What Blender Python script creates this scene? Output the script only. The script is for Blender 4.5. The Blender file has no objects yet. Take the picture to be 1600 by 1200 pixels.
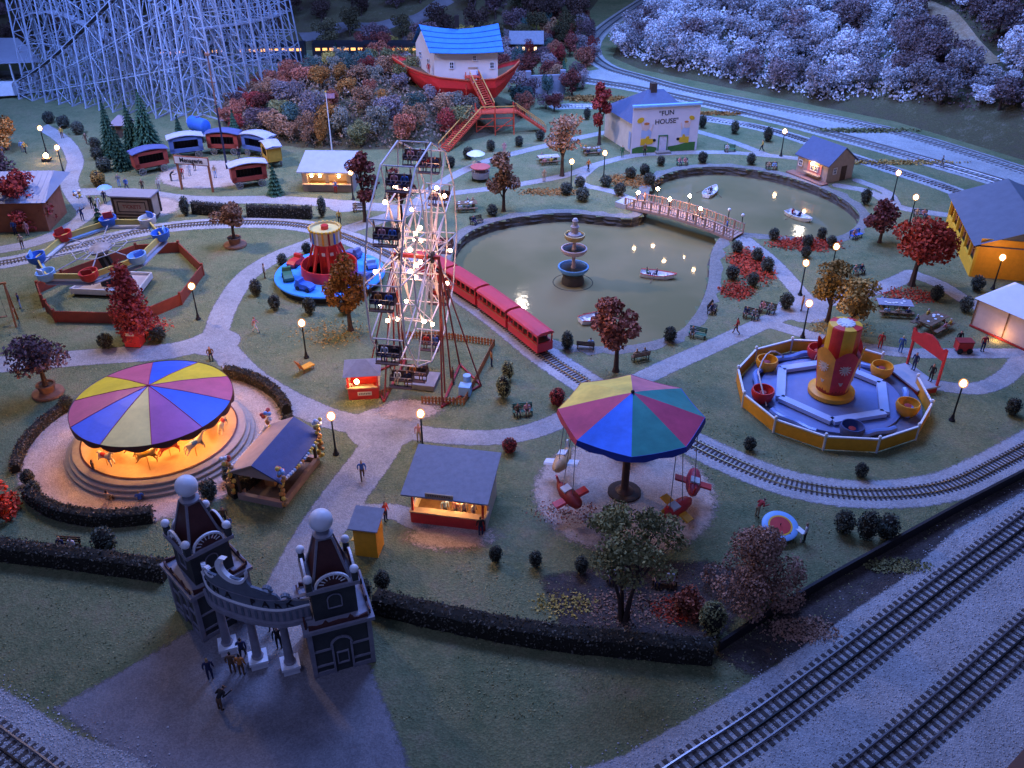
import bpy, math, random
import numpy as np
from mathutils import Vector, Matrix

scene = bpy.context.scene
random.seed(7)
RNG = np.random.default_rng(7)
R = math.radians
PI = math.pi

# ------------------------------------------------------------------ camera
FPX, PITCH, CAMH = 1420.0, R(32.5), 43.4        # focal length in photo pixels, downward tilt, height
cam_data = bpy.data.cameras.new('camera')
cam_data.sensor_width = 36.0
cam_data.lens = FPX / 1600.0 * 36.0
cam_data.clip_start = 1.0
cam_data.clip_end = 1200.0
cam = bpy.data.objects.new('camera', cam_data)
scene.collection.objects.link(cam)
cam.location = (0, 0, CAMH)
cam.rotation_euler = (PI / 2 - PITCH, 0, 0)
scene.camera = cam

# ------------------------------------------------------------------ dim exhibition-hall light
world = bpy.data.worlds.new('World')
scene.world = world
world.use_nodes = True
bg = world.node_tree.nodes['Background']
bg.inputs['Color'].default_value = (0.19, 0.26, 0.80, 1)
bg.inputs['Strength'].default_value = 0.23


def area(name, loc, aim, size, power, col, sy=None, spread=180):
    d = bpy.data.lights.new(name, 'AREA')
    d.shape = 'RECTANGLE' if sy else 'SQUARE'
    d.size = size
    if sy:
        d.size_y = sy
    d.energy = power
    d.color = col
    d.spread = R(spread)
    o = bpy.data.objects.new(name, d)
    scene.collection.objects.link(o)
    o.location = loc
    o.rotation_euler = (Vector(aim) - Vector(loc)).to_track_quat('-Z', 'Y').to_euler()
    return o


area('blue_hall_light', (0, 104, 80), (0, 120, 0), 50, 128000, (0.20, 0.32, 1.0), 36, 160)
area('blue_back_light', (30, 160, 92), (34, 160, 0), 30, 112000, (0.15, 0.33, 1.0), None, 140)
area('blue_coaster_light', (-80, 112, 60), (-60, 160, 8), 10, 34000, (0.16, 0.31, 1.0), None, 100)
area('warm_hall_light', (-66, 104, 58), (-8, 106, 0), 7, 17500, (1.0, 0.74, 0.62), None, 125)
area('front_hall_light', (-26, 6, 78), (-6, 62, 0), 16, 7500, (0.36, 0.44, 1.0), None, 150)
for hl_loc in ((815, 470), (1250, 352)):      # two small ceiling lamps of the hall, mirrored in the pond
    hu, hv = (hl_loc[0] - 800) / FPX, (hl_loc[1] - 600) / FPX
    hd = Vector((hu, math.cos(PITCH) - hv * math.sin(PITCH), math.sin(PITCH) + hv * math.cos(PITCH)))
    ht0 = (CAMH + 1.15) / hd.z
    pl = bpy.data.lights.new('hall_ceiling_lamp', 'POINT')
    pl.energy, pl.color, pl.shadow_soft_size = 5200, (1.0, 0.86, 0.70), 1.3
    po = bpy.data.objects.new('hall_ceiling_lamp', pl)
    scene.collection.objects.link(po)
    po.location = (hd.x * ht0 * 2.6, hd.y * ht0 * 2.6, hd.z * ht0 * 1.6)
scene.view_settings.view_transform = 'Standard'
scene.view_settings.look = 'None'
scene.view_settings.exposure = 0.0
scene.view_settings.gamma = 1.0
scene.render.engine = 'CYCLES'
scene.cycles.use_denoising = True
scene.cycles.max_bounces = 5
scene.cycles.diffuse_bounces = 2
scene.cycles.glossy_bounces = 2
scene.cycles.transparent_max_bounces = 8
scene.cycles.sample_clamp_indirect = 4.0
scene.cycles.sample_clamp_direct = 0.0


# ------------------------------------------------------------------ survey helpers
def P(px, py, z=0.0):
    """Point of the layout table (height z) that a surveyed photo pixel shows."""
    u, v = (px - 800) / FPX, (py - 600) / FPX
    dy, dz = math.cos(PITCH) - v * math.sin(PITCH), -math.sin(PITCH) - v * math.cos(PITCH)
    t = (z - CAMH) / dz
    return Vector((u * t, dy * t, z))


def smooth_line(pts, n=8):
    """Catmull-Rom through points."""
    pts = [Vector(p) for p in pts]
    ext = [2 * pts[0] - pts[1]] + pts + [2 * pts[-1] - pts[-2]]
    out = []
    for i in range(1, len(ext) - 2):
        a, b, c, d = ext[i - 1:i + 3]
        for k in range(n):
            t = k / n
            out.append(0.5 * ((2 * b) + (c - a) * t + (2 * a - 5 * b + 4 * c - d) * t * t + (3 * b - a - 3 * c + d) * t ** 3))
    out.append(pts[-1])
    return out


def resample(line, step):
    out, acc = [line[0].copy()], 0.0
    for a, b in zip(line, line[1:]):
        L = (b - a).length
        if L < 1e-9:
            continue
        s = step - acc
        while s <= L:
            out.append(a.lerp(b, s / L))
            s += step
        acc = L - (s - step)
    return out


# ------------------------------------------------------------------ mesh helpers
class MB:
    def __init__(self, T=None):
        self.v, self.f, self.T = [], [], T or Matrix()

    def add(self, vs, fs):
        b = len(self.v)
        T = self.T
        self.v += [tuple(T @ Vector(p)) for p in vs]
        self.f += [tuple(b + i for i in q) for q in fs]
        return self

    def box(self, c, s, rz=0.0):
        cx, cy, cz = c
        hx, hy, hz = s[0] / 2, s[1] / 2, s[2] / 2
        co, si = math.cos(rz), math.sin(rz)
        vs = []
        for z in (-hz, hz):
            for x, y in ((-hx, -hy), (hx, -hy), (hx, hy), (-hx, hy)):
                vs.append((cx + x * co - y * si, cy + x * si + y * co, cz + z))
        return self.add(vs, [(3, 2, 1, 0), (4, 5, 6, 7), (0, 1, 5, 4), (1, 2, 6, 5), (2, 3, 7, 6), (3, 0, 4, 7)])

    def bar(self, a, b, w, h=None):
        a, b = Vector(a), Vector(b)
        d = (b - a).normalized()
        up = Vector((0, 0, 1)) if abs(d.z) < 0.95 else Vector((0, 1, 0))
        s = d.cross(up).normalized() * w / 2
        t = s.cross(d).normalized() * (h or w) / 2
        vs = [a - s - t, a + s - t, a + s + t, a - s + t, b - s - t, b + s - t, b + s + t, b - s + t]
        return self.add(vs, [(0, 1, 2, 3), (7, 6, 5, 4), (4, 5, 1, 0), (5, 6, 2, 1), (6, 7, 3, 2), (7, 4, 0, 3)])

    def tube(self, pts, r, n=6):
        pts = [Vector(p) for p in pts]
        rs = r if isinstance(r, (list, tuple)) else [r] * len(pts)
        vs, fs = [], []
        for i, p in enumerate(pts):
            d = (pts[min(i + 1, len(pts) - 1)] - pts[max(i - 1, 0)]).normalized()
            up = Vector((0, 0, 1)) if abs(d.z) < 0.9 else Vector((1, 0, 0))
            s = d.cross(up).normalized()
            t = s.cross(d).normalized()
            for k in range(n):
                a = 2 * PI * k / n
                vs.append(p + s * math.cos(a) * rs[i] + t * math.sin(a) * rs[i])
        for i in range(len(pts) - 1):
            for k in range(n):
                q = (k + 1) % n
                fs.append((i * n + k, i * n + q, (i + 1) * n + q, (i + 1) * n + k))
        fs.append(tuple(range(n)))
        fs.append(tuple(reversed(range((len(pts) - 1) * n, len(pts) * n))))
        return self.add(vs, fs)

    def lathe(self, prof, n=24, c=(0, 0, 0), a0=0.0, a1=2 * PI, cap=True):
        full = abs(a1 - a0 - 2 * PI) < 1e-6
        m = n if full else n + 1
        vs, fs = [], []
        for r, z in prof:
            for k in range(m):
                a = a0 + (a1 - a0) * k / n
                vs.append((c[0] + r * math.cos(a), c[1] + r * math.sin(a), c[2] + z))
        for i in range(len(prof) - 1):
            for k in range(n):
                q = (k + 1) % m
                fs.append((i * m + k, i * m + q, (i + 1) * m + q, (i + 1) * m + k))
        if full and cap:
            if prof[0][0] > 1e-4:
                fs.append(tuple(reversed(range(m))))
            if prof[-1][0] > 1e-4:
                fs.append(tuple(range((len(prof) - 1) * m, len(prof) * m)))
        return self.add(vs, fs)

    def cyl(self, c, r, z0, z1, n=16, r1=None):
        return self.lathe([(r, z0), (r if r1 is None else r1, z1)], n, c)

    def sphere(self, c, r, n=12, m=8, sz=1.0):
        vs, fs = [], []
        for i in range(m + 1):
            t = PI * i / m
            for k in range(n):
                a = 2 * PI * k / n
                vs.append((c[0] + r * math.sin(t) * math.cos(a), c[1] + r * math.sin(t) * math.sin(a), c[2] - r * sz * math.cos(t)))
        for i in range(m):
            for k in range(n):
                q = (k + 1) % n
                fs.append((i * n + k, i * n + q, (i + 1) * n + q, (i + 1) * n + k))
        return self.add(vs, fs)

    def prism(self, poly, z0, z1):
        n = len(poly)
        vs = [(p[0], p[1], z0) for p in poly] + [(p[0], p[1], z1) for p in poly]
        fs = [tuple(reversed(range(n))), tuple(range(n, 2 * n))]
        fs += [(i, (i + 1) % n, n + (i + 1) % n, n + i) for i in range(n)]
        return self.add(vs, fs)

    def board(self, poly, y0, y1):
        """Outline in x,z given a thickness y0..y1."""
        n = len(poly)
        vs = [(p[0], y0, p[1]) for p in poly] + [(p[0], y1, p[1]) for p in poly]
        fs = [tuple(range(n)), tuple(reversed(range(n, 2 * n)))]
        fs += [((i + 1) % n, i, n + i, n + (i + 1) % n) for i in range(n)]
        return self.add(vs, fs)

    def mesh(self, name, mat, smooth=False):
        me = bpy.data.meshes.new(name)
        me.from_pydata(self.v, [], self.f)
        me.materials.append(mat)
        if smooth:
            me.shade_smooth()
            try:
                me.set_sharp_from_angle(angle=R(40))
            except Exception:
                pass
        me.update()
        return me

    def obj(self, name, mat, parent=None, smooth=False):
        return link(name, self.mesh(name, mat, smooth), parent)


def link(name, data, parent=None, loc=None, rz=None, scale=None):
    o = bpy.data.objects.new(name, data)
    scene.collection.objects.link(o)
    if parent is not None:
        o.parent = parent
    if loc is not None:
        o.location = loc
    if rz is not None:
        o.rotation_euler = (0, 0, rz)
    if scale is not None:
        o.scale = scale
    return o


def tag(o, label, cat, group=None, kind=None):
    o['label'] = label
    o['category'] = cat
    if group:
        o['group'] = group
    if kind:
        o['kind'] = kind
    return o


def thing(name, label, cat, loc, rz=0.0, group=None, scale=None):
    o = link(name, None, None, loc, rz, scale)
    o.empty_display_size = 0.3
    return tag(o, label, cat, group)


def structure(o, label=None):
    o['kind'] = 'structure'
    if label:
        o['label'] = label
    return o


def copy_tree(o, parent=None):
    c = o.copy()
    scene.collection.objects.link(c)
    c.parent = parent
    for ch in o.children:
        copy_tree(ch, c)
    return c


def recolour(o, mats):
    for i, m in enumerate(mats):
        if m is not None and i < len(o.material_slots):
            o.material_slots[i].link = 'OBJECT'
            o.material_slots[i].material = m


# ------------------------------------------------------------------ materials
_MATS = {}


def mat(name, col, rough=0.7, var=0.18, scale=1.5, bump=0.0, bscale=12.0, metal=0.0, emit=0.0, spec=0.4, ecol=None):
    if name in _MATS:
        return _MATS[name]
    m = bpy.data.materials.new(name)
    m.use_nodes = True
    nt = m.node_tree
    b = nt.nodes['Principled BSDF']
    b.inputs['Roughness'].default_value = rough
    b.inputs['Metallic'].default_value = metal
    b.inputs['Specular IOR Level'].default_value = spec
    tc = nt.nodes.new('ShaderNodeTexCoord')
    if var > 0:
        nz = nt.nodes.new('ShaderNodeTexNoise')
        nz.inputs['Scale'].default_value = scale
        nz.inputs['Detail'].default_value = 6
        nz.inputs['Roughness'].default_value = 0.65
        nt.links.new(tc.outputs['Object'], nz.inputs['Vector'])
        rp = nt.nodes.new('ShaderNodeValToRGB')
        rp.color_ramp.elements[0].position = 0.3
        rp.color_ramp.elements[1].position = 0.7
        rp.color_ramp.elements[0].color = tuple(c * (1 - var) for c in col[:3]) + (1,)
        rp.color_ramp.elements[1].color = tuple(min(1, c * (1 + var * 0.7)) for c in col[:3]) + (1,)
        nt.links.new(nz.outputs['Fac'], rp.inputs['Fac'])
        nt.links.new(rp.outputs['Color'], b.inputs['Base Color'])
    else:
        b.inputs['Base Color'].default_value = tuple(col[:3]) + (1,)
    if bump > 0:
        n2 = nt.nodes.new('ShaderNodeTexNoise')
        n2.inputs['Scale'].default_value = bscale
        n2.inputs['Detail'].default_value = 4
        nt.links.new(tc.outputs['Object'], n2.inputs['Vector'])
        bp = nt.nodes.new('ShaderNodeBump')
        bp.inputs['Strength'].default_value = bump
        bp.inputs['Distance'].default_value = 0.1
        nt.links.new(n2.outputs['Fac'], bp.inputs['Height'])
        nt.links.new(bp.outputs['Normal'], b.inputs['Normal'])
    if emit > 0:
        b.inputs['Emission Color'].default_value = tuple((ecol or col)[:3]) + (1,)
        b.inputs['Emission Strength'].default_value = emit
    _MATS[name] = m
    return m


def ground_mat(name, stops, scales=(0.12, 1.3, 9.0), mix=(0.45, 0.35, 0.2), bump=0.5, edge=False, rough=0.95, grain=1.0):
    """Loose model-railway scatter: several noise sizes through one colour ramp, optional ragged border."""
    m = bpy.data.materials.new(name)
    m.use_nodes = True
    nt = m.node_tree
    N, L = nt.nodes, nt.links
    b = N['Principled BSDF']
    b.inputs['Roughness'].default_value = rough
    b.inputs['Specular IOR Level'].default_value = 0.15
    geo = N.new('ShaderNodeNewGeometry')
    acc = None
    for s, w in zip(scales, mix):
        nz = N.new('ShaderNodeTexNoise')
        nz.inputs['Scale'].default_value = s
        nz.inputs['Detail'].default_value = 5
        nz.inputs['Roughness'].default_value = 0.7
        L.new(geo.outputs['Position'], nz.inputs['Vector'])
        mu = N.new('ShaderNodeMath')
        mu.operation = 'MULTIPLY'
        mu.inputs[1].default_value = w
        L.new(nz.outputs['Fac'], mu.inputs[0])
        if acc is None:
            acc = mu
        else:
            ad = N.new('ShaderNodeMath')
            L.new(acc.outputs[0], ad.inputs[0])
            L.new(mu.outputs[0], ad.inputs[1])
            acc = ad
        last = nz
    rp = N.new('ShaderNodeValToRGB')
    el = rp.color_ramp.elements
    while len(el) < len(stops):
        el.new(0.5)
    for e, (p, c) in zip(el, stops):
        e.position = p
        e.color = tuple(c) + (1,)
    L.new(acc.outputs[0], rp.inputs['Fac'])
    vo = N.new('ShaderNodeTexVoronoi')
    vo.inputs['Scale'].default_value = 8.0 * grain
    L.new(geo.outputs['Position'], vo.inputs['Vector'])
    hs = N.new('ShaderNodeHueSaturation')
    mr = N.new('ShaderNodeMapRange')
    mr.inputs['To Min'].default_value = 0.82
    mr.inputs['To Max'].default_value = 1.2
    sep = N.new('ShaderNodeSeparateColor')
    L.new(vo.outputs['Color'], sep.inputs[0])
    L.new(sep.outputs[0], mr.inputs['Value'])
    L.new(mr.outputs[0], hs.inputs['Value'])
    L.new(rp.outputs['Color'], hs.inputs['Color'])
    L.new(hs.outputs['Color'], b.inputs['Base Color'])
    bp = N.new('ShaderNodeBump')
    bp.inputs['Strength'].default_value = bump
    bp.inputs['Distance'].default_value = 0.12
    L.new(vo.outputs['Distance'], bp.inputs['Height'])
    L.new(bp.outputs['Normal'], b.inputs['Normal'])
    if edge:
        at = N.new('ShaderNodeAttribute')
        at.attribute_name = 'edge'
        nz = N.new('ShaderNodeTexNoise')
        nz.inputs['Scale'].default_value = 2.4
        nz.inputs['Detail'].default_value = 8
        nz.inputs['Roughness'].default_value = 0.85
        L.new(geo.outputs['Position'], nz.inputs['Vector'])
        ad = N.new('ShaderNodeMath')
        ad.operation = 'ADD'
        L.new(at.outputs['Fac'], ad.inputs[0])
        L.new(nz.outputs['Fac'], ad.inputs[1])
        mr2 = N.new('ShaderNodeMapRange')
        mr2.inputs['From Min'].default_value = 0.78
        mr2.inputs['From Max'].default_value = 0.98
        L.new(ad.outputs[0], mr2.inputs['Value'])
        tr = N.new('ShaderNodeBsdfTransparent')
        mx = N.new('ShaderNodeMixShader')
        L.new(mr2.outputs[0], mx.inputs[0])
        L.new(tr.outputs[0], mx.inputs[1])
        L.new(b.outputs[0], mx.inputs[2])
        L.new(mx.outputs[0], N['Material Output'].inputs['Surface'])
    _MATS[name] = m
    return m


def leaf_mat(name, c0, c1, rough=0.9):
    """Leaf flakes: the 'rnd' value of each flake picks a shade between c0 and c1."""
    m = bpy.data.materials.new(name)
    m.use_nodes = True
    N, L = m.node_tree.nodes, m.node_tree.links
    b = N['Principled BSDF']
    b.inputs['Roughness'].default_value = rough
    b.inputs['Specular IOR Level'].default_value = 0.15
    at = N.new('ShaderNodeAttribute')
    at.attribute_name = 'rnd'
    rp = N.new('ShaderNodeValToRGB')
    rp.color_ramp.elements[0].color = tuple(c0) + (1,)
    rp.color_ramp.elements[1].color = tuple(c1) + (1,)
    L.new(at.outputs['Fac'], rp.inputs['Fac'])
    oi = N.new('ShaderNodeObjectInfo')
    mr = N.new('ShaderNodeMapRange')
    mr.inputs['To Min'].default_value = 0.68
    mr.inputs['To Max'].default_value = 1.4
    L.new(oi.outputs['Random'], mr.inputs['Value'])
    hs = N.new('ShaderNodeHueSaturation')
    L.new(mr.outputs[0], hs.inputs['Value'])
    L.new(rp.outputs['Color'], hs.inputs['Color'])
    L.new(hs.outputs['Color'], b.inputs['Base Color'])
    _MATS[name] = m
    return m


def glow(name, col, s):
    m = bpy.data.materials.new(name)
    m.use_nodes = True
    b = m.node_tree.nodes['Principled BSDF']
    b.inputs['Base Color'].default_value = (0.9, 0.85, 0.75, 1)
    b.inputs['Emission Color'].default_value = tuple(col) + (1,)
    b.inputs['Emission Strength'].default_value = s
    _MATS[name] = m
    return m


def lamp_halo(name, col, s, clear):
    """Frosted amber glass round a bulb: part see-through, part glowing."""
    m = bpy.data.materials.new(name)
    m.use_nodes = True
    N, L = m.node_tree.nodes, m.node_tree.links
    e = N.new('ShaderNodeEmission')
    e.inputs['Color'].default_value = tuple(col) + (1,)
    e.inputs['Strength'].default_value = s
    t = N.new('ShaderNodeBsdfTransparent')
    mx = N.new('ShaderNodeMixShader')
    mx.inputs[0].default_value = 1 - clear
    L.new(t.outputs[0], mx.inputs[1])
    L.new(e.outputs[0], mx.inputs[2])
    L.new(mx.outputs[0], N['Material Output'].inputs['Surface'])
    return m


# palette
HALOGLOBE = lamp_halo('amber_lamp_halo', (1.0, 0.40, 0.12), 1.6, 0.62)  # orange halo of the lamps, put into a glowing shell
WHITE = mat('white_paint', (0.72, 0.72, 0.72), 0.5, 0.1, 2)
OFFWHITE = mat('cream_paint', (0.66, 0.60, 0.50), 0.6, 0.12, 1)
BLACK = mat('black_iron', (0.012, 0.012, 0.014), 0.45, 0.2, 3)
DARK = mat('dark_interior', (0.015, 0.012, 0.012), 0.9, 0.2, 2)
STEEL = mat('rail_steel', (0.42, 0.40, 0.40), 0.28, 0.2, 1, metal=0.9)
BRONZE = mat('rail_brass', (0.42, 0.30, 0.16), 0.35, 0.2, 1, metal=0.8)
TIE = mat('sleeper_brown', (0.075, 0.062, 0.056), 0.9, 0.35, 2, 0.4, 20)
ROOFGREY = mat('grey_felt_roof', (0.22, 0.23, 0.27), 0.85, 0.15, 2.5, 0.25, 40)
ROOFWHITE = mat('pale_roof', (0.36, 0.38, 0.44), 0.8, 0.08, 1.2, 0.15, 30)
ROOFBLUE = mat('navy_roof', (0.055, 0.075, 0.19), 0.7, 0.15, 2, 0.2, 40)
TAN = mat('tan_board', (0.42, 0.30, 0.19), 0.75, 0.15, 2)
WOOD = mat('brown_wood', (0.20, 0.115, 0.06), 0.8, 0.3, 3, 0.2, 20)
DKWOOD = mat('dark_wood', (0.07, 0.045, 0.03), 0.85, 0.3, 3, 0.2, 20)
RED = mat('red_paint', (0.62, 0.04, 0.035), 0.45, 0.15, 2)
DKRED = mat('dark_red_paint', (0.30, 0.026, 0.022), 0.55, 0.2, 2)
YELLOW = mat('yellow_paint', (0.80, 0.45, 0.03), 0.5, 0.12, 2)
AMBER = mat('amber_paint', (0.80, 0.34, 0.02), 0.5, 0.12, 2)
BLUE = mat('blue_paint', (0.05, 0.17, 0.62), 0.45, 0.12, 2)
LTBLUE = mat('light_blue_paint', (0.25, 0.48, 0.78), 0.45, 0.1, 2)
GREENP = mat('green_paint', (0.05, 0.17, 0.09), 0.5, 0.2, 2)
STONE = mat('grey_stone', (0.24, 0.22, 0.19), 0.9, 0.3, 2.5, 0.4, 10)
GLASS = mat('dark_window_glass', (0.02, 0.02, 0.03), 0.1, 0.0, spec=0.6)
SKIN = mat('skin', (0.50, 0.28, 0.19), 0.7, 0.05)
GLOBE = glow('lit_globe', (1.0, 0.60, 0.28), 150)
BULB = glow('lit_bulb', (1.0, 0.60, 0.34), 60)
HOTBULB = glow('lit_stall_bulb', (1.0, 0.54, 0.20), 110)
# ------------------------------------------------------------------ the table top: lawns, paths, pond, hills
def seg_dist(X, Y, line):
    d = np.full(X.shape, 1e9)
    for a, b in zip(line, line[1:]):
        ax, ay, bx, by = a[0], a[1], b[0], b[1]
        dx, dy = bx - ax, by - ay
        L2 = dx * dx + dy * dy + 1e-12
        t = np.clip(((X - ax) * dx + (Y - ay) * dy) / L2, 0, 1)
        d = np.minimum(d, np.hypot(X - ax - t * dx, Y - ay - t * dy))
    return d


def poly_sdf(X, Y, poly):
    d = seg_dist(X, Y, list(poly) + [poly[0]])
    inside = np.zeros(X.shape, bool)
    n = len(poly)
    for i in range(n):
        x0, y0, x1, y1 = poly[i][0], poly[i][1], poly[(i + 1) % n][0], poly[(i + 1) % n][1]
        if y0 == y1:
            continue
        c = (y0 > Y) != (y1 > Y)
        inside ^= c & (X < (x1 - x0) * (Y - y0) / (y1 - y0) + x0)
    return np.where(inside, -d, d)


def W(*pix):
    return [P(a, b) for a, b in pix]


def grid_sheet(name, fn, bbox, cell, z, material, soft=0.9, keep=0.0):
    """Sheet covering fn<keep on a fine grid, with an 'edge' value that fades its border raggedly."""
    xs = np.arange(bbox[0], bbox[1] + cell, cell)
    ys = np.arange(bbox[2], bbox[3] + cell, cell)
    X, Y = np.meshgrid(xs, ys)
    S = fn(X, Y)
    ok = S < keep
    c = ok[:-1, :-1] | ok[1:, :-1] | ok[:-1, 1:] | ok[1:, 1:]
    idx = np.full(X.shape, -1)
    jj, ii = np.nonzero(c)
    used = np.zeros(X.shape, bool)
    for dj in (0, 1):
        for di in (0, 1):
            used[jj + dj, ii + di] = True
    idx[used] = np.arange(used.sum())
    Z = np.full(used.sum(), z) if not callable(z) else z(X[used], Y[used])
    V = np.stack([X[used], Y[used], Z], 1)
    Fc = np.stack([idx[jj, ii], idx[jj, ii + 1], idx[jj + 1, ii + 1], idx[jj + 1, ii]], 1)
    me = bpy.data.meshes.new(name)
    me.from_pydata(V.tolist(), [], Fc.tolist())
    at = me.attributes.new('edge', 'FLOAT', 'POINT')
    at.data.foreach_set('value', np.clip((keep - S[used]) / soft, 0, 1).astype(np.float32))
    me.materials.append(material)
    o = link(name, me)
    return structure(o)


GRASS = ground_mat('lawn_scatter', [(0.30, (0.070, 0.092, 0.046)), (0.42, (0.125, 0.150, 0.068)), (0.53, (0.185, 0.188, 0.088)), (0.66, (0.245, 0.195, 0.110))],
                   scales=(0.16, 0.9, 7.0), mix=(0.5, 0.32, 0.18), bump=0.5)
PATHM = ground_mat('path_grit', [(0.36, (0.24, 0.225, 0.21)), (0.5, (0.33, 0.31, 0.29)), (0.62, (0.40, 0.37, 0.34))], scales=(0.3, 2.0, 12.0), bump=0.3, edge=True, grain=1.5)
PLAZAM = ground_mat('entrance_grit', [(0.36, (0.16, 0.15, 0.155)), (0.5, (0.22, 0.205, 0.21)), (0.62, (0.27, 0.25, 0.245))], scales=(0.15, 1.0, 12.0), bump=0.25, edge=True, grain=1.5)
SANDLIGHTM = ground_mat('pink_sand_and_light', [(0.36, (0.36, 0.26, 0.20)), (0.5, (0.47, 0.36, 0.28)), (0.62, (0.52, 0.41, 0.33))], scales=(0.3, 2.0, 12.0), bump=0.3, edge=True, grain=1.5)
BALLASTM = ground_mat('ballast_chips', [(0.36, (0.27, 0.26, 0.25)), (0.5, (0.37, 0.36, 0.35)), (0.62, (0.45, 0.44, 0.43))], scales=(0.4, 3.0, 14.0), bump=0.4, edge=True, grain=1.2)
EARTHM = ground_mat('hill_earth', [(0.32, (0.045, 0.036, 0.022)), (0.46, (0.105, 0.084, 0.050)), (0.55, (0.095, 0.086, 0.040)), (0.66, (0.20, 0.165, 0.115))], scales=(0.09, 0.5, 4.0), bump=0.6)

# ---- pond outline (bank edge)
POND_PX = [(703, 412), (710, 388), (735, 362), (790, 343), (875, 333), (930, 337), (985, 341), (1006, 332), (1012, 312), (1018, 290), (1040, 272),
           (1090, 262), (1150, 262), (1220, 274), (1290, 297), (1333, 323), (1343, 344), (1322, 365), (1280, 374), (1230, 370), (1185, 366), (1150, 364),
           (1126, 371), (1111, 398), (1107, 440), (1097, 472), (1082, 497), (1058, 520), (1000, 538), (930, 542), (880, 536), (840, 520), (790, 488), (738, 452), (712, 432)]
_p = W(*POND_PX)
POND = [v for v in smooth_line(_p + [_p[0]], 6)][:-1]
WATER_Z = -1.15


def f_ground(X, Y):
    return -poly_sdf(X, Y, POND) + 0.45


grid_sheet('ground', f_ground, (-150, 150, 14, 300), 0.75, 0.0, GRASS)

# bank wall and stone lip, as one rim
bank, lip = MB(), MB()
n = len(POND)
cen = sum(POND, Vector()) / n
nrm = []
for i in range(n):
    d = (POND[(i + 1) % n] - POND[i - 1]).normalized()
    nrm.append(Vector((d.y, -d.x, 0)))
area2 = sum(POND[i].x * POND[(i + 1) % n].y - POND[(i + 1) % n].x * POND[i].y for i in range(n))
sgn = 1 if area2 > 0 else -1
vs, fs, lv, lf = [], [], [], []
for i in range(n):
    p, q = POND[i], nrm[i] * sgn
    j = 0.1 * math.sin(i * 1.7) + 0.08 * math.sin(i * 4.1)
    for off, z in ((-0.02, 0.05), (-0.10 + j * .5, -0.28), (0.02 - j * .6, -0.34), (-0.12 + j, -0.75), (-0.04 - j * .4, -0.8), (-0.2, -1.6)):
        vs.append(p + q * off + Vector((0, 0, z)))
    for off, z in ((-0.02, 0.055), (0.5 + j, 0.075), (1.35 + 2 * j, 0.02)):
        lv.append(p + q * off + Vector((0, 0, z)))
for i in range(n):
    k = (i + 1) % n
    for a in range(5):
        fs.append((i * 6 + a, i * 6 + a + 1, k * 6 + a + 1, k * 6 + a))
    for a in range(2):
        lf.append((i * 3 + a, k * 3 + a, k * 3 + a + 1, i * 3 + a + 1))
bank.add(vs, fs)
lip.add(lv, lf)
BANKM = mat('bank_rock', (0.10, 0.09, 0.075), 0.9, 0.4, 0.9, 0.8, 3)
structure(bank.obj('pond_bank_wall', BANKM))
LIPM = ground_mat('bank_gravel', [(0.34, (0.15, 0.14, 0.12)), (0.5, (0.22, 0.20, 0.17)), (0.64, (0.27, 0.24, 0.21))], scales=(0.3, 1.5, 9), bump=0.4)
structure(lip.obj('pond_bank', LIPM))


def water_material():
    m = bpy.data.materials.new('murky_water')
    m.use_nodes = True
    N, L = m.node_tree.nodes, m.node_tree.links
    b = N['Principled BSDF']
    b.inputs['Roughness'].default_value = 0.06
    b.inputs['IOR'].default_value = 1.33
    g = N.new('ShaderNodeNewGeometry')
    nz = N.new('ShaderNodeTexNoise')
    nz.inputs['Scale'].default_value = 0.09
    nz.inputs['Detail'].default_value = 3
    L.new(g.outputs['Position'], nz.inputs['Vector'])
    rp = N.new('ShaderNodeValToRGB')
    rp.color_ramp.elements[0].position, rp.color_ramp.elements[1].position = 0.38, 0.62
    rp.color_ramp.elements[0].color = (0.180, 0.162, 0.070, 1)
    rp.color_ramp.elements[1].color = (0.250, 0.205, 0.095, 1)
    L.new(nz.outputs['Fac'], rp.inputs['Fac'])
    L.new(rp.outputs['Color'], b.inputs['Base Color'])
    n2 = N.new('ShaderNodeTexNoise')
    n2.inputs['Scale'].default_value = 1.6
    n2.inputs['Detail'].default_value = 2
    L.new(g.outputs['Position'], n2.inputs['Vector'])
    bp = N.new('ShaderNodeBump')
    bp.inputs['Strength'].default_value = 0.10
    bp.inputs['Distance'].default_value = 0.05
    L.new(n2.outputs['Fac'], bp.inputs['Height'])
    L.new(bp.outputs['Normal'], b.inputs['Normal'])
    return m


wm = MB()
wm.add([p + Vector((0, 0, WATER_Z)) + nrm[i] * sgn * 0.1 for i, p in enumerate(POND)], [tuple(range(n)) if sgn > 0 else tuple(reversed(range(n)))])
structure(wm.obj('water', water_material()))

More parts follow.
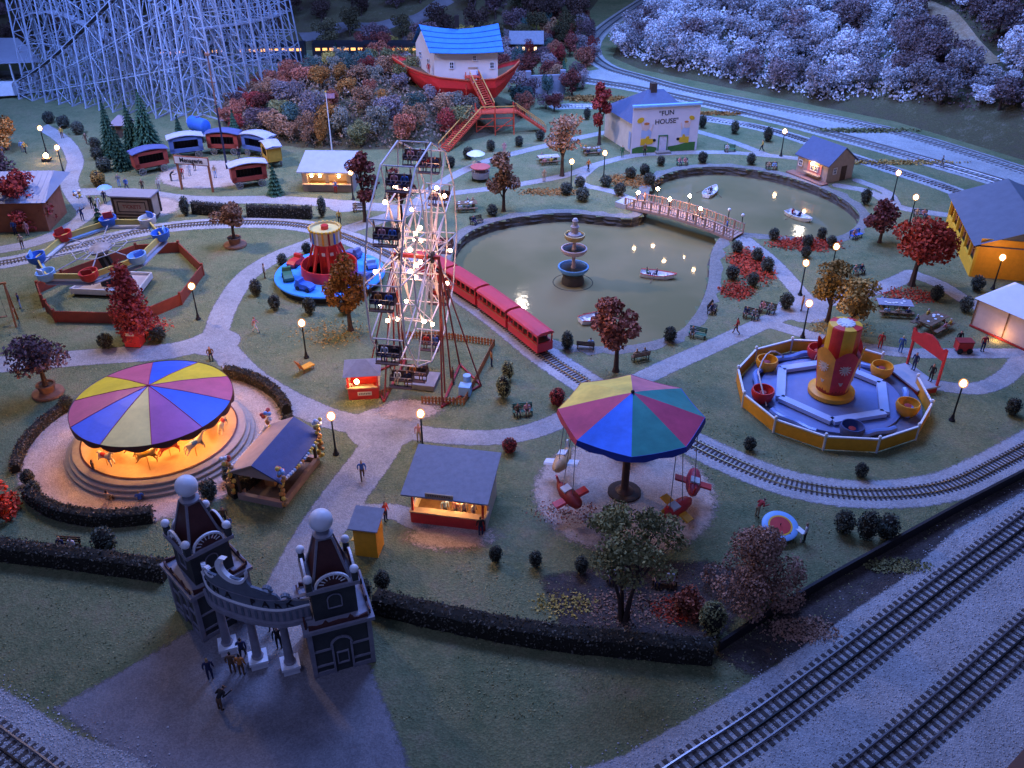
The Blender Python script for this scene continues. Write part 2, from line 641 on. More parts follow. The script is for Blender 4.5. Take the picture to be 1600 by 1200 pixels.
# ---- footpaths (one connected network)
PATHS = [
    (2.9, [(-60, 572), (20, 568), (150, 557), (270, 548), (335, 528)]),
    (2.4, [(335, 528), (352, 480), (385, 432), (430, 402), (480, 382), (545, 358), (610, 338), (690, 312)]),
    (2.6, [(335, 528), (380, 580), (440, 620), (520, 655), (600, 668)]),
    (3.4, [(600, 668), (592, 700), (560, 745), (520, 800), (490, 850), (455, 920), (430, 990)]),
    (2.0, [(600, 668), (680, 680), (760, 684), (830, 674), (900, 645), (1010, 588), (1100, 547), (1200, 502), (1262, 478), (1340, 462), (1400, 440), (1425, 428)]),
    (1.9, [(1275, 488), (1248, 455), (1205, 408), (1160, 372)]),
    (1.8, [(1425, 428), (1470, 445), (1525, 478), (1600, 505), (1660, 520)]),
    (1.7, [(1200, 505), (1290, 530), (1400, 550), (1500, 552), (1600, 552), (1680, 552)]),
    (1.7, [(1600, 556), (1570, 590), (1520, 608), (1440, 598)]),
    (2.2, [(10, 172), (60, 195), (100, 220), (118, 252), (108, 285), (120, 310), (135, 335), (90, 365), (30, 385), (-60, 398)]),
    (2.6, [(118, 300), (200, 300), (300, 312), (420, 312), (500, 316), (565, 322), (640, 326)]),
    (1.6, [(640, 325), (690, 285), (760, 252), (860, 226), (930, 210), (975, 202)]),
    (1.5, [(680, 305), (740, 298), (800, 290), (880, 275), (930, 258), (990, 243), (1060, 239), (1130, 238), (1200, 243), (1250, 248)]),
    (1.5, [(1088, 205), (1140, 220), (1200, 243)]),
    (1.6, [(1310, 290), (1360, 300), (1400, 322), (1450, 332), (1500, 338)]),
    (1.4, [(1400, 322), (1385, 300), (1340, 282)]),
    (1.3, [(930, 258), (905, 285), (960, 300), (995, 318)]),
    (1.6, [(555, 800), (620, 800), (650, 815), (720, 835)]),
]
PATH_LINES = [(w, smooth_line(W(*pts), 6)) for w, pts in PATHS]


def f_path(X, Y):
    d = np.full(X.shape, 1e9)
    for w, l in PATH_LINES:
        d = np.minimum(d, seg_dist(X, Y, l[::2] + [l[-1]]) - w / 2)
    for c, r in (((600, 668), 3.0), ((335, 535), 2.4), ((1255, 485), 2.6), ((540, 322), 2.0)):
        p = P(*c)
        d = np.minimum(d, np.hypot(X - p.x, Y - p.y) - r)
    return np.maximum(d, -poly_sdf(X, Y, POND) + 0.0)


grid_sheet('footpath', f_path, (-75, 75, 36, 165), 0.3, 0.012, PATHM, soft=0.8, keep=0.35)
FORECOURT = W((300, 985), (215, 1035), (85, 1108), (235, 1215), (300, 1290), (690, 1290), (640, 1200), (605, 1110), (575, 1035), (480, 990), (400, 960))
grid_sheet('entrance_path', lambda X, Y: poly_sdf(X, Y, FORECOURT), (-32, 2, 22, 46), 0.25, 0.008, PLAZAM, soft=1.6, keep=0.6)
CAR_C = Vector((-28.2, 59.4, 0))
SWING_C = Vector((8.4, 53.0, 0))


def f_sand_and_light(X, Y):
    d = np.hypot((X - CAR_C.x + 0.6) / 1.0, (Y - CAR_C.y) / 1.0) - 10.0
    m = P(330, 272)
    d = np.minimum(d, np.hypot((X - m.x) / 1.25, (Y - m.y)) - 5.6)
    m2 = P(215, 325)
    d = np.minimum(d, np.hypot((X - m2.x) / 1.3, (Y - m2.y)) - 4.0)
    d = np.minimum(d, np.hypot(X - SWING_C.x, Y - SWING_C.y) - 6.6)
    s = P(705, 838)  # tan patch painting the pool of light before the food stall
    d = np.minimum(d, np.hypot((X - s.x) / 2.2, Y - s.y) - 1.3)
    s = P(640, 640)
    d = np.minimum(d, np.hypot((X - s.x) / 1.6, Y - s.y) - 1.5)
    return d


grid_sheet('sand_and_light_patch', f_sand_and_light, (-62, 20, 42, 130), 0.3, 0.016, SANDLIGHTM, soft=3.0, keep=1.2)  # sand areas plus the painted light patch at the food stall

# ---- bare soil under the olive tree and along the outside of the boundary wall
SOILM = ground_mat('bare_soil', [(0.36, (0.035, 0.03, 0.028)), (0.5, (0.075, 0.06, 0.052)), (0.62, (0.12, 0.095, 0.08))], scales=(0.3, 1.6, 9.0), bump=0.5, edge=True)
SOIL_PATCH = W((850, 905), (960, 885), (1100, 880), (1190, 900), (1130, 985), (1090, 1012), (980, 1000), (880, 975))
SOIL_STRIP = W((1122, 1022), (1300, 912), (1500, 800), (1700, 700), (1700, 722), (1500, 838), (1400, 915), (1300, 985), (1180, 1055))
grid_sheet('bare_soil', lambda X, Y: np.minimum(poly_sdf(X, Y, SOIL_PATCH), poly_sdf(X, Y, SOIL_STRIP)), (-5, 50, 33, 58), 0.3, 0.014, SOILM, soft=2.2, keep=1.0)

# ---- railway lines
RING = smooth_line(W((-120, 425), (0, 412), (110, 388), (200, 366), (290, 352), (400, 348), (480, 354), (545, 372), (615, 402), (690, 440), (770, 492), (850, 555), (905, 592), (975, 637),
                     (1070, 687), (1150, 725), (1230, 755), (1320, 771), (1410, 771), (1490, 757), (1560, 725), (1620, 692), (1700, 640)), 8)
BACK_RING = smooth_line(W((872, 167), (900, 166), (960, 168), (1040, 174), (1100, 185), (1175, 197), (1240, 214), (1330, 245), (1420, 274), (1490, 298), (1600, 345), (1700, 400)), 8)
MAIN_REAR = smooth_line(W((1030, -14), (965, 28), (930, 58), (924, 84), (950, 106), (1000, 121), (1075, 141), (1200, 166), (1400, 207), (1600, 268), (1720, 310)), 8)
MAIN_FRONT = smooth_line(W((860, 122), (900, 124), (950, 131), (1012, 142), (1200, 184), (1325, 217), (1450, 252), (1560, 284), (1720, 336)), 8)
FORE_A = smooth_line(W((960, 1286), (1087, 1200), (1200, 1126), (1350, 1016), (1502, 900), (1600, 826), (1700, 748)), 8)
FORE_B = smooth_line(W((1240, 1292), (1362, 1200), (1480, 1103), (1600, 997), (1720, 890)), 8)
FORE_C = smooth_line(W((-80, 1112), (0, 1171), (42, 1202), (120, 1262)), 8)
BACK_DARK = smooth_line(W((-40, 128), (150, 108), (300, 100), (420, 97), (560, 95), (700, 96), (800, 104)), 8)


def f_ballast(X, Y):
    d = seg_dist(X, Y, RING[::3]) - 1.55
    d = np.minimum(d, seg_dist(X, Y, BACK_RING[::3]) - 1.5)
    d = np.minimum(d, seg_dist(X, Y, MAIN_REAR[::3]) - 2.0)
    d = np.minimum(d, seg_dist(X, Y, MAIN_FRONT[::3]) - 2.1)
    d = np.minimum(d, poly_sdf(X, Y, MAIN_REAR[32::4] + MAIN_FRONT[::-4]))
    d = np.minimum(d, seg_dist(X, Y, BACK_DARK[::3]) - 2.6)
    return d


grid_sheet('ballast_bed', f_ballast, (-110, 110, 46, 262), 0.45, 0.022, BALLASTM, soft=1.1, keep=0.5)
FORE_BAL = W((840, 1225), (975, 1180), (1037, 1145), (1112, 1102), (1200, 1048), (1270, 1000), (1340, 950), (1400, 912), (1492, 829), (1600, 768), (1720, 690), (2000, 700), (2000, 1330), (840, 1330))
LEFT_BAL = W((-140, 1010), (0, 1075), (62, 1112), (112, 1145), (200, 1177), (300, 1240), (300, 1330), (-140, 1330))
grid_sheet('ballast_bed', lambda X, Y: np.minimum(poly_sdf(X, Y, FORE_BAL), poly_sdf(X, Y, LEFT_BAL)), (-42, 60, 20, 62), 0.25, 0.022, BALLASTM, soft=0.7, keep=0.25)

RAILP = [(-0.07, 0), (0.07, 0), (0.03, 0.05), (0.03, 0.13), (0.045, 0.14), (0.045, 0.19), (-0.045, 0.19), (-0.045, 0.14), (-0.03, 0.13), (-0.03, 0.05)]


def offset(line, d):
    out = []
    for i, p in enumerate(line):
        t = (line[min(i + 1, len(line) - 1)] - line[max(i - 1, 0)]).normalized()
        out.append(p + Vector((t.y, -t.x, 0)) * d)
    return out


def railway(name, label, line, gauge, rails, tie, spacing, z, single_ties, steel=STEEL, k=1.0, TIE=TIE):
    t = thing(name, label, 'railway track', (line[0].x, line[0].y, 0))
    t['kind'] = 'structure'
    o0 = Vector((line[0].x, line[0].y, 0))
    top = z + tie[2]
    for off in ([-gauge / 2, gauge / 2] if rails == 2 else [-gauge / 2, 0, gauge / 2]):
        ln = [p - o0 for p in offset(line, off)]
        m = MB()
        vs, fs = [], []
        c = len(RAILP)
        for i, p in enumerate(ln):
            d = (ln[min(i + 1, len(ln) - 1)] - ln[max(i - 1, 0)]).normalized()
            s = Vector((d.y, -d.x, 0))
            for a, b in RAILP:
                vs.append(p + s * a * k + Vector((0, 0, top + b * k)))
        for i in range(len(ln) - 1):
            for q in range(c):
                r = (q + 1) % c
                fs.append((i * c + q, i * c + r, (i + 1) * c + r, (i + 1) * c + q))
        m.add(vs, fs)
        m.obj('rail', BLACK if (rails == 3 and off == 0) else steel, t)
    pts = resample(line, spacing)
    joined = MB()
    proto = MB().box((0, 0, 0), tie).mesh('sleeper', TIE)
    for i, p in enumerate(pts[:-1]):
        d = pts[i + 1] - p
        a = math.atan2(d.y, d.x) + random.uniform(-.02, .02)
        c = p - o0 + Vector((0, 0, z + tie[2] / 2 + random.uniform(-.012, .012)))
        if single_ties:
            link('sleeper', proto, t, c, a)
        else:
            joined.box(c, tie, a)
    if not single_ties:
        so = joined.obj('sleeper_row', TIE, t)
        so['kind'] = 'stuff'
    return t


PALETIE = mat('sleeper_pale', (0.17, 0.16, 0.155), 0.9, 0.3, 2)  # paler grey sleepers for the two main line tracks
railway('narrow_gauge_track', 'narrow gauge track looping past the pond and the octagonal rides', RING, 0.80, 2, (0.15, 1.4, 0.06), 0.37, 0.018, False, BRONZE, 0.5)
railway('narrow_gauge_track', 'narrow gauge track behind the fun house and boathouse', BACK_RING, 0.80, 2, (0.2, 1.5, 0.10), 0.6, 0.022, False, STEEL, 0.6)
railway('main_line_track', 'main line track at the foot of the frosted wood', MAIN_REAR, 1.65, 2, (0.26, 2.6, 0.08), 0.75, 0.0, False, STEEL, 1.1, PALETIE)
railway('main_line_track', 'silvery main line track beside the narrow gauge line and grass verge', MAIN_FRONT, 1.65, 2, (0.26, 2.6, 0.08), 0.75, 0.0, False, STEEL, 1.2, PALETIE)
railway('main_line_track', 'dark main line track behind the white roller coaster', BACK_DARK, 1.65, 2, (0.3, 2.7, 0.14), 0.9, 0.02, False, STEEL, 1.0)
railway('three_rail_track', 'three-rail main line track next to the dark boundary wall', FORE_A, 1.68, 3, (0.26, 2.6, 0.13), 0.56, -0.062, True, STEEL, 1.0)
railway('three_rail_track', 'three-rail main line track beside the wooden table edge', FORE_B, 1.68, 3, (0.26, 2.6, 0.13), 0.56, -0.062, True, STEEL, 1.0)
railway('three_rail_track', 'short stretch of three-rail track beyond the entrance forecourt', FORE_C, 1.68, 3, (0.26, 2.6, 0.13), 0.56, -0.062, True, STEEL, 1.0)

# loose ballast stones on the foreground beds and spilling over their borders
def stones(name, n, poly_fn, box, r0, r1, m, label, seed):
    rg = np.random.default_rng(seed)
    mb_v, mb_f = [], []
    base = np.array([(1, 0, 0), (-1, 0, 0), (0, 1, 0), (0, -1, 0), (0, 0, 1), (0, 0, -1)], float)
    faces = [(0, 2, 4), (2, 1, 4), (1, 3, 4), (3, 0, 4), (2, 0, 5), (1, 2, 5), (3, 1, 5), (0, 3, 5)]
    X = rg.uniform(box[0], box[1], n * 3)
    Y = rg.uniform(box[2], box[3], n * 3)
    S = poly_fn(X, Y)
    spill = rg.exponential(0.35, n * 3)
    ok = np.nonzero(S < spill - 0.1)[0][:n]
    for i in ok:
        r = rg.uniform(r0, r1)
        a = rg.uniform(0, PI)
        ca, sa = math.cos(a), math.sin(a)
        v = base * rg.uniform(0.6, 1.2, (6, 1)) * r
        v = np.stack([v[:, 0] * ca - v[:, 1] * sa + X[i], v[:, 0] * sa + v[:, 1] * ca + Y[i], v[:, 2] * 0.8 + 0.03 + r * 0.3], 1)
        b = len(mb_v)
        mb_v += v.tolist()
        mb_f += [(b + p, b + q, b + s) for p, q, s in faces]
    me = bpy.data.meshes.new(name)
    me.from_pydata(mb_v, [], mb_f)
    at = me.attributes.new('rnd', 'FLOAT', 'POINT')
    at.data.foreach_set('value', np.repeat(rg.random(len(mb_v) // 6), 6).astype(np.float32))
    me.materials.append(m)
    o = link(name, me)
    tag(o, label, 'gravel', None, 'stuff')
    return o


CHIPM = leaf_mat('ballast_stone', (0.55, 0.54, 0.53), (0.85, 0.84, 0.82))
stones('gravel', 9000, lambda X, Y: poly_sdf(X, Y, FORE_BAL), (3, 42, 28, 56), 0.035, 0.07, CHIPM, 'loose grey ballast stones along the three-rail tracks', 3)
stones('gravel', 3500, lambda X, Y: poly_sdf(X, Y, LEFT_BAL), (-34, -18, 27, 38), 0.04, 0.08, CHIPM, 'loose grey ballast stones beyond the entrance forecourt', 4)

# ---- hills
RH = [Vector(p) for p in W((1075, -16), (1010, 30), (968, 62), (958, 90), (1000, 108), (1200, 150), (1400, 190), (1600, 250), (1800, 318))] + [Vector((420, 150, 0)), Vector((420, 520, 0)), Vector((60, 520, 0))]
LH = [Vector(p) for p in W((945, -14), (905, 40), (880, 78), (800, 86), (600, 80), (470, 78), (300, 78), (100, 88), (0, 95), (-200, 100))] + [Vector((-420, 190, 0)), Vector((-420, 520, 0)), Vector((30, 520, 0))]
MOUND_C, MOUND_R, MOUND_H = Vector((-23, 152, 0)), (25.0, 19.0), 7.0


def lumps(X, Y, k=1.0):
    return (np.sin(X * .23 * k + 1.3) * np.sin(Y * .19 * k + .4) + .5 * np.sin(X * .51 * k + Y * .37 * k))


def hill_h(X, Y):
    X, Y = np.asarray(X, float), np.asarray(Y, float)
    r = np.maximum(0, -poly_sdf(X, Y, RH))
    l = np.maximum(0, -poly_sdf(X, Y, LH))
    hr = np.minimum(0.42 * r, 12 + 0.3 * r) + np.minimum(r, 8) / 8 * lumps(X, Y) * 0.6
    hl = np.minimum(0.30 * l, 10 + 0.2 * l) + np.minimum(l, 8) / 8 * lumps(X, Y) * 0.5
    sr, sl = -poly_sdf(X, Y, RH), -poly_sdf(X, Y, LH)
    return np.where(r > 0, hr, np.where(l > 0, hl, np.maximum(sr, sl) * .3))


def mound_h(X, Y):
    q = ((np.asarray(X, float) - MOUND_C.x) / MOUND_R[0]) ** 2 + ((np.asarray(Y, float) - MOUND_C.y) / MOUND_R[1]) ** 2
    return np.where(q < 1, MOUND_H * np.maximum(0, 1 - q) ** 1.15 + 0.25 * lumps(X, Y, 2) * np.maximum(0, 1 - q), -0.2)


o = grid_sheet('hillside', lambda X, Y: np.minimum(poly_sdf(X, Y, RH), poly_sdf(X, Y, LH)), (-180, 200, 95, 320), 1.3, hill_h, EARTHM, keep=1.5)
o.data.shade_smooth()
o = grid_sheet('ark_mound', lambda X, Y: (np.hypot((X - MOUND_C.x) / MOUND_R[0], (Y - MOUND_C.y) / MOUND_R[1]) - 1) * 20, (-55, 15, 125, 180), 0.8, mound_h, EARTHM, keep=1.0)
o.data.shade_smooth()
# the hall's dark wall beyond the layout
wallm = MB().box((0, 330, 60), (700, 1, 160))
structure(wallm.obj('hall_wall', mat('hall_wall_paint', (0.02, 0.02, 0.03), 0.9, 0.2, 0.05)))
# a dirt road winding over the frosted hill and a lane over the dark one
def ribbon(name, pix_line, width, m, dz=0.12):
    ln = smooth_line(pix_line, 8)
    vs, fs = [], []
    for i, p in enumerate(ln):
        d = (ln[min(i + 1, len(ln) - 1)] - ln[max(i - 1, 0)]).normalized()
        s = Vector((d.y, -d.x, 0))
        for k in (-1, -.3, .3, 1):
            q = p + s * k * width / 2
            vs.append((q.x, q.y, max(0, float(hill_h(q.x, q.y))) + dz + (0.15 if abs(k) < .5 else -0.1)))
    for i in range(len(ln) - 1):
        for k in range(3):
            fs.append((i * 4 + k, i * 4 + k + 1, (i + 1) * 4 + k + 1, (i + 1) * 4 + k))
    return structure(MB().add(vs, fs).obj(name, m))


DIRT = ground_mat('dirt_road', [(0.36, (0.22, 0.13, 0.07)), (0.5, (0.38, 0.24, 0.14)), (0.62, (0.5, 0.36, 0.25))], bump=0.4)


def on_hill(px, py):
    """Where a surveyed pixel's line of sight meets the hills."""
    u, v = (px - 800) / FPX, (py - 600) / FPX
    d = Vector((u, math.cos(PITCH) - v * math.sin(PITCH), -math.sin(PITCH) - v * math.cos(PITCH)))
    ts = np.arange(90, 330, 0.4)
    X, Y, Z = d.x * ts, d.y * ts, CAMH + d.z * ts
    hit = np.nonzero(Z <= np.maximum(0, np.maximum(hill_h(X, Y), mound_h(X, Y))))[0]
    i = hit[0] if len(hit) else len(ts) - 1
    return Vector((X[i], Y[i], Z[i]))


ribbon('dirt_road', [on_hill(*q) for q in ((1400, -6), (1430, 12), (1462, 30), (1480, 52), (1505, 82), (1540, 105))], 6.5, DIRT)
ribbon('lane', [on_hill(*q) for q in ((470, 60), (540, 42), (600, 40), (660, 26), (700, 0))], 4.0, mat('lane_grey', (0.16, 0.15, 0.16), 0.9, 0.2, 0.6))

# wooden edge of the layout table
e0, e1 = P(1520, 1236), P(1640, 1105)
d = (e1 - e0).normalized()
edge = MB()
mid = (e0 + e1) / 2 + Vector((d.y, -d.x, 0)) * 1.2
edge.box((mid.x, mid.y, 0.25), (24, 1.4, 0.5), math.atan2(d.y, d.x))
structure(edge.obj('table_edge', mat('varnished_edge', (0.20, 0.10, 0.065), 0.4, 0.2, 1)), 'varnished brown wooden edge of the layout table')
# ------------------------------------------------------------------ plants
def flakes(name, lobes, n, leaf, m, seed, shell=0.55, flat=0.0, extra=None):
    """Leaf flakes spread through the outer part of several lobes; one mesh."""
    rg = np.random.default_rng(seed)
    lobes = np.array(lobes, float)
    vol = (lobes[:, 3] * lobes[:, 4] * lobes[:, 5]) ** (2 / 3)
    w = rg.choice(len(lobes), n, p=vol / vol.sum())
    d = rg.normal(size=(n, 3))
    d /= np.linalg.norm(d, axis=1, keepdims=True)
    r = shell + (1.08 - shell) * rg.random(n) ** 0.6
    c = lobes[w, :3] + d * lobes[w, 3:6] * r[:, None]
    if extra is not None:
        c = np.concatenate([c, extra])
        d = np.concatenate([d, rg.normal(size=extra.shape)])
        n = len(c)
    s = leaf * rg.uniform(0.55, 1.35, n)
    a = rg.normal(size=(n, 3))
    a /= np.linalg.norm(a, axis=1, keepdims=True)
    nrm_ = d * 0.6 + rg.normal(size=(n, 3)) * 0.8
    nrm_[:, 2] += flat + 0.25
    nrm_ /= np.linalg.norm(nrm_, axis=1, keepdims=True)
    u = np.cross(nrm_, a)
    u /= np.linalg.norm(u, axis=1, keepdims=True) + 1e-9
    v = np.cross(nrm_, u)
    u *= s[:, None] * 0.62
    v *= s[:, None] * 0.42
    V = np.stack([c - u, c - v * 1.0, c + u, c + v], 1).reshape(-1, 3)
    F = np.arange(4 * n).reshape(-1, 4)
    me = bpy.data.meshes.new(name)
    me.from_pydata(V.tolist(), [], F.tolist())
    lo = rg.random(len(lobes))
    rv = np.clip(0.6 * rg.random(n) + 0.4 * np.concatenate([lo[w], rg.random(n - len(w))]), 0, 1)
    at = me.attributes.new('rnd', 'FLOAT', 'POINT')
    at.data.foreach_set('value', np.repeat(rv, 4).astype(np.float32))
    me.materials.append(m)
    return me


LEAF = {
    'purple': leaf_mat('leaf_purple', (0.065, 0.036, 0.042), (0.21, 0.135, 0.135)),
    'darkred': leaf_mat('leaf_dark_red', (0.13, 0.018, 0.016), (0.42, 0.07, 0.055)),
    'orange': leaf_mat('leaf_orange_brown', (0.18, 0.065, 0.015), (0.52, 0.25, 0.07)),
    'rust': leaf_mat('leaf_rust', (0.18, 0.05, 0.03), (0.55, 0.20, 0.12)),
    'brown': leaf_mat('leaf_brown', (0.15, 0.07, 0.035), (0.46, 0.25, 0.14)),
    'maroon': leaf_mat('leaf_maroon', (0.09, 0.022, 0.018), (0.28, 0.085, 0.065)),
    'scarlet': leaf_mat('leaf_scarlet', (0.30, 0.026, 0.012), (0.72, 0.11, 0.05)),
    'gold': leaf_mat('leaf_gold', (0.24, 0.13, 0.025), (0.52, 0.33, 0.10)),
    'olive': leaf_mat('leaf_olive', (0.06, 0.062, 0.025), (0.36, 0.34, 0.14)),
    'shrub': leaf_mat('leaf_dry_shrub', (0.15, 0.085, 0.06), (0.46, 0.27, 0.185)),
    'grey': leaf_mat('leaf_grey_green', (0.12, 0.115, 0.085), (0.36, 0.34, 0.26)),
    'mauve': leaf_mat('leaf_mauve_grey', (0.13, 0.10, 0.105), (0.34, 0.27, 0.27)),
    'teal': leaf_mat('leaf_teal', (0.03, 0.06, 0.055), (0.10, 0.17, 0.14)),
    'yellow': leaf_mat('leaf_yellow', (0.22, 0.16, 0.03), (0.48, 0.36, 0.10)),
    'frost': leaf_mat('leaf_frosted', (0.26, 0.23, 0.24), (0.78, 0.74, 0.76)),
    'frost2': leaf_mat('leaf_half_frosted', (0.12, 0.085, 0.08), (0.50, 0.44, 0.45)),
    'frost3': leaf_mat('leaf_brown_frosted', (0.09, 0.05, 0.045), (0.34, 0.24, 0.24)),
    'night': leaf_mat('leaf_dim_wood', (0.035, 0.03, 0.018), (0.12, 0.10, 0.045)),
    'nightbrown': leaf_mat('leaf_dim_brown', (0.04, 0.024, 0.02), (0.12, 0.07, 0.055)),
    'bush': leaf_mat('leaf_clipped_bush', (0.026, 0.038, 0.028), (0.13, 0.14, 0.10)),
    'hedge': leaf_mat('leaf_hedge', (0.030, 0.032, 0.022), (0.14, 0.125, 0.095)),
    'pine': leaf_mat('needle_pine', (0.010, 0.032, 0.018), (0.05, 0.115, 0.065)),
}
BARK = mat('bark', (0.07, 0.045, 0.035), 0.95, 0.3, 4, 0.5, 14)
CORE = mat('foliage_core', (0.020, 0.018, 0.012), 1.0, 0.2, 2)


def lobes_for(shape, h, w, rg):
    """Lobe ellipsoids for a crown of total height h and width w (trunk foot at origin)."""
    L = []
    r = w / 2
    if shape == 'round':
        for k in range(13):
            a, q = rg.uniform(0, 2 * PI), math.sqrt(rg.random())
            z = rg.uniform(0.42, 0.9)
            f = 1 - 0.55 * abs(z - 0.6) / 0.4
            s = rg.uniform(0.24, 0.40) * r
            L.append((math.cos(a) * q * r * 0.72 * f, math.sin(a) * q * r * 0.72 * f, z * h, s * 1.15, s * 1.15, s * 0.85))
    elif shape == 'cone':
        for k in range(16):
            z = rg.uniform(0.22, 0.95)
            rr = r * (1.0 - 0.72 * (z - 0.22) / 0.73)
            a, q = rg.uniform(0, 2 * PI), rg.uniform(0.2, 0.8)
            s = rr * rg.uniform(0.45, 0.65) + 0.15
            L.append((math.cos(a) * q * rr, math.sin(a) * q * rr, z * h, s, s, s * 0.9))
    elif shape == 'low':
        for k in range(26):
            z = rg.uniform(0.08, 0.85)
            rr = r * (1 - 0.5 * max(0, z - 0.45) / 0.4)
            a, q = rg.uniform(0, 2 * PI), rg.uniform(0.1, 0.85)
            s = rg.uniform(0.22, 0.36) * r
            L.append((math.cos(a) * q * rr, math.sin(a) * q * rr, z * h, s, s, s * 0.85))
    elif shape == 'spread':
        for k in range(22):
            a, q = rg.uniform(0, 2 * PI), math.sqrt(rg.random())
            z = 0.95 - 0.26 * q * q - rg.uniform(0, 0.13)
            s = rg.uniform(0.16, 0.27) * r
            L.append((math.cos(a) * q * r * 0.86, math.sin(a) * q * r * 0.86, z * h, s * 1.25, s * 1.25, s * 0.7))
    elif shape == 'oval':
        for k in range(18):
            t = rg.uniform(-1, 1)
            rr = r * math.sqrt(max(.05, 1 - t * t))
            a, q = rg.uniform(0, 2 * PI), rg.uniform(0.1, 0.75)
            s = rg.uniform(0.30, 0.42) * r * (1 - .3 * abs(t)) + .1
            L.append((math.cos(a) * q * rr, math.sin(a) * q * rr, (0.63 + 0.30 * t) * h, s, s, s * 0.9))
    elif shape == 'flame':
        for k in range(46):
            t = (k + rg.random()) / 46
            rr = r * (1.12 - t) ** .7 * (0.72 + .28 * min(1, t * 5))
            a, q = rg.uniform(0, 2 * PI), rg.uniform(0.1, 0.75)
            s = rr * rg.uniform(.32, .46) + .15
            L.append((math.cos(a) * q * rr, math.sin(a) * q * rr, (0.08 + .87 * t) * h, s, s, s))
    elif shape == 'tier':
        for k in range(9):
            z = 0.45 + 0.5 * k / 8
            a, q = rg.uniform(0, 2 * PI), rg.uniform(0.1, 0.7) * (1.15 - z * 0.6)
            s = r * rg.uniform(0.3, 0.5)
            L.append((math.cos(a) * q * r, math.sin(a) * q * r, z * h, s * 1.2, s * 1.2, s * 0.35))
    return L


def trunk_mesh(h, w, lobes, rg, multi=1, thick=1.0):
    m = MB()
    r0 = (0.055 * h ** 0.5 + 0.02 * w) * 1.0 * thick
    top = 0.72 * h
    for s in range(multi):
        if multi == 1:
            lean = Vector((rg.uniform(-.04, .04) * h, rg.uniform(-.04, .04) * h, 0))
            foot = Vector((0, 0, -0.05))
        else:
            a = 2 * PI * s / multi + 0.4
            lean = Vector((math.cos(a), math.sin(a), 0)) * w * 0.30
            foot = Vector((math.cos(a), math.sin(a), 0)) * 0.25 + Vector((0, 0, -0.05))
        pts = [foot + lean * t * t + Vector((0, 0, top * t)) for t in (0, .08, .3, .55, .8, 1)]
        m.tube(pts, [r0 * 1.5, r0, r0 * .8, r0 * .6, r0 * .4, r0 * .15], 7)
        ls = [l for i, l in enumerate(lobes) if i % multi == s]
        for l in ls[:9]:
            e = Vector(l[:3])
            t = max(0.25, min(0.85, (e.z / top) * 0.55))
            b = foot + lean * t * t + Vector((0, 0, top * t))
            midp = b.lerp(e, 0.5) + Vector((0, 0, 0.04 * h))
            m.tube([b, midp, e], [r0 * .42, r0 * .28, r0 * .08], 5)
    return m


def tree(name, loc, h, w, colour, shape, label, cat='tree', group=None, n=1900, leaf=0.30, multi=1, seed=0, thick=1.0, shell=0.5):
    rg = random.Random(seed * 13 + 5)
    lb = lobes_for(shape, h, w, rg)
    t = thing(name, label, cat, loc, 0, group)
    trunk_mesh(h, w, lb, rg, multi, thick).obj('trunk', BARK, t, True)
    link('crown', flakes('crown', lb, n, leaf, LEAF[colour], seed, shell), t)
    return t


# single trees of the park: pixel of the foot, height, width, colour, shape
def T(px, py, *a, **k):
    return tree('tree', P(px, py), *a, **k)


T(215, 530, 8.4, 5.4, 'darkred', 'flame', 'dense dark red tree in front of the red octagonal fence', n=4600, leaf=0.28, seed=2)
T(548, 516, 8.2, 4.6, 'orange', 'oval', 'orange-brown tree beside the bright blue kiddie ride', n=2800, seed=3)
T(962, 580, 7.4, 5.4, 'rust', 'round', 'rusty red tree between the pond and the striped umbrella ride', n=3000, seed=11)
T(571, 346, 8.8, 4.4, 'maroon', 'oval', 'narrow maroon tree next to the white-roofed snack stand', n=1900, leaf=.34, seed=5)
T(628, 348, 7.4, 4.2, 'maroon', 'round', 'small maroon tree behind the lit ferris wheel', n=1400, leaf=.34, seed=6)
T(787, 330, 7.6, 4.4, 'brown', 'oval', 'copper brown conical tree on the far bank of the pond', n=2400, leaf=.34, seed=7)
T(878, 275, 8.4, 6.2, 'brown', 'tier', 'sparse brown tree with tiered flat boughs above a picnic table', n=1300, leaf=.36, seed=8)
T(936, 226, 9.6, 3.6, 'darkred', 'oval', 'tall thin dark red tree beside the fun house', n=1700, leaf=.4, seed=9)
T(1374, 379, 5.0, 4.6, 'maroon', 'round', 'low dark maroon tree at the pond end behind the scarlet tree', n=1500, leaf=.34, seed=10)
T(1424, 446, 8.0, 8.2, 'scarlet', 'round', 'broad scarlet maple beside the yellow pavilion', n=3600, leaf=.34, seed=14)
T(1293, 502, 6.6, 4.4, 'gold', 'round', 'golden brown tree behind the cup ride, beside two lamp posts', n=2000, seed=12)
T(1326, 521, 6.0, 4.6, 'gold', 'round', 'olive gold tree leaning over the cup ride tower', n=2000, seed=13)
T(46, 357, 7.6, 6.4, 'darkred', 'low', 'big reddish brown tree covering the corner of the rust-walled hall', n=3000, leaf=.36, seed=16)
T(12, 234, 7.0, 4.6, 'orange', 'cone', 'orange tree on the lawn beyond the rust-walled hall', n=1600, leaf=.36, seed=17)
T(2, 276, 4.0, 5.2, 'purple', 'low', 'low purple shrub tree behind the rust-walled hall', n=1400, leaf=.36, seed=18)
T(-6, 806, 4.0, 3.4, 'scarlet', 'low', 'red shrub on the lawn beside the carousel hedge', n=1500, seed=19)
tree('tree', P(974, 966), 9.2, 7.0, 'olive', 'spread', 'spreading olive green tree with several bare trunks below the umbrella ride', n=5200, leaf=.19, multi=4, seed=20, thick=.5, shell=.3)
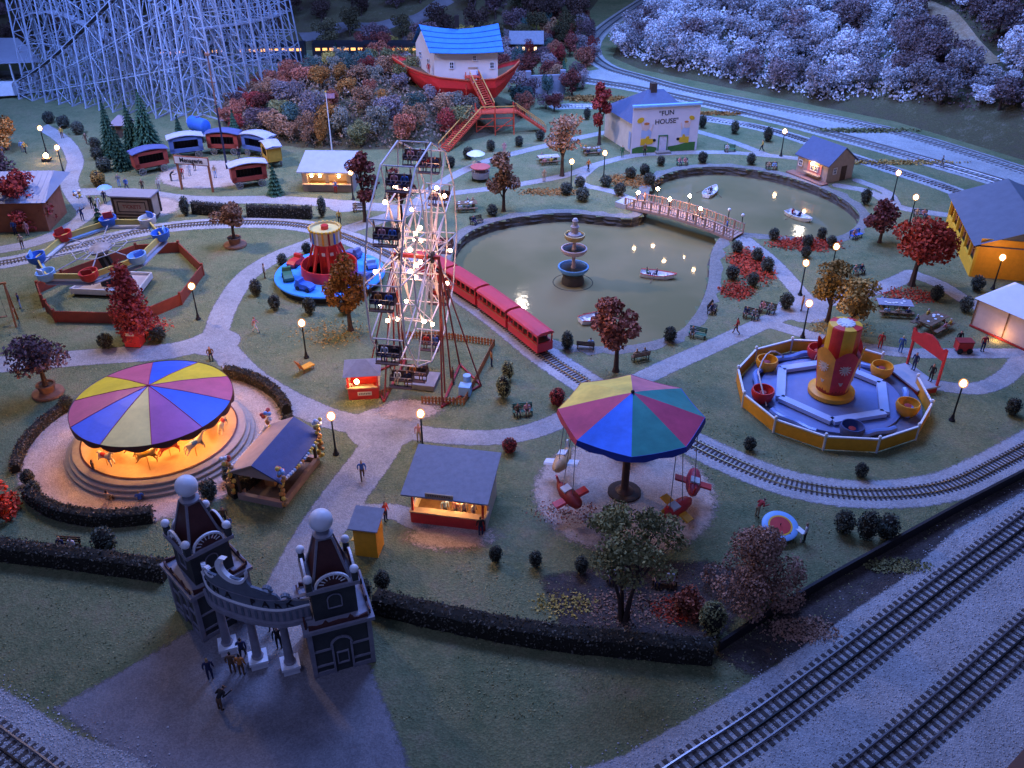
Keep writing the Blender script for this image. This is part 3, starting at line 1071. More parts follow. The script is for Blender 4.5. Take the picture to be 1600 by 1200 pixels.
tree('shrub', P(1172, 938), 6.4, 6.8, 'shrub', 'low', 'wide dry brown shrub next to the round target game', 'shrub', n=11000, leaf=.16, seed=21)
tree('shrub', P(1075, 955), 1.6, 2.6, 'rust', 'low', 'low rusty red shrub by the hedge corner', 'shrub', n=1200, leaf=.2, seed=31)


def planter_tree(px, py, h, w, colour, label, seed):
    t = thing('planter_tree', label, 'tree', P(px, py))
    m = MB().lathe([(1.25, 0.0), (1.35, 0.12), (1.3, 0.3), (0.7, 0.34), (0.62, 0.36), (0.72, 0.95), (0.82, 1.0), (0.82, 1.08), (0.66, 1.08), (0.6, 0.92)], 20)
    m.obj('planter', mat('terracotta', (0.24, 0.115, 0.065), 0.8, 0.25, 2, 0.2, 12), t, True)
    MB().cyl((0, 0, 0), 0.61, 0.9, 0.95, 14).obj('soil', DKWOOD, t)
    rg = random.Random(seed)
    lb = [(x, y, z + 0.9, a, b, c) for x, y, z, a, b, c in lobes_for('round', h, w, rg)]
    tr = trunk_mesh(h, w, [(l[0], l[1], l[2] - 0.9) + l[3:] for l in lb], rg)
    o = tr.obj('trunk', BARK, t, True)
    o.location.z = 0.9
    link('crown', flakes('crown', lb, 2000, 0.28, LEAF[colour], seed), t)


planter_tree(76, 616, 5.6, 5.4, 'purple', 'dark purple tree in a round terracotta planter beside the carousel', 41)
planter_tree(368, 384, 4.6, 4.4, 'brown', 'brown tree in a round terracotta planter on the lawn inside the track bend', 42)

# ---- clipped bushes
def bush_mesh(kind, seed):
    rg = np.random.default_rng(seed)
    h = {'round': 1.0, 'oval': 1.55, 'dome': 1.2}[kind]
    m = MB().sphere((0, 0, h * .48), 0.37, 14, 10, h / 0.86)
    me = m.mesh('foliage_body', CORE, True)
    lob = [(0, 0, h / 2, 0.45, 0.45, h * .47)]
    for k in range(9):
        a, t = rg.uniform(0, 2 * PI), rg.uniform(-.75, .9)
        q = math.sqrt(1 - t * t) * .3
        lob.append((math.cos(a) * q, math.sin(a) * q, h / 2 + t * h * .32, .2, .2, .2))
    lf = flakes('foliage', lob, 900, 0.095, LEAF['bush'], seed, shell=0.8)
    return me, lf


BUSH = {k: [bush_mesh(k, s) for s in (1, 2, 3, 4)] for k in ('round', 'oval', 'dome')}


def bush(px, py, dia, kind, label, group, i=0, colour=None, h=1.0, name='clipped_bush', loc=None):
    t = thing(name, label, 'bush', loc or P(px, py), random.uniform(0, 6), group, (dia * 1.0, dia * random.uniform(.92, 1.05), dia * h))
    a, b = BUSH[kind][random.randrange(4)]
    link('foliage_body', a, t)
    o = link('foliage', b, t)
    if colour:
        recolour(o, [LEAF[colour]])
    return t


def bushes(group, label, kind, lst, colour=None, name='clipped_bush'):
    for i, q in enumerate(lst):
        bush(q[0], q[1], q[2], kind, label, group, i, colour, q[3] if len(q) > 3 else 1.0, name)


bushes('bushes along the upper lawn path', 'dark round bush in the row along the upper lawn by the pine trees', 'round', [(78, 193, 2.0), (101, 200, 2.1), (123, 210, 2.1), (150, 234, 1.9), (153, 249, 1.9), (164, 268, 2.2)])
bushes('bushes around the kiddie ride', 'dark oval bush on the lawn around the blue kiddie ride', 'dome', [(401, 461, 1.35, 1.15), (430, 484, 1.3, 1.15), (442, 417, 1.25, 1.1), (484, 490, 1.4, 1.1), (480, 398, 1.2, 1.1), (539, 490, 1.3)])
bush(504, 340, 1.25, 'oval', 'tall dark column bush at the end of the clipped hedge', None, h=1.5)
bush(291, 337, 1.3, 'oval', 'tall leaning dark column bush beside the ticket wagon', None, h=1.3)
bushes('column bushes by the ferris wheel', 'tall olive column bush beside the ferris wheel fence', 'oval', [(787, 622, 1.35, 1.15), (793, 594, 1.2, 1.1)], 'olive')
bushes('bushes below the ark stairs', 'small green bush on the lawn below the ark stairs', 'dome', [(704, 262, 1.5), (732, 249, 1.6), (767, 236, 1.5), (811, 229, 1.4), (844, 220, 1.5)])
bushes('column bushes by the fun house', 'dark column bush standing beside or behind the white fun house', 'oval', [(917, 187, 1.3), (957, 189, 1.5), (1097, 200, 1.4), (1147, 209, 1.4), (1199, 221, 1.5)])
bushes('bushes on the far pond bank', 'dark round bush on the lawn above the pond wall, near the footbridge', 'round', [(884, 304, 1.7), (906, 292, 1.5), (910, 314, 1.9), (946, 291, 1.6), (968, 305, 1.7), (985, 278, 1.6), (1007, 273, 1.6), (1014, 288, 1.7)])
bushes('bushes before the fun house', 'dark round bush on the strip between the fun house path and the pond', 'dome', [(1032, 259, 1.3), (1097, 255, 1.5), (1173, 257, 1.4)])
bush(769, 337, 1.5, 'round', 'small dark round bush under the copper brown tree', None)
bushes('bushes in the rust flower bed', 'dark round bush in the rust-red bed at the bridge foot', 'dome', [(1150, 396, 1.35), (1182, 408, 1.4), (1198, 425, 1.5), (1143, 437, 1.5), (1176, 448, 1.4)])
bushes('bushes by the red leaf patch', 'dark round bush by the red leaf patch at the small pond end', 'dome', [(1208, 375, 1.3), (1261, 386, 1.35), (1283, 374, 1.3), (1298, 386, 1.25), (1258, 402, 1.2)])
bush(1351, 320, 1.5, 'oval', 'dark oval bush on the lawn by the boathouse path', None)
bushes('bushes by the picnic lawn', 'dark oval bush on the picnic lawn facing the yellow pavilion', 'dome', [(1461, 470, 1.4, 1.1), (1507, 488, 1.4, 1.1), (1525, 454, 1.5)])
bush(1227, 482, 1.5, 'dome', 'dark bush beside the bench and the lamp post at the path fork', None)
bush(1046, 534, 1.35, 'dome', 'dark round bush on the near pond bank beside the green bench', None)
bush(886, 546, 1.3, 'oval', 'dark oval bush on the near pond bank beside the red train', None)
bushes('bushes on the lawn before the food stall', 'small dark oval bush on the lawn below the umbrella ride', 'oval', [(775, 878, .95), (837, 886, .95), (908, 896, 1.0)])
bushes('red bushes', 'small round red bush on the lawn by the striped umbrella ride', 'round', [(871, 632, 1.6), (796, 706, 1.3)], 'darkred', 'red_bush')
bushes('three bushes at the wall', 'dark bush in the trio between the track bend and boundary wall', 'oval', [(1316, 832, 1.5, .85), (1352, 843, 1.55, 1.1), (1383, 842, 1.7, .85)])
bush(1170, 703, 1.05, 'dome', 'tiny dark bush on the lawn beside the amber fence', None)
bush(1344, 745, 1.1, 'dome', 'tiny dark bush between the amber fence and the track', None)
bush(1580, 648, 1.4, 'dome', 'dark bush alone on the lawn beside a lamp post', None)
bush(1110, 990, 1.75, 'oval', 'tall olive bush at the hedge corner by the dark wall', None, colour='olive')
bush(598, 920, 1.05, 'oval', 'dark oval bush behind the end of the boundary hedge', None)
bush(570, 938, 1.2, 'oval', 'dark oval bush against the entrance gate tower', None)
bush(167, 862, 1.75, 'dome', 'large dark dome bush on the lawn inside the boundary hedge', None)
bush(328, 779, 1.45, 'dome', 'dark dome bush beside the balloon pavilion and carousel', None)
bush(361, 752, 1.3, 'dome', 'dark bush at the end of the hedge behind the balloon pavilion', None)
bushes('bushes at the carousel hedge end', 'small dark bush at the end of the curved carousel hedge', 'dome', [(57, 775, 1.2), (46, 756, 1.1)])
bushes('bushes by the red kiosk', 'dark bush beside the small red kiosk by the dark red tree', 'round', [(167, 544, 1.6), (249, 533, 1.6)])
bush(155, 290, 2.1, 'round', 'round golden yellow bush on the lawn by the cage wagons', None, colour='gold', name='golden_bush')
bush(106, 640, 1.2, 'dome', 'dark bush behind the carousel canopy by the planter', None)

# ---- hedges
def hedge(label, line, w, h, seed):
    o0 = line[0].copy()
    pts = resample([p - o0 for p in line], 0.45)
    rg = np.random.default_rng(seed)
    t = thing('hedge', label, 'hedge', o0)
    vs, fs = [], []
    prof = [(-.5, 0), (-.52, .5), (-.46, .92), (-.2, 1.0), (.2, 1.0), (.46, .92), (.52, .5), (.5, 0)]
    k = len(prof)
    leaf = []
    for i, p in enumerate(pts):
        d = (pts[min(i + 1, len(pts) - 1)] - pts[max(i - 1, 0)]).normalized()
        s = Vector((d.y, -d.x, 0))
        for a, b in prof:
            vs.append(p + s * a * w * rg.uniform(.9, 1.04) + Vector((0, 0, b * h * rg.uniform(.95, 1.03))))
        for _ in range(46):
            q = rg.integers(0, k - 1)
            f = rg.random()
            a = prof[q][0] * (1 - f) + prof[q + 1][0] * f
            b = prof[q][1] * (1 - f) + prof[q + 1][1] * f
            k_ = rg.uniform(.98, 1.13)
            leaf.append(p + d * rg.uniform(-.25, .25) + s * a * w * k_ + Vector((0, 0, b * h * k_)))
    for i in range(len(pts) - 1):
        for q in range(k - 1):
            fs.append((i * k + q, i * k + q + 1, (i + 1) * k + q + 1, (i + 1) * k + q))
    fs += [tuple(range(k)), tuple(reversed(range((len(pts) - 1) * k, len(pts) * k)))]
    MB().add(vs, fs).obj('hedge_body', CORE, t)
    ex = np.array([tuple(v) for v in leaf])
    link('foliage', flakes('foliage', [(ex[0][0], ex[0][1], h / 2, .2, .2, h / 2)], 10, 0.155, LEAF['hedge'], seed, extra=ex), t)
    return t


hedge('long low clipped boundary hedge running up to the gate tower beside the dome bush', smooth_line(W((-60, 860), (60, 876), (160, 888), (262, 903)), 4), 1.15, 1.35, 1)
hedge('long low boundary hedge between the entrance gate and the dark wall', smooth_line(W((588, 950), (700, 977), (850, 1004), (1000, 1020), (1118, 1030)), 4), 1.2, 1.35, 2)


def arc(c, r, a0, a1, n=24):
    return [Vector((c.x + r * math.cos(R(a0 + (a1 - a0) * k / n)), c.y + r * math.sin(R(a0 + (a1 - a0) * k / n)), 0)) for k in range(n + 1)]


hedge('curved hedge along the sand in front of the carousel', arc(CAR_C + Vector((-.6, 0, 0)), 9.9, 225, 289), 0.9, 1.1, 3)
hedge('thin curved hedge beside the carousel sand on the planter side', arc(CAR_C + Vector((-.6, 0, 0)), 10.2, 150, 205), 0.7, 0.8, 4)
hedge('curved hedge behind the carousel canopy by the path fork', arc(CAR_C + Vector((-.6, 0, 0)), 10.6, 22, 74), 0.8, 1.0, 5)
hedge('curved hedge between the carousel and the balloon pavilion', arc(CAR_C + Vector((-.4, 0, 0)), 10.4, -42, 14), 0.9, 1.1, 6)
hedge('straight clipped hedge beside the ticket wagon', W((303, 333), (380, 340)), 0.9, 1.5, 7)
hedge('straight clipped hedge in front of the snack stand', W((388, 338), (492, 341)), 0.9, 1.5, 8)

# ---- layered pines
def pine_mesh(h, w, seed):
    rg = np.random.default_rng(seed)
    V, F, RV = [], [], []
    rows = int(h * 2.4)
    for i in range(rows):
        f = i / (rows - 1)
        z = h * (0.06 + 0.94 * f)
        r = w / 2 * (1 - f) ** 0.85 + 0.06
        m = max(7, int(26 * (1 - f) + 6))
        for k in range(m):
            a = 2 * PI * (k + rg.uniform(-.4, .4)) / m + i * .7
            rr = r * rg.uniform(.8, 1.08)
            ca, sa = math.cos(a), math.sin(a)
            hw = 0.16 + 0.05 * r
            b = len(V)
            zt = z + 0.28
            V += [(ca * rr * .15 - sa * .05, sa * rr * .15 + ca * .05, zt), (ca * rr * .6 - sa * hw, sa * rr * .6 + ca * hw, z + .1),
                  (ca * rr, sa * rr, z - .22), (ca * rr * .6 + sa * hw, sa * rr * .6 - ca * hw, z + .1)]
            F.append((b, b + 1, b + 2, b + 3))
            RV += [rg.uniform(.0, .4), rg.uniform(.2, .6), rg.uniform(.6, 1), rg.uniform(.2, .6)]
    me = bpy.data.meshes.new('crown')
    me.from_pydata(V, [], F)
    at = me.attributes.new('rnd', 'FLOAT', 'POINT')
    at.data.foreach_set('value', np.array(RV, np.float32))
    me.materials.append(LEAF['pine'])
    return me


def pine(px, py, h, w, label, group=None, seed=1):
    t = thing('pine_tree', label, 'pine tree', P(px, py), 0, group)
    MB().tube([(0, 0, -.05), (0, 0, h * .5), (0, 0, h * .96)], [.2, .13, .03], 7).obj('trunk', BARK, t)
    link('crown', pine_mesh(h, w, seed), t)


pine(236, 246, 9.6, 5.4, 'tallest layered pine beside the red cage wagon', None, 1)
pine(178, 245, 8.0, 3.9, 'tall slim pine standing apart beside the row of round bushes', None, 2)
pine(212, 243, 7.6, 4.2, 'layered pine crowded against the tallest pine', None, 3)
pine(193, 264, 5.8, 3.4, 'shorter pine in front of the pine group by the cage wagon', None, 4)
pine(283, 222, 3.8, 2.4, 'little pine behind the blue cage wagon', None, 5)
pine(370, 226, 5.0, 3.0, 'pine behind the flat-roofed red cage wagon and tall pole', None, 6)
pine(431, 304, 4.0, 2.6, 'small pine on the sand edge near the snack stand', None, 7)
pine(158, 357, 2.9, 2.0, 'tiny pine beside the ticket wagon', None, 8)
pine(528, 110, 5.0, 2.6, 'small green pine on the dark slope behind the autumn mound', None, 9)
pine(880, 133, 4.6, 2.8, 'dark pine on the slope next to the ark', None, 10)
pine(898, 140, 3.6, 2.4, 'small dark pine by the main line track', None, 11)
pine(424, 205, 4.2, 2.0, 'slim green pine at the foot of the autumn mound', None, 12)

# ---- wooded mound, frosted hillside, dim far wood: individual trees sharing a few crowns
def scatter_mesh(seed, n, leaf, flat=False):
    rg = random.Random(seed)
    L = []
    for k in range(17):
        a, q = rg.uniform(0, 2 * PI), math.sqrt(rg.random())
        z = rg.uniform(0.3, 0.95)
        s = rg.uniform(0.2, 0.42)
        L.append((math.cos(a) * q * .62, math.sin(a) * q * .62, z * 1.5, s, s, s * .8))
    return flakes('crown', L, n, leaf, LEAF['grey'], seed, shell=0.6)


CROWNS = [scatter_mesh(s, 2300, 0.088) for s in (1, 2, 3, 4, 5, 6)]
TRUNK_SMALL = MB().tube([(0, 0, -.3), (.02, 0, .5), (0, .03, 1.1)], [.09, .06, .03], 6).mesh('trunk', BARK)


def small_tree(loc, s, colour, label, group, name='tree', sz=1.0):
    t = thing(name, label, 'tree', loc, random.uniform(0, 6.28), group, (s * random.uniform(.85, 1.2), s * random.uniform(.8, 1.1), s * sz * random.uniform(.8, 1.2)))
    link('trunk', TRUNK_SMALL, t)
    o = link('crown', random.choice(CROWNS), t)
    recolour(o, [LEAF[colour]])
    return t


def project(p):
    y = p.y * math.cos(PITCH) - (p.z - CAMH) * math.sin(PITCH)
    d = -(p.y * math.sin(PITCH) + (p.z - CAMH) * math.cos(PITCH))
    return 800 + FPX * p.x / y, 600 + FPX * d / y


def spread(n_try, box, ok, dist, seed):
    rg = np.random.default_rng(seed)
    out = []
    for _ in range(n_try):
        x, y = rg.uniform(box[0], box[1]), rg.uniform(box[2], box[3])
        if all((x - a) ** 2 + (y - b) ** 2 > dist * dist for a, b in out) and ok(x, y):
            out.append((x, y))
    return out


MOUND_NAMES = {'olive': 'olive', 'rust': 'rust-red', 'grey': 'grey-green', 'darkred': 'crimson', 'orange': 'orange', 'mauve': 'mauve grey', 'yellow': 'mustard yellow', 'teal': 'blue-green', 'brown': 'brown', 'maroon': 'maroon', 'purple': 'dark purple'}


def mound_ok(x, y):
    h = float(mound_h(x, y))
    if h < 0.15 or (-16 < x < 4 and 144.5 < y < 162):
        return False
    if x > -13 and y < 148 and not (y < 144.5 and x < -12 + (y - 132.4) * .6 and y > 135):
        return False
    return True


def brush(name, label, n, box, ok, hfun, colour, leaf, zmax, seed):
    """Low scrub between the trees, one ragged mass."""
    rg = np.random.default_rng(seed)
    X, Y = rg.uniform(box[0], box[1], n * 4), rg.uniform(box[2], box[3], n * 4)
    Z = hfun(X, Y)
    yy = Y * math.cos(PITCH) - (Z - CAMH) * math.sin(PITCH)
    px = 800 + FPX * X / yy
    py = 600 - FPX * (Y * math.sin(PITCH) + (Z - CAMH) * math.cos(PITCH)) / yy
    i = np.nonzero(ok(X, Y, Z, px, py))[0][:n]
    bump = np.abs(np.sin(X[i] * .9 + 1.7 * np.sin(Y[i] * .6)) * np.sin(Y[i] * .8 + 1.3 * np.sin(X[i] * .7)))
    ex = np.stack([X[i], Y[i], Z[i] + zmax * (.25 + .75 * bump) * rg.random(len(i)) ** .6], 1)
    o_ = link(name, flakes(name, [(ex[0][0], ex[0][1], ex[0][2], .1, .1, .1)], 4, leaf, LEAF[colour], seed, extra=ex))
    tag(o_, label, 'undergrowth', None, 'stuff')


LEAF['mixed'] = leaf_mat('leaf_mixed_scrub', (0.10, 0.05, 0.035), (0.40, 0.29, 0.20))
brush('undergrowth', 'ragged rust and grey scrub between the autumn trees of the ark mound', 16000, (-48, -5, 133, 171), lambda X, Y, Z, px, py: (Z > .1) & ~((X > -16) & (Y > 144.5)) & (X < -11.6 + (Y - 132.4) * .6), mound_h, 'mixed', .34, 2.6, 21)
pts = spread(6000, (-50, 4, 131, 172), mound_ok, 2.7, 5)
cols = ['rust', 'grey', 'darkred', 'grey', 'mauve', 'orange', 'olive', 'grey', 'brown', 'brown', 'rust', 'teal', 'orange', 'yellow']
for i, (x, y) in enumerate(pts):
    z = float(mound_h(x, y))
    c = random.choice(cols)
    if x < -36:
        c = random.choice(['brown', 'purple', 'rust', 'brown', 'maroon', 'darkred'])
    if y < 138 and x < -30:
        c = random.choice(['darkred', 'rust', 'brown'])
    s = random.uniform(1.5, 2.3)
    if y < 140:
        s *= 1.25
    small_tree((x, y, z), s, c, MOUND_NAMES[c] + ' bushy autumn tree on the wooded mound in front of the ark', 'autumn trees on the ark mound', 'autumn_tree', 1.05)

# woods beside and behind the ark (photo: between ark and main line)
def beside_ok(x, y):
    px, py = project(Vector((x, y, 0)))
    return (805 < px < 925 and 40 < py < 190 and not (px > 862 and py > 150) and not (820 < px < 900 and py > 168)) or (560 < px < 900 and 78 < py < 118 and not (690 > px and py > 108) and y > 165)


for q_, c_ in (((866, 174), 'maroon'), ((853, 170), 'purple'), ((872, 163), 'mauve')):
    small_tree(P(*q_), 1.7, c_, {'maroon': 'low maroon', 'purple': 'low dark purple', 'mauve': 'low mauve grey'}[c_] + ' tree where the narrow gauge track leaves the woods', None, 'autumn_tree')
SIDE = {'rust': 'rust-red', 'maroon': 'maroon', 'purple': 'dark purple', 'teal': 'blue-green', 'mauve': 'mauve grey', 'yellow': 'mustard yellow', 'brown': 'brown', 'darkred': 'crimson'}
for x, y in spread(3000, (-40, 20, 148, 240), beside_ok, 3.6, 9):
    c = random.choice(['maroon', 'purple', 'brown', 'mauve', 'teal', 'rust', 'maroon', 'yellow', 'mauve', 'darkred'])
    small_tree((x, y, 0), random.uniform(1.7, 2.6), c, SIDE[c] + ' bushy tree in the woods between the ark and the main line', 'trees beside the ark', 'autumn_tree', 1.15)

# frosted wood on the hill behind the main line
FROST_FOOT = [(940, 92), (1000, 112), (1150, 128), (1300, 160), (1345, 150), (1480, 165), (1600, 195), (1700, 215)]


def frost_ok(x, y):
    z = float(hill_h(x, y))
    if z < 0.2 or float(poly_sdf(np.array([x]), np.array([y]), RH)[0]) > -1.5:
        return False
    px, py = project(Vector((x, y, z)))
    lim = np.interp(px, [a for a, b in FROST_FOOT], [b for a, b in FROST_FOOT])
    road = px > 1400 and px < 1590 and py < 125 and abs(px - np.interp(py, [-10, 12, 30, 72, 125], [1405, 1440, 1475, 1505, 1560])) < 28 + max(0, 40 - abs(py - 70)) * .6
    return -30 < py < lim and px < 1700 and px > 930 and not road


FR = spread(12000, (8, 150, 128, 262), frost_ok, 3.25, 11)[:298]
for x, y in FR:
    z = float(hill_h(x, y))
    px, py = project(Vector((x, y, z)))
    warm = px > 1380
    c = random.choice(['frost2', 'frost3', 'frost', 'frost3'] if warm else ['frost', 'frost', 'frost', 'frost2', 'frost', 'frost3', 'frost2'])
    nm = {'frost': 'white frosted bushy tree in the wood on the hill behind the main line', 'frost2': 'half frosted lilac-brown tree in the wood on the hill behind the main line', 'frost3': 'brown barely frosted tree in the wood on the hill behind the main line'}[c]
    sc = random.uniform(2.4, 4.0)
    dist = -float(poly_sdf(np.array([x]), np.array([y]), RH)[0])
    nm = ('small ' if sc < 2.9 else 'large ' if sc > 3.5 else 'middling ') + nm.replace('in the wood on the hill behind the main line', 'at the foot of the hill wood' if dist < 9 else 'halfway up the hill wood' if dist < 22 else 'near the crest of the hill wood')
    small_tree((x, y, z - .1), sc, c, nm, 'frosted trees on the hill behind the main line', 'frosted_tree')


brush('frosted_undergrowth', 'fine frosted scrub filling the hill wood behind the main line', 60000, (8, 150, 128, 250),
      lambda X, Y, Z, px, py: (Z > .5) & (py < np.interp(px, [a for a, b in FROST_FOOT], [b for a, b in FROST_FOOT]) + 4) & (px > 935) & (px < 1440) & (py > -25) & (poly_sdf(X, Y, RH) < -1.2), hill_h, 'frost', .42, 3.4, 22)
brush('frosted_undergrowth', 'brownish half-frosted scrub on the far side of the dirt road', 14000, (50, 150, 120, 230),
      lambda X, Y, Z, px, py: (Z > .5) & (py < np.interp(px, [a for a, b in FROST_FOOT], [b for a, b in FROST_FOOT]) + 2) & (px > 1440) & (px < 1680) & (py > -25) & (np.abs(px - np.interp(py, [-10, 12, 30, 72, 125], [1405, 1440, 1475, 1505, 1560])) > 34), hill_h, 'frost3', .42, 2.6, 23)


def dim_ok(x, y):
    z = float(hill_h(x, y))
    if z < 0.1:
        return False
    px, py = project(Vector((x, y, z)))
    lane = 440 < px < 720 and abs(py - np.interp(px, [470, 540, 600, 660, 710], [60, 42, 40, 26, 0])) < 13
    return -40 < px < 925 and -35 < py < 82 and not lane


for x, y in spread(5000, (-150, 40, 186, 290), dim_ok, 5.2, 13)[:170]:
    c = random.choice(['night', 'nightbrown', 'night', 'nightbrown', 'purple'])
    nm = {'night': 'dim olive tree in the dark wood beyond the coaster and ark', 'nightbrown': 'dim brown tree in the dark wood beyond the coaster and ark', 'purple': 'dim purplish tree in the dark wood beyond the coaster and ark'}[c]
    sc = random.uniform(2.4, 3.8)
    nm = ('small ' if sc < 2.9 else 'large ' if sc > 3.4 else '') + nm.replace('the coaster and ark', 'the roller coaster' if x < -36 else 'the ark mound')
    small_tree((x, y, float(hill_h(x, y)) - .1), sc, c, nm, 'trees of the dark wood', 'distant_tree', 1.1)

# ---- fallen leaves and flower beds
def litter(label, cx, cy, rx, ry, n, colour, seed, leaf=0.2, h=0.05):
    rg = np.random.default_rng(seed)
    c = P(cx, cy)
    a = rg.uniform(0, 2 * PI, n)
    q = rg.random(n) ** .5 * rg.uniform(.6, 1.1, n)
    ex = np.stack([np.cos(a) * q * rx, np.sin(a) * q * ry, rg.uniform(.02, .02 + h, n)], 1)
    me = flakes('fallen_leaves', [(0, 0, .05, .1, .1, .02)], 4, leaf, LEAF[colour], seed, flat=1.5, extra=ex)
    o = link('fallen_leaves', me, None, c)
    tag(o, label, 'leaf litter', None, 'stuff')


litter('red-orange bedding plants among dark bushes at the bridge foot', 1172, 415, 2.6, 5.0, 1500, 'scarlet', 1, .26, .3)
litter('rust-red bedding plants lower down the slope by the bridge foot', 1150, 455, 2.0, 2.2, 600, 'scarlet', 2, .24, .25)
litter('orange leaf strip on the lawn above the pond wall', 860, 300, 4.8, 1.6, 700, 'orange', 3, .25)
litter('orange leaf patch around bushes above the pond wall', 985, 283, 4.2, 3.0, 1200, 'orange', 4, .26, .15)
litter('red leaf patch by the small pond end', 1258, 382, 4.6, 2.2, 1300, 'scarlet', 5, .26, .2)
litter('red fallen leaves under the scarlet maple', 1422, 462, 3.2, 2.0, 800, 'scarlet', 6, .2)
litter('golden fallen leaves under the two golden trees', 1312, 512, 3.6, 2.0, 500, 'gold', 7, .2)
litter('yellow fallen leaves below the blue kiddie ride', 520, 520, 4.6, 3.0, 420, 'gold', 8, .18)
litter('dry orange grass behind the fun house', 930, 155, 6.5, 2.2, 1100, 'orange', 9, .35, .3)
litter('dry orange grass strip between the tracks by the fun house', 1120, 178, 5.5, 1.2, 500, 'orange', 10, .35, .2)
litter('yellow dry grass tufts inside the boundary hedge', 880, 945, 2.4, 1.2, 360, 'yellow', 11, .16, .12)
litter('red fallen leaves beside the hedge corner', 1055, 955, 1.7, 1.3, 500, 'scarlet', 12, .15, .1)
litter('brown fallen leaves under the olive tree', 985, 950, 3.6, 2.0, 800, 'shrub', 13, .15, .08)
litter('dark weeds outside the dark boundary wall', 1250, 985, 2.6, 1.2, 900, 'shrub', 14, .17, .15)
litter('green and brown weeds between wall and ballast', 1400, 885, 2.4, .8, 700, 'olive', 15, .17, .15)
litter('brown fallen leaves around the umbrella ride', 890, 800, 3.0, 1.4, 400, 'rust', 16, .13)
litter('red fallen leaves by the red kiosk', 240, 510, 2.4, 1.8, 200, 'scarlet', 17, .2)
litter('green weeds along the main line verge', 1350, 205, 9.0, 1.2, 900, 'olive', 18, .35, .3)
litter('green weeds between the main line and narrow gauge track', 1400, 255, 10, 1.0, 800, 'gold', 19, .3, .25)

# ---- short lawn tufts breaking up the scatter
def tufts(n, seed):
    rg = np.random.default_rng(seed)
    X = rg.uniform(-62, 62, n * 3)
    Y = 33 + 100 * rg.random(n * 3) ** 1.3
    patch = np.sin(X * .5 + 2 * np.sin(Y * .23)) * np.sin(Y * .41 + 1.5 * np.sin(X * .31)) + .5 * np.sin(X * 1.3 + Y * 1.1)
    ok = (patch > rg.uniform(-.6, 1.0, n * 3)) & (f_path(X, Y) > .2) & (f_ballast(X, Y) > .3) & (f_sand_and_light(X, Y) > -1) & (poly_sdf(X, Y, POND) > 1.4) & (poly_sdf(X, Y, FORECOURT) > .2) & (poly_sdf(X, Y, FORE_BAL) > .3) & (poly_sdf(X, Y, LEFT_BAL) > .3) & (np.hypot(X - cupx, Y - cupy) > 7.6)
    i = np.nonzero(ok)[0][:n]
    return np.stack([X[i], Y[i], rg.uniform(.01, .05, len(i))], 1)


cupx, cupy = P(1296, 622).x, P(1296, 622).y
LEAF['lawn'] = leaf_mat('blade_lawn', (0.16, 0.18, 0.08), (0.36, 0.33, 0.15))
o = link('grass', flakes('grass', [(0, 60, .02, .05, .05, .01)], 4, .11, LEAF['lawn'], 77, flat=1.2, extra=tufts(34000, 5)))
tag(o, 'short green and straw-coloured tufts over the lawns', 'grass', None, 'stuff')
# ------------------------------------------------------------------ lettering
def text(body, size, mat_, parent, loc, rot, name='lettering', extrude=0.015, bold=0.0, align='CENTER', sx=1.0):
    c = bpy.data.curves.new(name, 'FONT')
    c.body = body
    c.size = size
    c.align_x = align
    c.align_y = 'CENTER'
    c.extrude = extrude
    c.offset = bold
    c.resolution_u = 3
    c.materials.append(mat_)
    tmp = link(name + '_curve', c)
    bpy.context.view_layer.update()
    me = bpy.data.meshes.new_from_object(tmp.evaluated_get(bpy.context.evaluated_depsgraph_get()))
    bpy.data.objects.remove(tmp)
    me.materials.clear()
    me.materials.append(mat_)
    o = link(name, me, parent, loc)
    o.rotation_euler = rot
    o.scale = (sx, 1, 1)
    return o


def lamp_bulb(parent, loc, r, m=None, name='bulb'):
    return MB().sphere(loc, r, 8, 6).obj(name, m or HOTBULB, parent, True)


def point_light(parent, loc, power, col, radius=0.15, name='lamp_light'):
    d = bpy.data.lights.new(name, 'POINT')
    d.energy = power
    d.color = col
    d.shadow_soft_size = radius
    o = bpy.data.objects.new(name, d)
    scene.collection.objects.link(o)
    o.parent = parent
    o.location = loc
    return o


WARM = (1.0, 0.50, 0.20)

# ------------------------------------------------------------------ entrance gate
GREYP = mat('gate_grey_paint', (0.25, 0.24, 0.27), 0.6, 0.2, 2)
GATEDK = mat('gate_slate', (0.045, 0.05, 0.05), 0.6, 0.25, 2)
GATERED = mat('gate_maroon', (0.085, 0.026, 0.022), 0.55, 0.2, 2)
BALLW = mat('gate_white', (0.82, 0.82, 0.82), 0.4, 0.06, 2)

gate = thing('entrance_gate', 'grey park entrance gate with two ball-topped towers and a curved lettered arch', 'gate', (0, 0, 0))


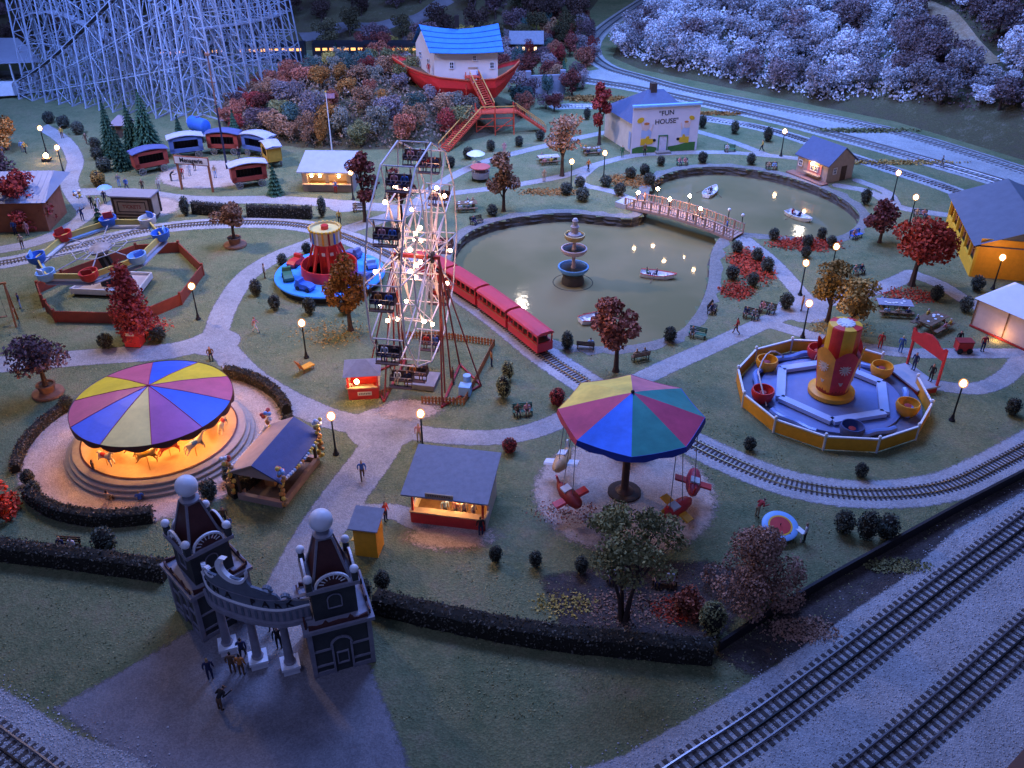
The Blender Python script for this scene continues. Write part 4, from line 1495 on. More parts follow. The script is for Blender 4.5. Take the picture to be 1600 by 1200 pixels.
def gate_tower(c, yaw):
    t = link('tower', None, gate, c, yaw)
    s = 1.72
    MB().prism([(-s, -s), (s, -s), (s, s), (-s, s)], 0, 3.75).obj('tower_wall', GATEDK, t)
    q = MB()
    for a in (-1, 1):
        for b in (-1, 1):
            q.box((a * s, b * s, 1.9), (0.26, 0.26, 3.7))
    for k in range(4):
        A = Matrix.Rotation(k * PI / 2, 4, 'Z')
        q.T = A
        for z, hh in ((0.18, .3), (0.82, .12), (2.05, .12)):
            for x0, x1 in ((-s, -.55), (.55, s)):
                q.box(((x0 + x1) / 2, -s - .04, z), (x1 - x0, .1, hh))
        # arched door surround
        q.box((-.55, -s - .06, 1.15), (.12, .12, 2.3))
        q.box((.55, -s - .06, 1.15), (.12, .12, 2.3))
        for j in range(8):
            a0, a1 = PI * j / 8, PI * (j + 1) / 8
            q.bar((.6 * math.cos(a0), -s - .06, 2.25 + .6 * math.sin(a0)), (.6 * math.cos(a1), -s - .06, 2.25 + .6 * math.sin(a1)), .12)
        q.box((-.32, -s - .05, 1.15), (.07, .1, .9))
        q.box((.32, -s - .05, 1.15), (.07, .1, .9))
        q.box((0, -s - .05, 1.6), (.7, .1, .07))
        q.box((0, -s - .05, .7), (.7, .1, .07))
    q.obj('trim', GREYP, t)
    MB().prism([(-2.05, -2.05), (2.05, -2.05), (2.05, 2.05), (-2.05, 2.05)], 3.75, 4.0).obj('cornice', GREYP, t)
    # scalloped parapet on the cornice
    par = MB()
    for k in range(4):
        par.T = Matrix.Rotation(k * PI / 2, 4, 'Z')
        par.board([(-1.7, 4.0), (1.7, 4.0), (1.7, 4.35), (1.2, 4.2), (.9, 4.22), (.72, 4.5), (.55, 4.22), (0, 4.3), (-.55, 4.22), (-.72, 4.5), (-.9, 4.22), (-1.2, 4.2), (-1.7, 4.35)], -1.9, -1.8)
    par.obj('parapet', GATERED, t)
    u = 1.25
    MB().prism([(-u, -u), (u, -u), (u, u), (-u, u)], 4.0, 6.3).obj('upper_wall', GATEDK, t)
    tr = MB()
    for k in range(4):
        tr.T = Matrix.Rotation(k * PI / 2, 4, 'Z')
        tr.box((0, -u - .03, 4.75), (.75, .06, .06))
        tr.box((-.4, -u - .03, 5.1), (.07, .06, .7))
        tr.box((.4, -u - .03, 5.1), (.07, .06, .7))
        for j in range(6):
            a0, a1 = PI * j / 6, PI * (j + 1) / 6
            tr.bar((.4 * math.cos(a0), -u - .04, 5.45 + .35 * math.sin(a0)), (.4 * math.cos(a1), -u - .04, 5.45 + .35 * math.sin(a1)), .07)
    tr.obj('window_trim', GREYP, t)
    MB().prism([(-1.52, -1.52), (1.52, -1.52), (1.52, 1.52), (-1.52, 1.52)], 6.3, 6.55).obj('upper_cornice', GREYP, t)
    for a in (-1, 1):
        for b in (-1, 1):
            MB().prism([(a * 1.3 - .17, b * 1.3 - .17), (a * 1.3 + .17, b * 1.3 - .17), (a * 1.3 + .17, b * 1.3 + .17), (a * 1.3 - .17, b * 1.3 + .17)], 6.55, 7.1).obj('corner_post', GATEDK, t)
            MB().sphere((a * 1.3, b * 1.3, 7.33), .26, 14, 10).obj('small_ball', BALLW, t, True)
    for k in range(4):
        A = Matrix.Rotation(k * PI / 2, 4, 'Z')
        m = MB(A)
        pts = [(.95 * math.cos(PI * j / 14), 6.55 + .85 * math.sin(PI * j / 14)) for j in range(15)]
        m.board(pts, -1.36, -1.26)
        lun = m.obj('lunette', GATERED, t)
        rim = MB(A)
        for p0, p1 in zip(pts, pts[1:]):
            rim.bar((p0[0], -1.36, p0[1]), (p1[0], -1.36, p1[1]), .13)
        rim.obj('lunette_rim', BALLW, lun)
        ray = MB(A)
        for j in range(1, 9):
            a = PI * j / 9
            ray.bar((.5 * math.cos(a), -1.38, 6.58 + .45 * math.sin(a)), (.8 * math.cos(a), -1.38, 6.58 + .72 * math.sin(a)), .04)
        ray.obj('lunette_rays', BALLW, lun)
    p0, p1 = 1.02, .42
    z0, z1 = 6.56, 9.2
    py = MB()
    vs = [(-p0, -p0, z0), (p0, -p0, z0), (p0, p0, z0), (-p0, p0, z0), (-p1, -p1, z1), (p1, -p1, z1), (p1, p1, z1), (-p1, p1, z1)]
    py.add(vs, [(0, 1, 5, 4), (1, 2, 6, 5), (2, 3, 7, 6), (3, 0, 4, 7), (4, 5, 6, 7)])
    py.obj('pyramid_roof', GATERED, t)
    rb = MB()
    for k in range(4):
        rb.bar(vs[k], vs[4 + k], .13)
        rb.bar(vs[4 + k], vs[4 + (k + 1) % 4], .1)
    rb.obj('roof_rib', GREYP, t)
    MB().lathe([(.55, 9.2), (.58, 9.32), (.4, 9.42), (.36, 9.7)], 16).obj('finial_collar', GREYP, t, True)
    MB().sphere((0, 0, 10.22), .66, 24, 16).obj('large_ball', BALLW, t, True)


LT = Vector((-18.9, 38.5, 0)) + Vector((-.69, .73, 0)) * 1.85 + Vector((.73, .69, 0)) * 1.85
RT = Vector((-11.6, 35.85, 0)) + Vector((.94, .34, 0)) * 1.8 + Vector((-.34, .94, 0)) * 1.8
gate_tower(LT, R(43))
gate_tower(RT, R(20))
# curved arch carried on three columns
ARC = smooth_line([Vector(p) for p in ((-18.3, 39.6, 0), (-17.3, 38.0, 0), (-15.2, 36.95, 0), (-13.2, 36.55, 0), (-11.55, 37.0, 0))], 10)


def arch_panel(zlo, zhi, thick, name, m, parent, off=0.0):
    fr, bk = offset(ARC, off + thick / 2), offset(ARC, off - thick / 2)
    nA = len(ARC)
    vs, fs = [], []
    for i in range(nA):
        s = i / (nA - 1)
        a, b = (zlo(s), zhi(s))
        for q, z in ((fr[i], a), (fr[i], b), (bk[i], b), (bk[i], a)):
            vs.append((q.x, q.y, z))
    for i in range(nA - 1):
        for k in range(4):
            fs.append((i * 4 + k, (i + 1) * 4 + k, (i + 1) * 4 + (k + 1) % 4, i * 4 + (k + 1) % 4))
    fs += [(3, 2, 1, 0), tuple((nA - 1) * 4 + k for k in range(4))]
    return MB().add(vs, fs).obj(name, m, parent)


def arch_top(s):
    d = abs(s - .45)
    return 6.95 - (0 if d < .12 else (.35 + min(1, (d - .12) / .2) ** 1.5 * .55) if d < .32 else (1.15 + min(1, (d - .32) / .2) * .45))


BLUEGREY = mat('gate_blue_grey', (0.13, 0.155, 0.19), 0.6, 0.2, 2)
arch = arch_panel(lambda s: 5.0, arch_top, .16, 'arch_board', BLUEGREY, gate)
arch_panel(lambda s: 4.15, lambda s: 5.0, .34, 'arch_fascia', GREYP, gate)
arch_panel(lambda s: 3.85, lambda s: 4.15, .7, 'arch_cornice', GREYP, gate)
arch_panel(lambda s: 5.0, lambda s: 5.08, .4, 'arch_moulding', BALLW, arch)
arch_panel(lambda s: 5.72, lambda s: 5.77, .22, 'arch_moulding', GREYP, arch)
# recessed fascia panels
fr = offset(ARC, .19)
for i in range(1, len(ARC) - 1, 2):
    a, b = fr[i], fr[i + 1]
    MB().bar(a.lerp(b, .05) + Vector((0, 0, 4.57)), a.lerp(b, .75) + Vector((0, 0, 4.57)), .05, .6).obj('fascia_panel', BLUEGREY, gate)
# letters set one by one round the curve
L_ = 'LUNA PARK'
front = offset(ARC, .1)
LETM = mat('gate_letter_black', (0.008, 0.008, 0.010), 0.5, 0)
for k, ch in enumerate(L_):
    if ch == ' ':
        continue
    s = .12 + .72 * k / (len(L_) - 1)
    f = s * (len(front) - 1)
    i = min(int(f), len(front) - 2)
    p = front[i].lerp(front[i + 1], f - i)
    d = front[i + 1] - front[i]
    text(ch, .62, LETM, arch, (p.x, p.y, 5.4), (PI / 2, 0, math.atan2(d.y, d.x)), 'letter', .02, .012)
# crescent and scrolls on the arch crest
mid = ARC[int(.45 * (len(ARC) - 1))]
md = ARC[int(.45 * (len(ARC) - 1)) + 1] - ARC[int(.45 * (len(ARC) - 1)) - 1]
CM = Matrix.Translation(mid) @ Matrix.Rotation(math.atan2(md.y, md.x), 4, 'Z')
outer = [(1.0 * math.cos(a), 7.5 + .95 * math.sin(a)) for a in [R(125 + 250 * j / 18) for j in range(19)]]
inner = [(.18 + .8 * math.cos(a), 7.62 + .76 * math.sin(a)) for a in [R(118 + 250 * j / 18) for j in range(19)]]
cr = MB(CM)
for j in range(18):
    cr.board([outer[j], outer[j + 1], inner[j + 1], inner[j]], -.14, .14)
cr.obj('crescent', BALLW, gate)
for s, sg in ((.12, -1), (.25, -1), (.68, 1), (.8, 1)):
    i = int(s * (len(ARC) - 1))
    dd = ARC[i + 1] - ARC[i]
    m = MB(Matrix.Translation(ARC[i]) @ Matrix.Rotation(math.atan2(dd.y, dd.x), 4, 'Z'))
    pr = None
    for j in range(12):
        a = R(200 + 26 * j) * sg
        r = .5 - .03 * j
        q = (r * math.cos(a) * sg, 0, arch_top(s) + .15 + r * math.sin(R(200 + 26 * j)) * .8)
        if pr:
            m.bar(pr, q, .26, .12)
        pr = q
    m.obj('scroll', BALLW if s < .3 else BLUEGREY, gate)
for x, y in ((-17.25, 38.0), (-15.15, 36.95), (-13.15, 36.55)):
    col = MB().lathe([(.33, .62), (.36, .72), (.28, .8), (.25, 2.2), (.22, 3.5), (.32, 3.65), (.38, 3.85)], 18, (x, y, 0)).obj('column', GREYP, gate, True)
    b = MB()
    b.box((x, y, .22), (.95, .95, .44), R(20))
    b.box((x, y, .53), (1.1, 1.1, .18), R(20))
    b.obj('plinth', BALLW, col)

# ------------------------------------------------------------------ ferris wheel
WHT = mat('ferris_white', (0.60, 0.56, 0.55), 0.45, 0.1, 2)
fw = thing('ferris_wheel', 'white ferris wheel with glowing bulbs, hanging benches and red support legs', 'ferris wheel', (-7.9, 68.3, 0), R(-10))
AX, FR_ = 12.3, 9.1
HALF = 1.35
NS = 12


def fv(k, r, x, n=NS):
    a = 2 * PI * (k + 0.35) / n
    return Vector((x, r * math.sin(a), AX + r * math.cos(a)))


for x in (-HALF, HALF):
    rim = MB()
    for k in range(NS):
        rim.bar(fv(k, FR_, x), fv(k + 1, FR_, x), .11)
    rim.obj('rim', WHT, fw)
    ring = MB()
    for k in range(NS):
        ring.bar(fv(k, 5.4, x), fv(k + 1, 5.4, x), .1)
    ring.obj('light_ring', WHT, fw)
    ring = MB()
    for k in range(NS):
        ring.bar(fv(k, 2.0, x), fv(k + 1, 2.0, x), .08)
    ring.obj('inner_ring', WHT, fw)
    sp = MB()
    for k in range(NS):
        sp.bar(fv(k, .4, x), fv(k, FR_, x), .085)
        sp.bar(fv(k, 5.4, x), fv(k + .5, 2.0, x), .05)
        sp.bar(fv(k + 1, 5.4, x), fv(k + .5, 2.0, x), .05)
    sp.obj('spoke_set', WHT, fw)
    MB(Matrix.Translation((x, 0, AX)) @ Matrix.Rotation(PI / 2, 4, 'Y')).cyl((0, 0, 0), .5, -.18, .18, 18).obj('hub', BLACK, fw)
cross = MB()
for k in range(NS):
    for r in (5.4, 2.0):
        MB().bar(fv(k, r, -HALF), fv(k, r, HALF), .06).obj('cross_brace', WHT, fw)
    MB().bar(fv(k, 5.4, -HALF), fv(k + 1, 5.4, HALF), .04).obj('cross_brace', WHT, fw)
MB().bar((-HALF - .7, 0, AX), (HALF + .7, 0, AX), .28).obj('axle', DKRED, fw)
for k in range(NS):
    for x in (-HALF * 1.0, HALF * 1.0):
        if (k + (x > 0)) % 2 == 0 or True:
            p = fv(k + .25 * (x > 0), 5.55, x + (.26 if x > 0 else -.26))
            if (k * 2 + (x > 0)) % 12 in (5, 11):
                continue
            MB().sphere(p, .16, 12, 8).obj('bulb', BULB, fw, True)
for k in range(0, NS, 2):
    MB().sphere(fv(k, 1.8, 0), .18, 12, 8).obj('bulb', BULB, fw, True)
LEGM = mat('ferris_leg_red', (0.20, 0.03, 0.026), 0.55, 0.2)
for dz in (-3.4, 0, 3.4):
    point_light(fw, (0, .3, AX + dz), 420, (1.0, 0.42, 0.22), .3)
# legs and base frame
for x, sg in ((-HALF - .62, -1), (HALF + .62, 1)):
    for y, dx in ((-3.4, .3), (-1.2, .15), (1.2, .15), (3.4, .3)):
        MB().bar((x, 0, AX), (x + sg * dx * 2.0, y, 0), .12).obj('support_leg', LEGM, fw)
    MB().bar((x, 0, AX - .6), (x + sg * 3.2, 0.4, .1), .1).obj('support_leg', LEGM, fw)
    b = MB()
    b.bar((x + sg * .6, -3.6, .1), (x + sg * .6, 3.6, .1), .2)
    b.bar((x + sg * .6, -3.5, .1), (x + sg * 3.2, .4, .1), .15)
    b.bar((x + sg * .6, 3.5, .1), (x + sg * 3.2, .4, .1), .15)
    b.obj('base_frame', DKRED, fw)
MB().box((0, 0, .25), (2.6, 2.4, .5)).obj('boarding_deck', mat('deck_grey', (0.25, 0.25, 0.27), 0.8, 0.2), fw)
mt = MB()
mt.box((4.1, -1.2, .55), (1.0, .9, .9))
mt.lathe([(.35, 0), (.35, 1.2)], 12, (4.1, -.4, .3))
mt.obj('motor', LTBLUE, fw)
SEATM = mat('seat_dark', (0.085, 0.045, 0.04), 0.6, 0.2)
seat_me = None
FSEATS = []
for k in range(NS):
    p = fv(k, FR_, 0)
    s = link('seat', None, fw, p, None, (.9, .9, .95))
    a = MB()
    a.box((0, .05, -1.45), (2.0, .7, .12)).box((0, .42, -1.1), (2.0, .1, .7)).box((0, -.6, -1.85), (2.0, .55, .08))
    for x in (-1.02, 1.02):
        a.box((x, 0, -1.25), (.07, .85, .45))
        a.bar((x, .35, -1.05), (x, 0, 0), .06)
        a.bar((x, -.3, -1.1), (x, 0, 0), .06)
        a.bar((x, -.35, -1.45), (x, -.6, -1.85), .06)
    a.obj('bench', SEATM, s)
    MB().bar((-1.3, 0, 0), (1.3, 0, 0), .09).obj('hanger_rod', WHT, s)
    MB().bar((-1.0, -.4, -1.05), (1.0, -.4, -1.05), .05).obj('lap_bar', STEEL, s)
    FSEATS.append((k, p))
# picket fence round the wheel
fence = thing('picket_fence', 'low orange-brown picket fence around the ferris wheel legs', 'fence', (0, 0, 0))
ORW = mat('orange_wood', (0.36, 0.14, 0.05), 0.8, 0.25, 2)
fp = W((660, 630), (726, 632), (772, 540), (690, 528), (625, 528))
for a, b in zip(fp, fp[1:]):
    m = MB()
    for q in resample([a, b], .3):
        m.box((q.x, q.y, .36), (.17, .05, .72), math.atan2((b - a).y, (b - a).x))
    m.bar(a + Vector((0, 0, .25)), b + Vector((0, 0, .25)), .06, .1)
    m.bar(a + Vector((0, 0, .52)), b + Vector((0, 0, .52)), .06, .1)
    m.obj('fence_panel', ORW, fence)
fence2 = thing('picket_fence', 'short orange picket fence stub beside the red ticket booth', 'fence', (0, 0, 0))
a, b = P(590, 622), P(612, 612)
m = MB()
for q in resample([a, b], .26):
    m.box((q.x, q.y, .33), (.16, .05, .66), math.atan2((b - a).y, (b - a).x))
m.bar(a + Vector((0, 0, .4)), b + Vector((0, 0, .4)), .06, .1)
m.obj('fence_panel', ORW, fence2)

# ------------------------------------------------------------------ carousel
car = thing('carousel', 'round carousel with a multicoloured striped canopy, lit wooden horses and stone steps', 'carousel', CAR_C)
STEPM = mat('step_stone', (0.36, 0.31, 0.26), 0.7, 0.15, 3)
DECKM = mat('carousel_deck', (0.48, 0.30, 0.13), 0.5, 0.15, 2)
for r, z0, z1 in ((7.25, 0, .3), (6.95, .3, .6), (6.65, .6, .9)):
    MB().lathe([(r - .02, z0), (r, z0 + .05), (r, z1 - .04), (r - .05, z1)], 64).obj('step', STEPM, car, True)
MB().lathe([(5.95, .9), (5.95, 1.0)], 64).obj('deck', DECKM, car, True)
MB().lathe([(5.98, .9), (6.05, .98), (5.92, 1.04)], 64, cap=False).obj('deck_rim', GATERED, car, True)
drum = MB().lathe([(2.0, 1.0), (2.0, 3.2), (2.3, 3.8)], 20).obj('centre_drum', mat('gilt_drum', (0.62, 0.36, 0.10), 0.35, 0.2, 1, metal=0.3), car)
for k in range(10):
    MB(Matrix.Rotation(2 * PI * k / 10 + .157, 4, 'Z')).box((1.98, 0, 2.2), (.08, .8, 1.6)).obj('drum_mirror', mat('mirror_gilt', (0.8, 0.6, 0.3), 0.12, 0, metal=0.9), drum)
CAN = {'yellow': (0.90, 0.62, 0.03), 'pink': (0.66, 0.13, 0.20), 'blue': (0.04, 0.13, 0.66), 'cream': (0.85, 0.64, 0.20), 'purple': (0.40, 0.09, 0.32), 'red': (0.40, 0.05, 0.09)}
CANM = {k: mat('canopy_' + k, v, 0.45, 0.16, 0.7, 0.08, 3) for k, v in CAN.items()}
seq = ['purple', 'blue', 'pink', 'yellow', 'blue', 'pink', 'yellow', 'pink', 'blue', 'cream']   # anticlockwise from the south-east


def canopy_panel(a0, a1, prof, n=5):
    m = MB()
    return m.lathe(prof, n, (0, 0, 0), a0, a1)


PR = [(6.1, 4.0), (4.5, 4.45), (2.5, 4.95), (.05, 5.42)]
for k in range(10):
    a0 = R(-72) + 2 * PI * k / 10
    canopy_panel(a0, a0 + 2 * PI / 10, PR, 8).obj('canopy_panel', CANM[seq[k]], car)
for k in range(10):
    a0 = R(-72) + 2 * PI * k / 10
    MB().tube([(r * math.cos(a0), r * math.sin(a0), z + .015) for r, z in PR], .028, 5).obj('canopy_seam', CANM['red'], car)
MB().lathe([(.1, 5.4), (.1, 5.5), (0, 5.55)], 12).obj('canopy_cap', CANM['red'], car, True)
# scalloped valance, one scallop per half panel
for k in range(20):
    a0 = R(-72) + 2 * PI * k / 20
    vs, fs = [], []
    for j in range(9):
        a = a0 + 2 * PI / 20 * j / 8
        dz = .22 + .3 * math.sin(PI * j / 8)
        for r, z in ((6.14, 4.04), (6.16, 4.0 - dz), (6.1, 4.0 - dz), (6.08, 4.0)):
            vs.append((r * math.cos(a), r * math.sin(a), z))
    for j in range(8):
        for q in range(4):
            fs.append((j * 4 + q, (j + 1) * 4 + q, (j + 1) * 4 + (q + 1) % 4, j * 4 + (q + 1) % 4))
    MB().add(vs, fs).obj('valance_scallop', GATERED, car)
# ceiling of the canopy and its bulbs
MB().lathe([(2.3, 3.82), (6.0, 3.9)], 40).obj('canopy_ceiling', mat('gilt_ceiling', (0.60, 0.42, 0.2), 0.5, 0.15), car)
for k in range(16):
    a = 2 * PI * k / 16
    MB().sphere((5.3 * math.cos(a), 5.3 * math.sin(a), 3.72), .12, 8, 5).obj('bulb', HOTBULB, car, True)
for k in range(6):
    a = 2 * PI * (k + .5) / 6
    point_light(car, (3.6 * math.cos(a), 3.6 * math.sin(a), 3.4), 620, (1.0, 0.45, 0.13), .2)


def skin_mesh(name, nodes, edges, mats, paint, sub=1):
    """Continuous body grown over a joint skeleton."""
    me = bpy.data.meshes.new(name + '_skeleton')
    me.from_pydata([n[0] for n in nodes], edges, [])
    o = link(name + '_skeleton', me)
    sk = o.modifiers.new('skin', 'SKIN')
    sk.use_smooth_shade = True
    sk.branch_smoothing = 0.3
    for i, n in enumerate(nodes):
        r = n[1]
        me.skin_vertices[0].data[i].radius = r if isinstance(r, tuple) else (r, r)
        me.skin_vertices[0].data[i].use_root = (i == 0)
    if sub:
        s = o.modifiers.new('sub', 'SUBSURF')
        s.levels = s.render_levels = sub
    bpy.context.view_layer.update()
    ev = o.evaluated_get(bpy.context.evaluated_depsgraph_get())
    out = bpy.data.meshes.new_from_object(ev)
    out.name = name
    bpy.data.objects.remove(o)
    bpy.data.meshes.remove(me)
    out.materials.clear()
    for m in mats:
        out.materials.append(m)
    for p in out.polygons:
        p.material_index = paint(p.center)
        p.use_smooth = True
    return out


HORSE = {c: mat('horse_' + c, v, 0.4, 0.2, 3) for c, v in {'white': (0.68, 0.58, 0.46), 'brown': (0.30, 0.13, 0.05), 'gold': (0.62, 0.33, 0.07), 'red': (0.5, 0.07, 0.04)}.items()}
hn = [((0, 0, 1.0), (.26, .24)), ((.45, 0, 1.05), (.27, .25)), ((-.45, 0, 1.02), (.26, .25)), ((.72, 0, 1.38), .15), ((.88, 0, 1.68), .11), ((1.08, 0, 1.62), .10), ((1.24, 0, 1.52), .07),
      ((.58, .14, .75), .09), ((.80, .14, .52), .06), ((.66, .14, .30), .045), ((.58, -.14, .75), .09), ((.74, -.14, .48), .06), ((.70, -.14, .2), .045),
      ((-.55, .14, .72), .10), ((-.78, .14, .52), .06), ((-.80, .14, .24), .045), ((-.55, -.14, .72), .10), ((-.66, -.14, .46), .06), ((-.86, -.14, .26), .045),
      ((-.75, 0, 1.12), .06), ((-.95, 0, .80), .05), ((.84, .05, 1.84), .03)]
he = [(0, 1), (0, 2), (1, 3), (3, 4), (4, 5), (5, 6), (1, 7), (7, 8), (8, 9), (1, 10), (10, 11), (11, 12), (2, 13), (13, 14), (14, 15), (2, 16), (16, 17), (17, 18), (2, 19), (19, 20), (4, 21)]
HORSE_ME = skin_mesh('horse', hn, he, [HORSE['white'], RED], lambda c: 1 if (abs(c.x) < .24 and c.z > .92) else 0)
POLE_ME = MB().tube([(0, 0, 0), (0, 0, 2.9)], .04, 6).mesh('pole', mat('brass_pole', (0.7, 0.45, 0.15), 0.25, 0.1, metal=0.9))
for k in range(18):
    a = 2 * PI * k / 18
    r = 5.1 if k % 2 == 0 else 3.7
    h = link('horse', HORSE_ME, car, (r * math.cos(a), r * math.sin(a), 1.05 + .3 * (k % 3)), a + PI / 2, (.98,) * 3)
    recolour(h, [HORSE[['white', 'brown', 'gold', 'red', 'white', 'brown'][k % 6]], [RED, BLUE, YELLOW][k % 3]])
    p = link('pole', POLE_ME, h, (0, 0, -.3 * (k % 3)))

# ------------------------------------------------------------------ blue kiddie car ride
kid = thing('kiddie_car_ride', 'bright blue disc ride with little cars around a red tower with yellow top', 'fairground ride', P(517, 438), 0)
SKYB = mat('disc_sky_blue', (0.07, 0.36, 0.95), 0.4, 0.06, 1)
MB().lathe([(5.5, 0), (5.5, .7)], 40).obj('skirt', BLACK, kid)
MB().lathe([(5.85, .72), (5.9, .8), (5.85, .92), (3.0, .92)], 56).obj('turntable', SKYB, kid, True)
MB().lathe([(3.0, .9), (3.0, 2.1), (2.85, 2.1), (2.85, .95)], 40).obj('ring_wall', RED, kid, True)
MB().lathe([(2.85, .95), (0.3, .95)], 32, cap=False).obj('inner_floor', mat('floor_grey', (0.3, 0.32, 0.36), 0.7, 0.1), kid)
tw = MB().lathe([(.95, .95), (.9, 2.6), (1.05, 3.4), (1.35, 4.5), (1.42, 4.6)], 24).obj('tower', RED, kid, True)
for k in range(8):
    a = 2 * PI * k / 8 + .2
    MB().bar((2.5 * math.cos(a), 2.5 * math.sin(a), 1.0), (1.3 * math.cos(a), 1.3 * math.sin(a), 4.6), .24).obj('tower_strut', RED, kid)
    MB(Matrix.Rotation(a + .39, 4, 'Z')).box((1.12, 0, 3.5), (.1, .36, .36)).obj('tower_light', WHITE, tw)
MB().lathe([(1.5, 4.62), (1.62, 6.1), (1.62, 6.2), (1.5, 6.2), (1.45, 5.9)], 32).obj('crown_drum', mat('drum_cream', (0.62, 0.50, 0.25), 0.5, 0.12), kid, True)
for k in range(16):
    a = 2 * PI * k / 16
    MB(Matrix.Rotation(a, 4, 'Z')).box((1.6, 0, 5.35), (.06, .2, 1.3)).obj('drum_stripe', [AMBER, DKRED, BLUE, WHITE][k % 4], kid)
for k in range(24):
    a = 2 * PI * k / 24
    MB().sphere((1.63 * math.cos(a), 1.63 * math.sin(a), 6.1), .16, 8, 5).obj('drum_scallop', YELLOW, kid, True)
MB().lathe([(1.5, 5.97), (0, 5.97)], 28, cap=False).obj('drum_top', mat('pale_yellow', (0.72, 0.60, 0.22), 0.5, 0.06), kid)
MB().lathe([(.4, 5.95), (.4, 6.35), (.34, 6.42), (0, 6.45)], 16).obj('top_knob', RED, kid, True)


def toy_car(col):
    m = MB()
    m.board([(-.85, .18), (.85, .18), (.9, .45), (.55, .62), (.3, .66), (-.75, .66), (-.88, .5)], -.42, .42)
    m.board([(-.72, .64), (-.3, .64), (-.36, .98), (-.68, .98)], -.4, .4)
    return m.mesh('car_body', col, False)


WHEEL_ME = MB(Matrix.Rotation(PI / 2, 4, 'X')).lathe([(.2, -.08), (.2, .08)], 10).mesh('wheel', BLACK)
for k, col in enumerate([LTBLUE, mat('slate_blue', (0.14, 0.17, 0.32), 0.4), mat('cream_car', (0.62, 0.50, 0.22), 0.4), RED, GREENP, BLUE, AMBER, mat('slate_blue', (0, 0, 0))]):
    a = R(20) + 2 * PI * k / 8
    c = link('little_car', None, kid, (4.45 * math.cos(a), 4.45 * math.sin(a), .92), a + PI / 2, (1.15,) * 3)
    link('car_body', toy_car(col), c)
    for x in (-.52, .52):
        for y in (-.42, .42):
            link('wheel', WHEEL_ME, c, (x, y, .2))

# ------------------------------------------------------------------ tilted ring ride in the red octagonal fence
octc = P(190, 452)
tilt = thing('tilted_ring_ride', 'tilted yellow ring ride with blue, red and white tubs on a black arm', 'fairground ride', octc)
pl = MB().prism([(-4.6, -1.6), (2.6, -2.3), (2.6, 2.2), (-2.6, 2.6)], .35, .6)
pl.obj('platform', mat('platform_pink', (0.55, 0.47, 0.44), 0.7, 0.1), tilt)
ed = MB()
pp = [(-4.6, -1.6), (2.6, -2.3), (2.6, 2.2), (-2.6, 2.6)]
for a, b in zip(pp, pp[1:] + pp[:1]):
    ed.bar((a[0], a[1], .62), (b[0], b[1], .62), .16, .62)
ed.obj('platform_edge', WHITE, tilt)
MB().prism([(-4.4, -1.5), (2.5, -2.1), (2.5, 2.1), (-2.5, 2.4)], 0, .35).obj('platform_base', BLACK, tilt)
arm = MB()
arm.box((-.6, 0, .9), (2.4, 1.0, .7))
arm.bar((-.2, -.5, .9), (-1.2, -.5, 4.4), .5).bar((-.2, .5, .9), (-1.2, .5, 4.4), .5)
arm.bar((-.6, -.8, 1.6), (-.6, .8, 1.6), .3)
arm.lathe([(.6, .6), (.5, 1.4), (.3, 1.6)], 12, (.8, .2, 0))
arm.obj('lift_arm', BLACK, tilt)
RT_ = Matrix.Translation((-1.25, 0.2, 4.7)) @ Matrix.Rotation(R(-6), 4, 'Y') @ Matrix.Rotation(R(4), 4, 'X')
NR = 8
rr = 6.3
beamY = mat('ring_yellow', (0.55, 0.44, 0.12), 0.5, 0.1)
ringv = [(rr * math.cos(2 * PI * k / NR + .2), rr * math.sin(2 * PI * k / NR + .2)) for k in range(NR)]
for k in range(NR):
    a, b = ringv[k], ringv[(k + 1) % NR]
    MB(RT_).bar((a[0], a[1], 0), (b[0], b[1], 0), .16, .55).obj('ring_beam', beamY, tilt)
    MB(RT_).bar((a[0] * .97, a[1] * .97, -.45), (b[0] * .97, b[1] * .97, -.45), .34, .22).obj('ring_skirt', WHITE if k % 2 else LTBLUE, tilt)
    MB(RT_).bar((a[0] * 1.02, a[1] * 1.02, -.75), (b[0] * 1.02, b[1] * 1.02, -.75), .6, .1).obj('ring_walkway', mat('walkway_grey', (0.36, 0.35, 0.38), 0.7, 0.1), tilt)
    MB(RT_).bar((0, 0, .05), (a[0], a[1], 0), .09).obj('spoke', mat('spoke_grey', (0.3, 0.3, 0.33), 0.5), tilt)
    ang = 2 * PI * k / NR + .2
    tub = MB(RT_ @ Matrix.Translation((a[0], a[1], 0)) @ Matrix.Rotation(ang, 4, 'Z'))
    tub.lathe([(.55, -.4), (.85, -.1), (.95, .55), (.85, .55), (.7, .0), (.0, -.1)], 14)
    tb = tub.obj('tub', [BLUE, WHITE, BLUE, RED, BLUE, LTBLUE, RED, LTBLUE][k], tilt, True)
    MB(RT_ @ Matrix.Translation((a[0], a[1], .3)) @ Matrix.Rotation(ang, 4, 'Z')).box((.45, 0, .3), (.12, 1.0, .7)).obj('tub_seat', [LTBLUE, BLUE, RED, DKRED, LTBLUE, WHITE, DKRED, BLUE][k], tb)
hubm = MB(RT_).lathe([(1.1, -.35), (1.2, 0), (.6, .35), (0, .45)], 18)
hubm.obj('hub', mat('hub_grey', (0.3, 0.27, 0.26), 0.6, 0.3), tilt, True)
